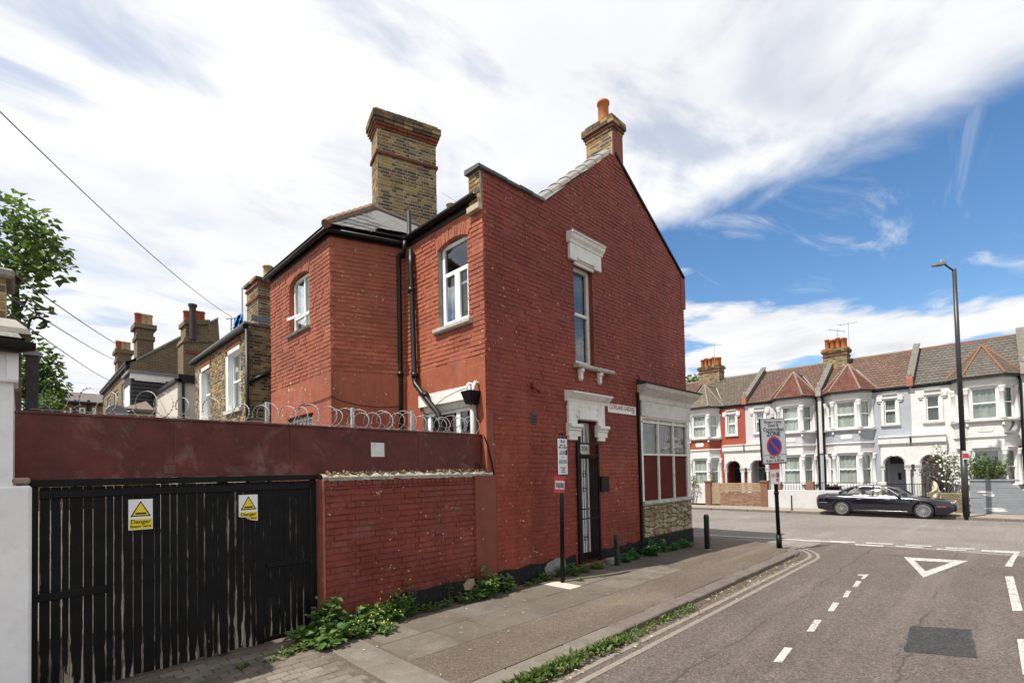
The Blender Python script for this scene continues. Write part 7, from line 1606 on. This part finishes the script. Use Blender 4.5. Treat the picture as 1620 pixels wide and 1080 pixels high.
for sg in (-1, 1):
    def line_(ptl, r, nm, mt_): q = MB(); q.v = []; q.tube([tuple(W3(s, sg*side_pt(s, k)[0], side_pt(s, k)[1])) for s, k in ptl], r, 6); return q.build(nm, mt_, car, True)
    line_([(gs0+.06+.72*i/8, .9) for i in range(9)], .055, 'rear_pillar', carp); line_([(gs2+.0+.72*i/8, .9) for i in range(9)], .028, 'front_pillar', carp)
    line_([(2.30+.03*i/4, .04+.86*i/4) for i in range(5)], .035, 'door_pillar', blackp)
    line_([(gs0+.55+(gs3-.10-gs0-.55)*i/20, .05) for i in range(21)]+[(gs3-.16-.75*i/8, .06+.84*min(1, i/7)) for i in range(1, 9)]+[(gs2-.1-(gs2-.1-gs1-.0)*i/8, .90) for i in range(9)]+[(gs1-.0-.38*i/6, .9-.84*i/6) for i in range(1, 7)], .014, 'window_trim', chrome)
    q = MB(); q.tube([tuple(W3(.5+3.6*i/30, sg*(lerp_tab(hwid, .5+3.6*i/30)+.004), .80)) for i in range(31) ], .006, 5)
    q.build('waist_line', carp, car)
    for s in (1.78, 2.86): q = MB(); q.tube([tuple(W3(s-.11, sg*.945, .815)), tuple(W3(s, sg*.965, .82)), tuple(W3(s+.11, sg*.945, .815))], .014, 7); q.build('door_handle', chrome, car, True)
    for a in (1.52, 2.38, 3.42):
        q = MB(); q.tube([tuple(W3(a, sg*(lerp_tab(hwid, a)*1.001), .34)), tuple(W3(a, sg*(lerp_tab(hwid, a)+.002), .60)), tuple(W3(a, sg*(lerp_tab(hwid, a)*.99), .80)), tuple(W3(a+.02, sg*(lerp_tab(hwid, a)*.955), .92))], .005, 4); q.build('door_gap', blackp, car)
    q = MB(); q.v = []; q.ball((0, 0, 0), .07, .11, .065, 10, 6); q.v = [v+W3(3.25, sg*1.0, .985) for v in q.v]; q.tube([tuple(W3(3.25, sg*.86, .95)), tuple(W3(3.25, sg*.98, .97))], .025, 6); q.build('door_mirror', carp, car, True)
    q = MB(); q.tube([tuple(W3(1.55+.1*i*2, sg*.935, .30)) for i in range(11)], .012, 5); q.build('sill_strip', carp, car)
    q = MB(); q.tube([tuple(W3(LEN-.62+.10*i, sg*(lerp_tab(hwid, LEN-.62+.1*i)+.006), .54)) for i in range(4)], .022, 6); q.build('side_marker', MT('amber_red', (.30, .05, .035), .3).m, car)
    q = MB(); q.tube([tuple(W3(.02+.12*i, sg*(lerp_tab(hwid, .02+.12*i)+.004), .62)) for i in range(5)], .012, 5); q.build('bumper_strip', chrome, car)
    q = MB(); q.tube([tuple(W3(3.85, sg*.936, .565)), tuple(W3(3.97, sg*.936, .565))], .012, 6); q.build('side_repeater', chrome, car)
    q = MB(); q.tube([tuple(W3(.02, sg*.60, .78)), tuple(W3(.10, sg*.80, .80))], .06, 8); q.build('tail_lamp', MT('tail_red', (.25, .01, .012), .2).m, car, True)
    for x_, z_, r_ in ((.66, .665, .085), (.47, .67, .072)):
        s_ = LEN-.16 if x_ > .5 else LEN-.09; q = MB(); q.ball((0, 0, 0), r_, .05, r_, 14, 8); q.v = [v+W3(s_, sg*x_*.92, z_) for v in q.v]; q.build('headlight', MT('lamp_glass', (.62, .64, .66), .08, .5).m, car, True)
        q = MB(); P_ = [tuple(W3(s_+.035, sg*x_*.92+(r_+.008)*math.cos(2*math.pi*i/18), z_+(r_+.008)*math.sin(2*math.pi*i/18))) for i in range(19)]; q.tube(P_, .010, 5, False); q.build('headlight_ring', chrome, car)
q = MB(); P_ = [(.34*math.cos(t)*(1 if abs(math.cos(t)) < .8 else 1), .60+.11*math.sin(t)) for t in [2*math.pi*i/24 for i in range(25)]]; q.tube([tuple(W3(LEN+.0, x, z+.03)) for x, z in P_], .018, 6, False); q.build('grille_surround', chrome, car)
for i in range(9): q = MB(); x_ = -.28+.07*i; q.tube([tuple(W3(LEN+.005, x_, .54)), tuple(W3(LEN+.005, x_, .71))], .008, 5); q.build('grille_bar', chrome, car)
q = MB(); q.v = [W3(LEN-.02, -.33, .53), W3(LEN-.02, .33, .53), W3(LEN-.02, .33, .72), W3(LEN-.02, -.33, .72)]; q.f = [(0, 1, 2, 3)]; q.build('grille_mesh', blackp, car)
q = MB(); q.v = [W3(LEN+.03, -.26, .40), W3(LEN+.03, .26, .40), W3(LEN+.03, .26, .51), W3(LEN+.03, -.26, .51), W3(LEN-.03, -.26, .40), W3(LEN-.03, .26, .40), W3(LEN-.03, .26, .51), W3(LEN-.03, -.26, .51)]; q.f = [(0, 1, 2, 3), (4, 7, 6, 5), (0, 4, 5, 1), (1, 5, 6, 2), (2, 6, 7, 3), (3, 7, 4, 0)]; q.build('number_plate', MT('plate_face', (.66, .66, .63), .4).m, car)
# wheels
def wheel(s, sg):
    c = W3(s, sg*.80, WR); wl = MB(); N_ = 28; prof = [(.245, -.105), (.315, -.11), (.340, -.085), (WR, -.03), (WR, .03), (.340, .085), (.315, .11), (.245, .105)]
    for r_, o in prof: wl.v += [c+Vector((o, r_*math.cos(2*math.pi*i/N_), r_*math.sin(2*math.pi*i/N_))) for i in range(N_)]
    for a in range(len(prof)-1):
        for i in range(N_): wl.f.append((a*N_+i, a*N_+(i+1) % N_, (a+1)*N_+(i+1) % N_, (a+1)*N_+i))
    root_ = wl.build('wheel', tyre, car, True)
    rm = MB(); o = sg*.085
    prr = [(.25, sg*.105), (.235, sg*.11), (.225, sg*.08), (.215, sg*.03)]
    for r_, oo in prr: rm.v += [c+Vector((oo, r_*math.cos(2*math.pi*i/N_), r_*math.sin(2*math.pi*i/N_))) for i in range(N_)]
    for a in range(len(prr)-1):
        for i in range(N_): rm.f.append((a*N_+i, a*N_+(i+1) % N_, (a+1)*N_+(i+1) % N_, (a+1)*N_+i))
    for i in range(20):
        a = 2*math.pi*i/20; d = Vector((0, math.cos(a), math.sin(a))); e = Vector((0, -math.sin(a), math.cos(a))); p0 = c+d*.05+Vector((sg*.085, 0, 0)); p1 = c+d*.235+Vector((sg*.10, 0, 0)); b = len(rm.v)
        rm.v += [p0-e*.007, p0+e*.007, p1+e*.016, p1-e*.016, p0-e*.007-Vector((sg*.03, 0, 0)), p0+e*.007-Vector((sg*.03, 0, 0)), p1+e*.016-Vector((sg*.03, 0, 0)), p1-e*.016-Vector((sg*.03, 0, 0))]
        rm.f += [(b, b+1, b+2, b+3), (b, b+4, b+5, b+1), (b+1, b+5, b+6, b+2), (b+2, b+6, b+7, b+3), (b+3, b+7, b+4, b)]
    b = len(rm.v); rm.v += [c+Vector((sg*.105, .06*math.cos(2*math.pi*i/12), .06*math.sin(2*math.pi*i/12))) for i in range(12)]+[c+Vector((sg*.06, .07*math.cos(2*math.pi*i/12), .07*math.sin(2*math.pi*i/12))) for i in range(12)]
    rm.f += [tuple(b+i for i in range(12))]+[(b+i, b+(i+1) % 12, b+12+(i+1) % 12, b+12+i) for i in range(12)]; rm.build('rim', alloy, root_)
    bk = MB(); bk.v += [c+Vector((sg*.02, .24*math.cos(2*math.pi*i/20), .24*math.sin(2*math.pi*i/20))) for i in range(20)]; bk.f.append(tuple(range(20))); bk.build('brake_disc', blackp, root_)
for s in (S_R, S_F):
    for sg in (-1, 1): wheel(s, sg)
for x_ in (-.42, .38):
    for s in (1.75, 2.55): q = MB(); q.v = []; q.ball((0, 0, 0), .22, .10, .30, 10, 6); q.v = [v+W3(s, x_, .92) for v in q.v]; q.build('seat', vary('cream_leather', (.36, .31, .24), .1, 4), car, True)
# ------------------------------------------------------------------ lamp post
lb = on_z(1529, 818, GZ); lp = thing('lamp_post', 'tall dark grey lamp post with single arm on the far pavement', 'street lamp', tuple(lb))
lt = on_depth(1509.5, 426, lb); mid = Vector(lb).lerp(lt, .27); dkm = vary('dark_grey_column', (.026, .025, .026), .2, 5, .4, .05)
mb = MB(); mb.tube([tuple(lb-Vector((0, 0, .1))), tuple(mid)], .115, 14); mb.tube([tuple(mid), tuple(lt)], [.095, .075], 14); mb.build('column', dkm, lp, True)
la, lh = on_depth(1494, 418, lb), on_depth(1479, 419.5, lb); mb = MB(); mb.tube([tuple(lt-Vector((0, 0, .08))), tuple(la)], .035, 8); mb.build('arm', dkm, lp, True)
hd = (lh-la).normalized(); sd2 = Vector((-hd.y, hd.x, 0)).normalized(); mb = MB()
P0 = [(0, .13, .07), (.18, .16, .085), (.42, .11, .05), (.56, .03, .012)]
for t_, w_, h_ in P0: c_ = la+hd*t_; mb.v += [c_-sd2*w_-Vector((0, 0, .03)), c_-sd2*w_*.8+Vector((0, 0, h_)), c_+sd2*w_*.8+Vector((0, 0, h_)), c_+sd2*w_-Vector((0, 0, .03))]
for i in range(3):
    for j in range(4): mb.f.append((i*4+j, i*4+(j+1) % 4, (i+1)*4+(j+1) % 4, (i+1)*4+j))
mb.f += [(0, 1, 2, 3), (15, 14, 13, 12)]; mb.build('lantern', vary('grey_lantern', (.14, .14, .13), .1, 4, .5, 0), lp)
mb = MB(); c_ = la+hd*.12; mb.tube([tuple(c_+Vector((0, 0, .07))), tuple(c_+Vector((0, 0, .22)))], .03, 8); mb.build('photocell', m['galv'], lp)
sc_ = on_depth(1524, 721, lb); fN = Vector((-_s, -_s, 0)); fU = Vector((_s, -_s, 0))
for dz2, h_, mt_ in ((0, .10, rd), (.16, .055, whs), (-.12, .03, whs)):
    q = MB(); P_ = [sc_+fN*.125+fU*a+Vector((0, 0, b+dz2)) for a, b in ((-.115, -h_), (.115, -h_), (.115, h_), (-.115, h_))]; q.add(P_+[p-fN*.02 for p in P_], [(0, 1, 2, 3), (4, 7, 6, 5), (0, 4, 5, 1), (1, 5, 6, 2), (2, 6, 7, 3), (3, 7, 4, 0)], True); q.build('sticker', mt_, lp)
# ------------------------------------------------------------------ person walking behind the car
pz = GZ; pc = on_depth(1481, 790, (29.6, 2.2, 1)); pc = Vector((29.55, on_x(1482, 790, 29.55).y, pz))
pr = thing('person', 'person with long dark hair in a cream top walking behind the car bonnet', 'person', tuple(pc))
# walking to the left of the picture (+Y): joints (forward = +Y, side = X)
hgt = on_depth(1480, 754, pc).z-pz; k_ = hgt/1.68
jt = {'pel': (0, 0, .92), 'spi': (0, .01, 1.12), 'che': (0, .03, 1.32), 'nck': (0, .05, 1.45), 'hed': (0, .07, 1.58), 'hdt': (0, .07, 1.66), 'sl': (-.16, .03, 1.38), 'el': (-.20, -.02, 1.12), 'wl': (-.17, .16, .98), 'hl': (-.16, .24, .97), 'sr': (.16, .03, 1.38), 'er': (.20, -.10, 1.14), 'wr': (.19, -.06, .92), 'hr': (.18, -.03, .84),
      'pl': (-.09, 0, .88), 'kl': (-.09, .16, .50), 'al': (-.09, .10, .09), 'tl': (-.09, .25, .03), 'pr': (.09, 0, .88), 'kr': (.09, .02, .47), 'ar': (.09, -.26, .12), 'tr': (.09, -.14, .03)}
rad_ = {'pel': .14, 'spi': .12, 'che': .135, 'nck': .055, 'hed': .09, 'hdt': .075, 'sl': .065, 'el': .045, 'wl': .032, 'hl': .028, 'sr': .065, 'er': .045, 'wr': .032, 'hr': .028, 'pl': .09, 'kl': .062, 'al': .045, 'tl': .035, 'pr': .09, 'kr': .062, 'ar': .045, 'tr': .035}
ed_ = [('pel', 'spi'), ('spi', 'che'), ('che', 'nck'), ('nck', 'hed'), ('hed', 'hdt'), ('che', 'sl'), ('sl', 'el'), ('el', 'wl'), ('wl', 'hl'), ('che', 'sr'), ('sr', 'er'), ('er', 'wr'), ('wr', 'hr'), ('pel', 'pl'), ('pl', 'kl'), ('kl', 'al'), ('al', 'tl'), ('pel', 'pr'), ('pr', 'kr'), ('kr', 'ar'), ('ar', 'tr')]
def skin_body(name, keys, edges, grow, mat, parent, extra=()):
    ks = list(keys); me = bpy.data.meshes.new(name); me.from_pydata([Vector(jt[k])*k_ for k in ks], [(ks.index(a), ks.index(b)) for a, b in edges], [])
    o = bpy.data.objects.new(name, me); col.objects.link(o); md = o.modifiers.new('skin', 'SKIN'); 
    for i, k in enumerate(ks): r_ = rad_[k]*grow*k_; me.skin_vertices[0].data[i].radius = (r_, r_)
    me.skin_vertices[0].data[0].use_root = True
    sb_ = o.modifiers.new('sub', 'SUBSURF'); sb_.levels = 2; sb_.render_levels = 2
    dg = bpy.context.evaluated_depsgraph_get(); m2 = bpy.data.meshes.new_from_object(o.evaluated_get(dg)); bpy.data.objects.remove(o); m2.name = name; m2.materials.clear(); m2.materials.append(mat)
    for p in m2.polygons: p.use_smooth = True
    o2 = bpy.data.objects.new(name, m2); col.objects.link(o2); o2.parent = parent; ORG[o2.name] = ORG[parent.name]; return o2
skinm = vary('skin', (.42, .25, .17), .1, 6, .5, 0)
skin_body('body', jt.keys(), ed_, 1, skinm, pr)
ctop = vary('cream_top', (.60, .53, .40), .12, 6, .85, .1, 40)
tk = ['spi', 'pel', 'che', 'sl', 'el', 'wl', 'sr', 'er', 'wr']; skin_body('top', tk, [e for e in ed_ if e[0] in tk and e[1] in tk], 1.22, ctop, pr)
lk = ['pel', 'pl', 'kl', 'al', 'pr', 'kr', 'ar']; skin_body('trousers', lk, [e for e in ed_ if e[0] in lk and e[1] in lk], 1.15, vary('pale_yellow_cloth', (.60, .56, .36), .1, 5), pr)
hair = MB(); c_ = Vector((0, .045, 1.60))*k_+pc
hair.ball(tuple(c_), .105*k_, .125*k_, .12*k_, 14, 8)
hair.tube([tuple(Vector((0, .02, 1.62))*k_+pc), tuple(Vector((0, -.07, 1.50))*k_+pc), tuple(Vector((0, -.12, 1.36))*k_+pc), tuple(Vector((0, -.14, 1.20))*k_+pc), tuple(Vector((0, -.13, 1.06))*k_+pc)], [.10*k_, .12*k_, .125*k_, .115*k_, .03*k_], 12)
rr = random.Random(6); hair.v = [v+Vector((rr.uniform(-1, 1), rr.uniform(-1, 1), rr.uniform(-1, 1)))*.008 for v in hair.v]
hair.build('hair', vary('dark_hair', (.010, .008, .007), .3, 30, .45, .6, 60), pr, True)
face = MB(); fc_ = Vector((0, .145, 1.575))*k_+pc; face.ball(tuple(fc_), .012*k_, .02*k_, .016*k_, 8, 5); face.build('nose', skinm, pr, True)
for s_ in (-.035, .035): q = MB(); q.ball(tuple(Vector((s_, .135, 1.605))*k_+pc), .012*k_, .008*k_, .009*k_, 8, 5); q.build('eye', m['black'], pr, True)
q = MB(); q.ball(tuple(Vector((0, .138, 1.535))*k_+pc), .022*k_, .008*k_, .007*k_, 8, 5); q.build('mouth', vary('lip', (.30, .12, .10), .1, 6), pr, True)
# ------------------------------------------------------------------ plants
def leaf_mass(mb, n, centre, rx, ry, rz, L, W, rr, up=.2, shell=.35, droop=0):
    c = Vector(centre)
    for _ in range(n):
        while True:
            p = Vector((rr.uniform(-1, 1), rr.uniform(-1, 1), rr.uniform(-1, 1)))
            if shell < p.length < 1: break
        q = c+Vector((p.x*rx, p.y*ry, p.z*rz)); yaw = math.atan2(p.y, p.x)+rr.uniform(-1.1, 1.1); l_ = L*rr.uniform(.6, 1.3)
        leaf_pts(mb, q, l_, l_*W, yaw, rr.uniform(-.7, .9)+up-droop, rr.uniform(-.9, .9))
def clump(label, pts, mat, seed, L=.07, W=.62, stalk=True, flowers=None, name='weed_clump', cat='weeds', group='weeds along the walls'):
    """pts: (x, y, radius, height, leaves)"""
    rr = random.Random(seed); x, y = sum(p[0] for p in pts)/len(pts), sum(p[1] for p in pts)/len(pts); root = thing(name, label, cat, (x, y, PV), group)
    mb = MB(); stk = MB(); fl = MB()
    for (px, py, r_, h_, n_) in pts:
        for _ in range(max(3, n_//14)):
            a = rr.uniform(0, 6.28); d = r_*math.sqrt(rr.random()); tip = (px+d*math.cos(a), py+d*math.sin(a)*.8, PV+h_*rr.uniform(.5, 1.05)*(1-.5*(d/r_)**2))
            if tip[1] > 6.12: tip = (tip[0], 6.12-rr.uniform(0, .05), tip[2])
            base = (px+d*.3*math.cos(a), min(6.1, py+d*.3*math.sin(a)), PV-.01); stk.tube([base, ((base[0]+tip[0])/2, (base[1]+tip[1])/2, (base[2]+tip[2])*.55), tip], [.004, .003, .0015], 4)
            for i in range(14):
                t = rr.random()**.7; q = Vector(base).lerp(Vector(tip), t); yaw = rr.uniform(0, 6.28); l_ = L*rr.uniform(.55, 1.45)
                leaf_pts(mb, q+Vector((math.cos(yaw), math.sin(yaw), 0))*.015, l_, l_*W, yaw, rr.uniform(-.45, .7), rr.uniform(-.6, .6))
            if flowers and rr.random() < .5: p = Vector(tip)+Vector((0, -.01, .03)); fl.ball(tuple(p), .011, .011, .009, 6, 4)
    # nothing grows into the masonry
    mb.v = [Vector((v.x, min(v.y, YG-.055+.2*max(0, v.z-2.3)), max(v.z, PV+.004))) for v in mb.v]
    mb.build('leaves', mat, root, recalc=False); stk.build('stems', m['leaf_weed'], root)
    if fl.v: tag(fl.build('flowers', flowers, root, True), kind='stuff')
    return root
def gp(x, y): p = on_z(x, y, PV); return p.x, p.y
def ck(px, py, r_, h_, n_, dy=0): x, y = gp(px, py); return (x, y+dy, r_, h_, n_)
clump('big leafy weed clump at the gate end of the yard wall', [ck(512, 1008, .24, .60, 340), ck(540, 1008, .28, .38, 340), ck(490, 1018, .22, .26, 220), ck(562, 1000, .26, .32, 260), ck(520, 1022, .22, .16, 180)], m['leaf_weed'], 1, .095, .7)
clump('weeds with small yellow flowers at the middle of the yard wall', [ck(592, 992, .25, .38, 340), ck(622, 980, .24, .42, 320), ck(640, 970, .15, .50, 100), ck(575, 1006, .20, .20, 180), ck(610, 1000, .18, .14, 120)], m['leaf_weed'], 2, .07, .6, flowers=m['yellow_fl'])
clump('low spreading weeds on the gate pavers', [ck(452, 1035, .14, .08, 130), ck(478, 1028, .15, .10, 130), ck(430, 1045, .08, .05, 50), ck(385, 1056, .07, .05, 30)], m['leaf_grass'], 3, .05, .5)
clump('thin grassy weeds at the house end of the yard wall', [ck(680, 966, .18, .13, 150), ck(705, 959, .18, .16, 150), ck(732, 953, .17, .17, 150), ck(655, 972, .15, .16, 120), ck(695, 950, .05, .36, 40)], m['leaf_grass'], 4, .055, .4)
clump('bushy bright weed in the corner by the cement pier', [ck(772, 942, .23, .50, 340), ck(798, 935, .17, .28, 180), ck(755, 948, .17, .20, 150)], m['leaf_weed'], 5, .09, .72)
clump('grassy weeds around the foot of the parking sign pole', [ck(868, 918, .14, .22, 160), ck(885, 911, .12, .26, 140), ck(850, 922, .08, .14, 60), ck(838, 926, .06, .08, 30)], m['leaf_grass'], 6, .075, .3)
clump('green weeds below the door step', [ck(905, 910, .18, .28, 220), ck(925, 905, .16, .20, 160), ck(945, 899, .14, .18, 150), ck(917, 918, .06, .05, 30)], m['leaf_weed'], 7, .07, .4)
clump('dense bright green weeds right of the stub post', [ck(990, 888, .20, .20, 220), ck(1003, 884, .22, .22, 240), ck(1020, 878, .16, .24, 160)], m['leaf_vivid'], 8, .06, .7)
clump('tall pale flowering weed before the stone clad shop base', [ck(1034, 878, .24, .36, 280), ck(1027, 874, .14, .48, 90), ck(1048, 872, .18, .28, 160)], m['leaf_vivid'], 9, .08, .55, flowers=m['petal'])
clump('low vivid green weeds at the far end of the shop base', [ck(1066, 869, .20, .22, 240), ck(1080, 866, .20, .24, 240), ck(1090, 864, .12, .16, 100)], m['leaf_vivid'], 10, .06, .65)
# grass in the gutter
mb = MB(); rr = random.Random(44)
for i in range(2600):
    x = 2.9+rr.random()**1.5*4.3
    if rr.random() > .35+.65*abs(math.sin(x*2.1)): continue
    y = 3.44-abs(rr.gauss(0, .075)); h_ = .10 if x < 5 else .055; a = rr.uniform(0, 6.28); l_ = rr.uniform(.04, .10)*(1.15 if x < 5.2 else .7)
    leaf_pts(mb, (x, y, .01+rr.uniform(0, h_*.6)), l_, l_*rr.uniform(.25, .6), a, rr.uniform(.0, 1.2), rr.uniform(-.6, .6))
tag(mb.build('gutter_grass', m['leaf_grass'], recalc=False), 'green weeds and grass growing in the gutter along the kerb', 'grass', kind='stuff')
mb = MB()
for i in range(240): x = rr.uniform(2.8, 12.3); leaf_pts(mb, (x, 3.42-abs(rr.gauss(0, .14)), .012+rr.uniform(0, .02)), rr.uniform(.02, .06), rr.uniform(.012, .03), rr.uniform(0, 6.28), rr.uniform(-.1, .4), rr.uniform(-.8, .8))
for i in range(70): x = rr.uniform(2.2, 9); leaf_pts(mb, (x, rr.uniform(3.8, 6.0), PV+.012), rr.uniform(.012, .04), rr.uniform(.008, .02), rr.uniform(0, 6.28), rr.uniform(-.05, .3), rr.uniform(-.4, .4))
tag(mb.build('fallen_leaves', m['litter'], recalc=False), 'dry leaves and scraps scattered on the pavement and in the gutter', 'leaves', kind='stuff')
# ------------------------------------------------------------------ trees and shrubs
def tree(label, base, limbs, blobs, leafn, L, mat, seed, group=None, trunk_r=.12, name='tree'):
    root = thing(name, label, 'tree', tuple(base), group); rr = random.Random(seed); mb = MB()
    for pts, r0, r1 in limbs: n_ = len(pts); mb.tube([tuple(p) for p in pts], [r0+(r1-r0)*i/(n_-1) for i in range(n_)], 8)
    mb.build('trunk', m['bark'], root, True); lf = MB()
    for (c, rx_, ry_, rz_) in blobs: leaf_mass(lf, int(leafn*rx_*rz_), c, rx_, ry_, rz_, L, .75, rr, .0, .15, .15)
    lf.build('crown', mat, root, recalc=False); return root
TY = 13.5
def ty(x, y, dy=0): return on_y(x, y, TY+dy)
tb = Vector((ty(22, 560).x, TY, 0)); B = []; rr = random.Random(3)
for (x, y, r_) in ((20, 335, 26), (48, 360, 30), (15, 385, 34), (60, 395, 30), (84, 400, 18), (40, 430, 30), (75, 425, 24), (10, 440, 26), (90, 432, 10), (30, 470, 18), (12, 500, 16), (52, 500, 16), (25, 530, 18), (70, 478, 8), (45, 545, 14), (-30, 400, 45), (-40, 470, 40), (5, 320, 18)):
    p = ty(x, y, rr.uniform(-.5, .5)); s_ = r_/62.0; B.append((p, s_*1.05, s_, s_*.85))
T = lambda x, y, d=0: ty(x, y, d)
tree('leafy green tree rising behind the white building at the left edge', tb, [([tb, T(24, 600), T(26, 520), T(24, 450), T(25, 380), T(20, 330)], .11, .015), ([T(26, 500), T(45, 470), T(70, 478)], .03, .006), ([T(24, 450), T(50, 425), T(95, 405, .2)], .04, .006), ([T(24, 430), T(0, 400, .3), T(-30, 390)], .04, .01), ([T(25, 400), T(50, 370, -.2)], .03, .006), ([T(26, 530), T(12, 500, .2)], .02, .005), ([T(26, 540), T(48, 545, .2)], .02, .005)], B, 560, .15, m['leaf_tree'], 5)
sb = Vector((ty(75, 640, 3).x, TY+3, 0)); B2 = [(ty(x, y, 3+rr.uniform(-.4, .4)), r_/46.0, r_/46.0, r_/46.0) for x, y, r_ in ((70, 575, 16), (76, 605, 18), (60, 620, 20), (88, 615, 12), (45, 590, 22), (25, 600, 26), (68, 645, 20), (80, 640, 10), (35, 640, 26), (62, 560, 12))]
tree('dark leafy shrub behind the razor wire below the tree', sb, [([sb, ty(70, 620, 3), ty(68, 580, 3)], .06, .015), ([ty(70, 620, 3), ty(45, 595, 3)], .03, .008)], B2, 900, .15, m['leaf_tree'], 6, name='shrub')
hbp = on_y(74, 640, 9.5); hb = thing('hedge_plant', 'pale yellow-green sprig against the post beside the razor wire', 'plant', (hbp.x, 9.5, .05)); mb = MB(); rr = random.Random(8); leaf_mass(mb, 90, on_y(74, 636, 9.5), .13, .15, .10, .07, .6, rr); mb.build('leaves', m['leaf_shrub'], hb, recalc=False); mb = MB(); mb.tube([(hbp.x, 9.5, .05), tuple(on_y(74, 636, 9.5))], .012, 5); mb.build('stem', m['bark'], hb)
dbp = on_y(761, 738, GP-.05); db = thing('dry_sprig', 'dry reddish brown sprig on the mortar top in the corner against the house', 'plant', (dbp.x, GP-.05, 2.1)); mb = MB(); rr = random.Random(18); leaf_mass(mb, 70, (dbp.x-.03, GP-.06, dbp.z), .07, .03, .11, .035, .5, rr); mb.build('leaves', leaf_mat('dry_sprig_leaf', [(.16, .05, .03), (.12, .045, .02), (.20, .08, .04)], .1), db, recalc=False)
mb = MB()
for i in range(5): mb.tube([(dbp.x, GP-.05, 2.1), (dbp.x-.04+.03*i-.05, GP-.06, dbp.z+.08-.02*abs(i-2))], .003, 4)
mb.build('stems', m['bark'], db)
# front garden shrubs across the road
def shrub(label, spots, X, mat, n, L, seed, name='garden_shrub', bare=False, flowers=None):
    rr = random.Random(seed); c = on_x(spots[0][0], spots[0][1], X); root = thing(name, label, 'shrub', (X, c.y, GZ), 'front garden shrubs'); mb = MB(); st_ = MB(); fl = MB()
    for x, y, r_ in spots:
        p = on_x(x, y, X+rr.uniform(-.25, .25)); s_ = r_/31.0; leaf_mass(mb, int(n*s_*s_*6), p, s_, s_*.8, s_*.9, L, .55, rr, .1, .1)
        b = Vector((X+rr.uniform(-.1, .1), c.y+rr.uniform(-.15, .15), GZ)); st_.tube([tuple(b), tuple(b.lerp(p, .5)+Vector((0, 0, .1))), tuple(p)], [.03, .02, .006], 5)
        for _ in range(6): q = p+Vector((rr.uniform(-1, 1), rr.uniform(-1, 1), rr.uniform(-1, 1)))*s_; st_.tube([tuple(p), tuple(q)], [.010, .004], 4)
        if flowers:
            for _ in range(4): q = p+Vector((-s_*.7, rr.uniform(-1, 1)*s_, rr.uniform(-1, 1)*s_)); fl.ball(tuple(q), .05, .05, .05, 6, 4)
    mb.build('leaves', mat, root, recalc=False); st_.build('stems', m['bark'], root)
    if fl.v: tag(fl.build('flowers', flowers, root, True), kind='stuff')
    return root
shrub('dusky pink twiggy shrub in front of the arched porch', [(1463, 742, 9), (1472, 732, 10), (1480, 748, 9), (1470, 752, 8), (1488, 738, 9), (1458, 748, 6), (1478, 724, 7)], 31.7, m['leaf_pink'], 120, .10, 21)
shrub('loose light green shrub with white flowers left of the lamp post', [(1488, 728, 9), (1502, 735, 10), (1494, 745, 10), (1510, 745, 9), (1500, 758, 9), (1508, 726, 7), (1490, 716, 6), (1482, 707, 4), (1518, 752, 7), (1498, 768, 7)], 31.4, m['leaf_shrub'], 150, .12, 22, flowers=m['petal'])
shrub('spreading bright green shrub over the grey block wall right of the lamp post', [(1545, 735, 12), (1560, 742, 12), (1575, 742, 11), (1553, 725, 8), (1540, 748, 10), (1570, 732, 8), (1588, 736, 9), (1560, 752, 10), (1582, 750, 8), (1595, 730, 4)], 31.3, m['leaf_shrub'], 170, .13, 23)
shrub('small reddish shrub on the grey block wall', [(1590, 748, 6), (1594, 758, 6), (1586, 757, 5)], 31.0, m['leaf_pink'], 150, .09, 24)
shrub('small bushy green shrub in the terracotta house garden', [(1126, 755, 7), (1128, 765, 7), (1124, 748, 5)], 31.3, m['leaf_shrub'], 150, .10, 25)
shrub('green shrub beside the shop corner across the road', [(1096, 757, 8), (1092, 765, 8), (1100, 765, 7)], 31.6, m['leaf_shrub'], 150, .10, 26)
bt_ = on_x(1104, 600, 46); tree('tree tops showing behind the terrace roofs next to the shop corner', (46, bt_.y, -.3), [([Vector((46, bt_.y, -.3)), Vector((46, bt_.y, 7))], .25, .08)], [(on_x(x, y, 46+rr.uniform(-1, 1)), s_, s_, s_*.8) for x, y, s_ in ((1096, 604, .7), (1103, 601, .6), (1090, 606, .8), (1110, 606, .5), (1098, 615, 1.0), (1108, 615, .9))], 160, .35, m['leaf_tree'], 9)
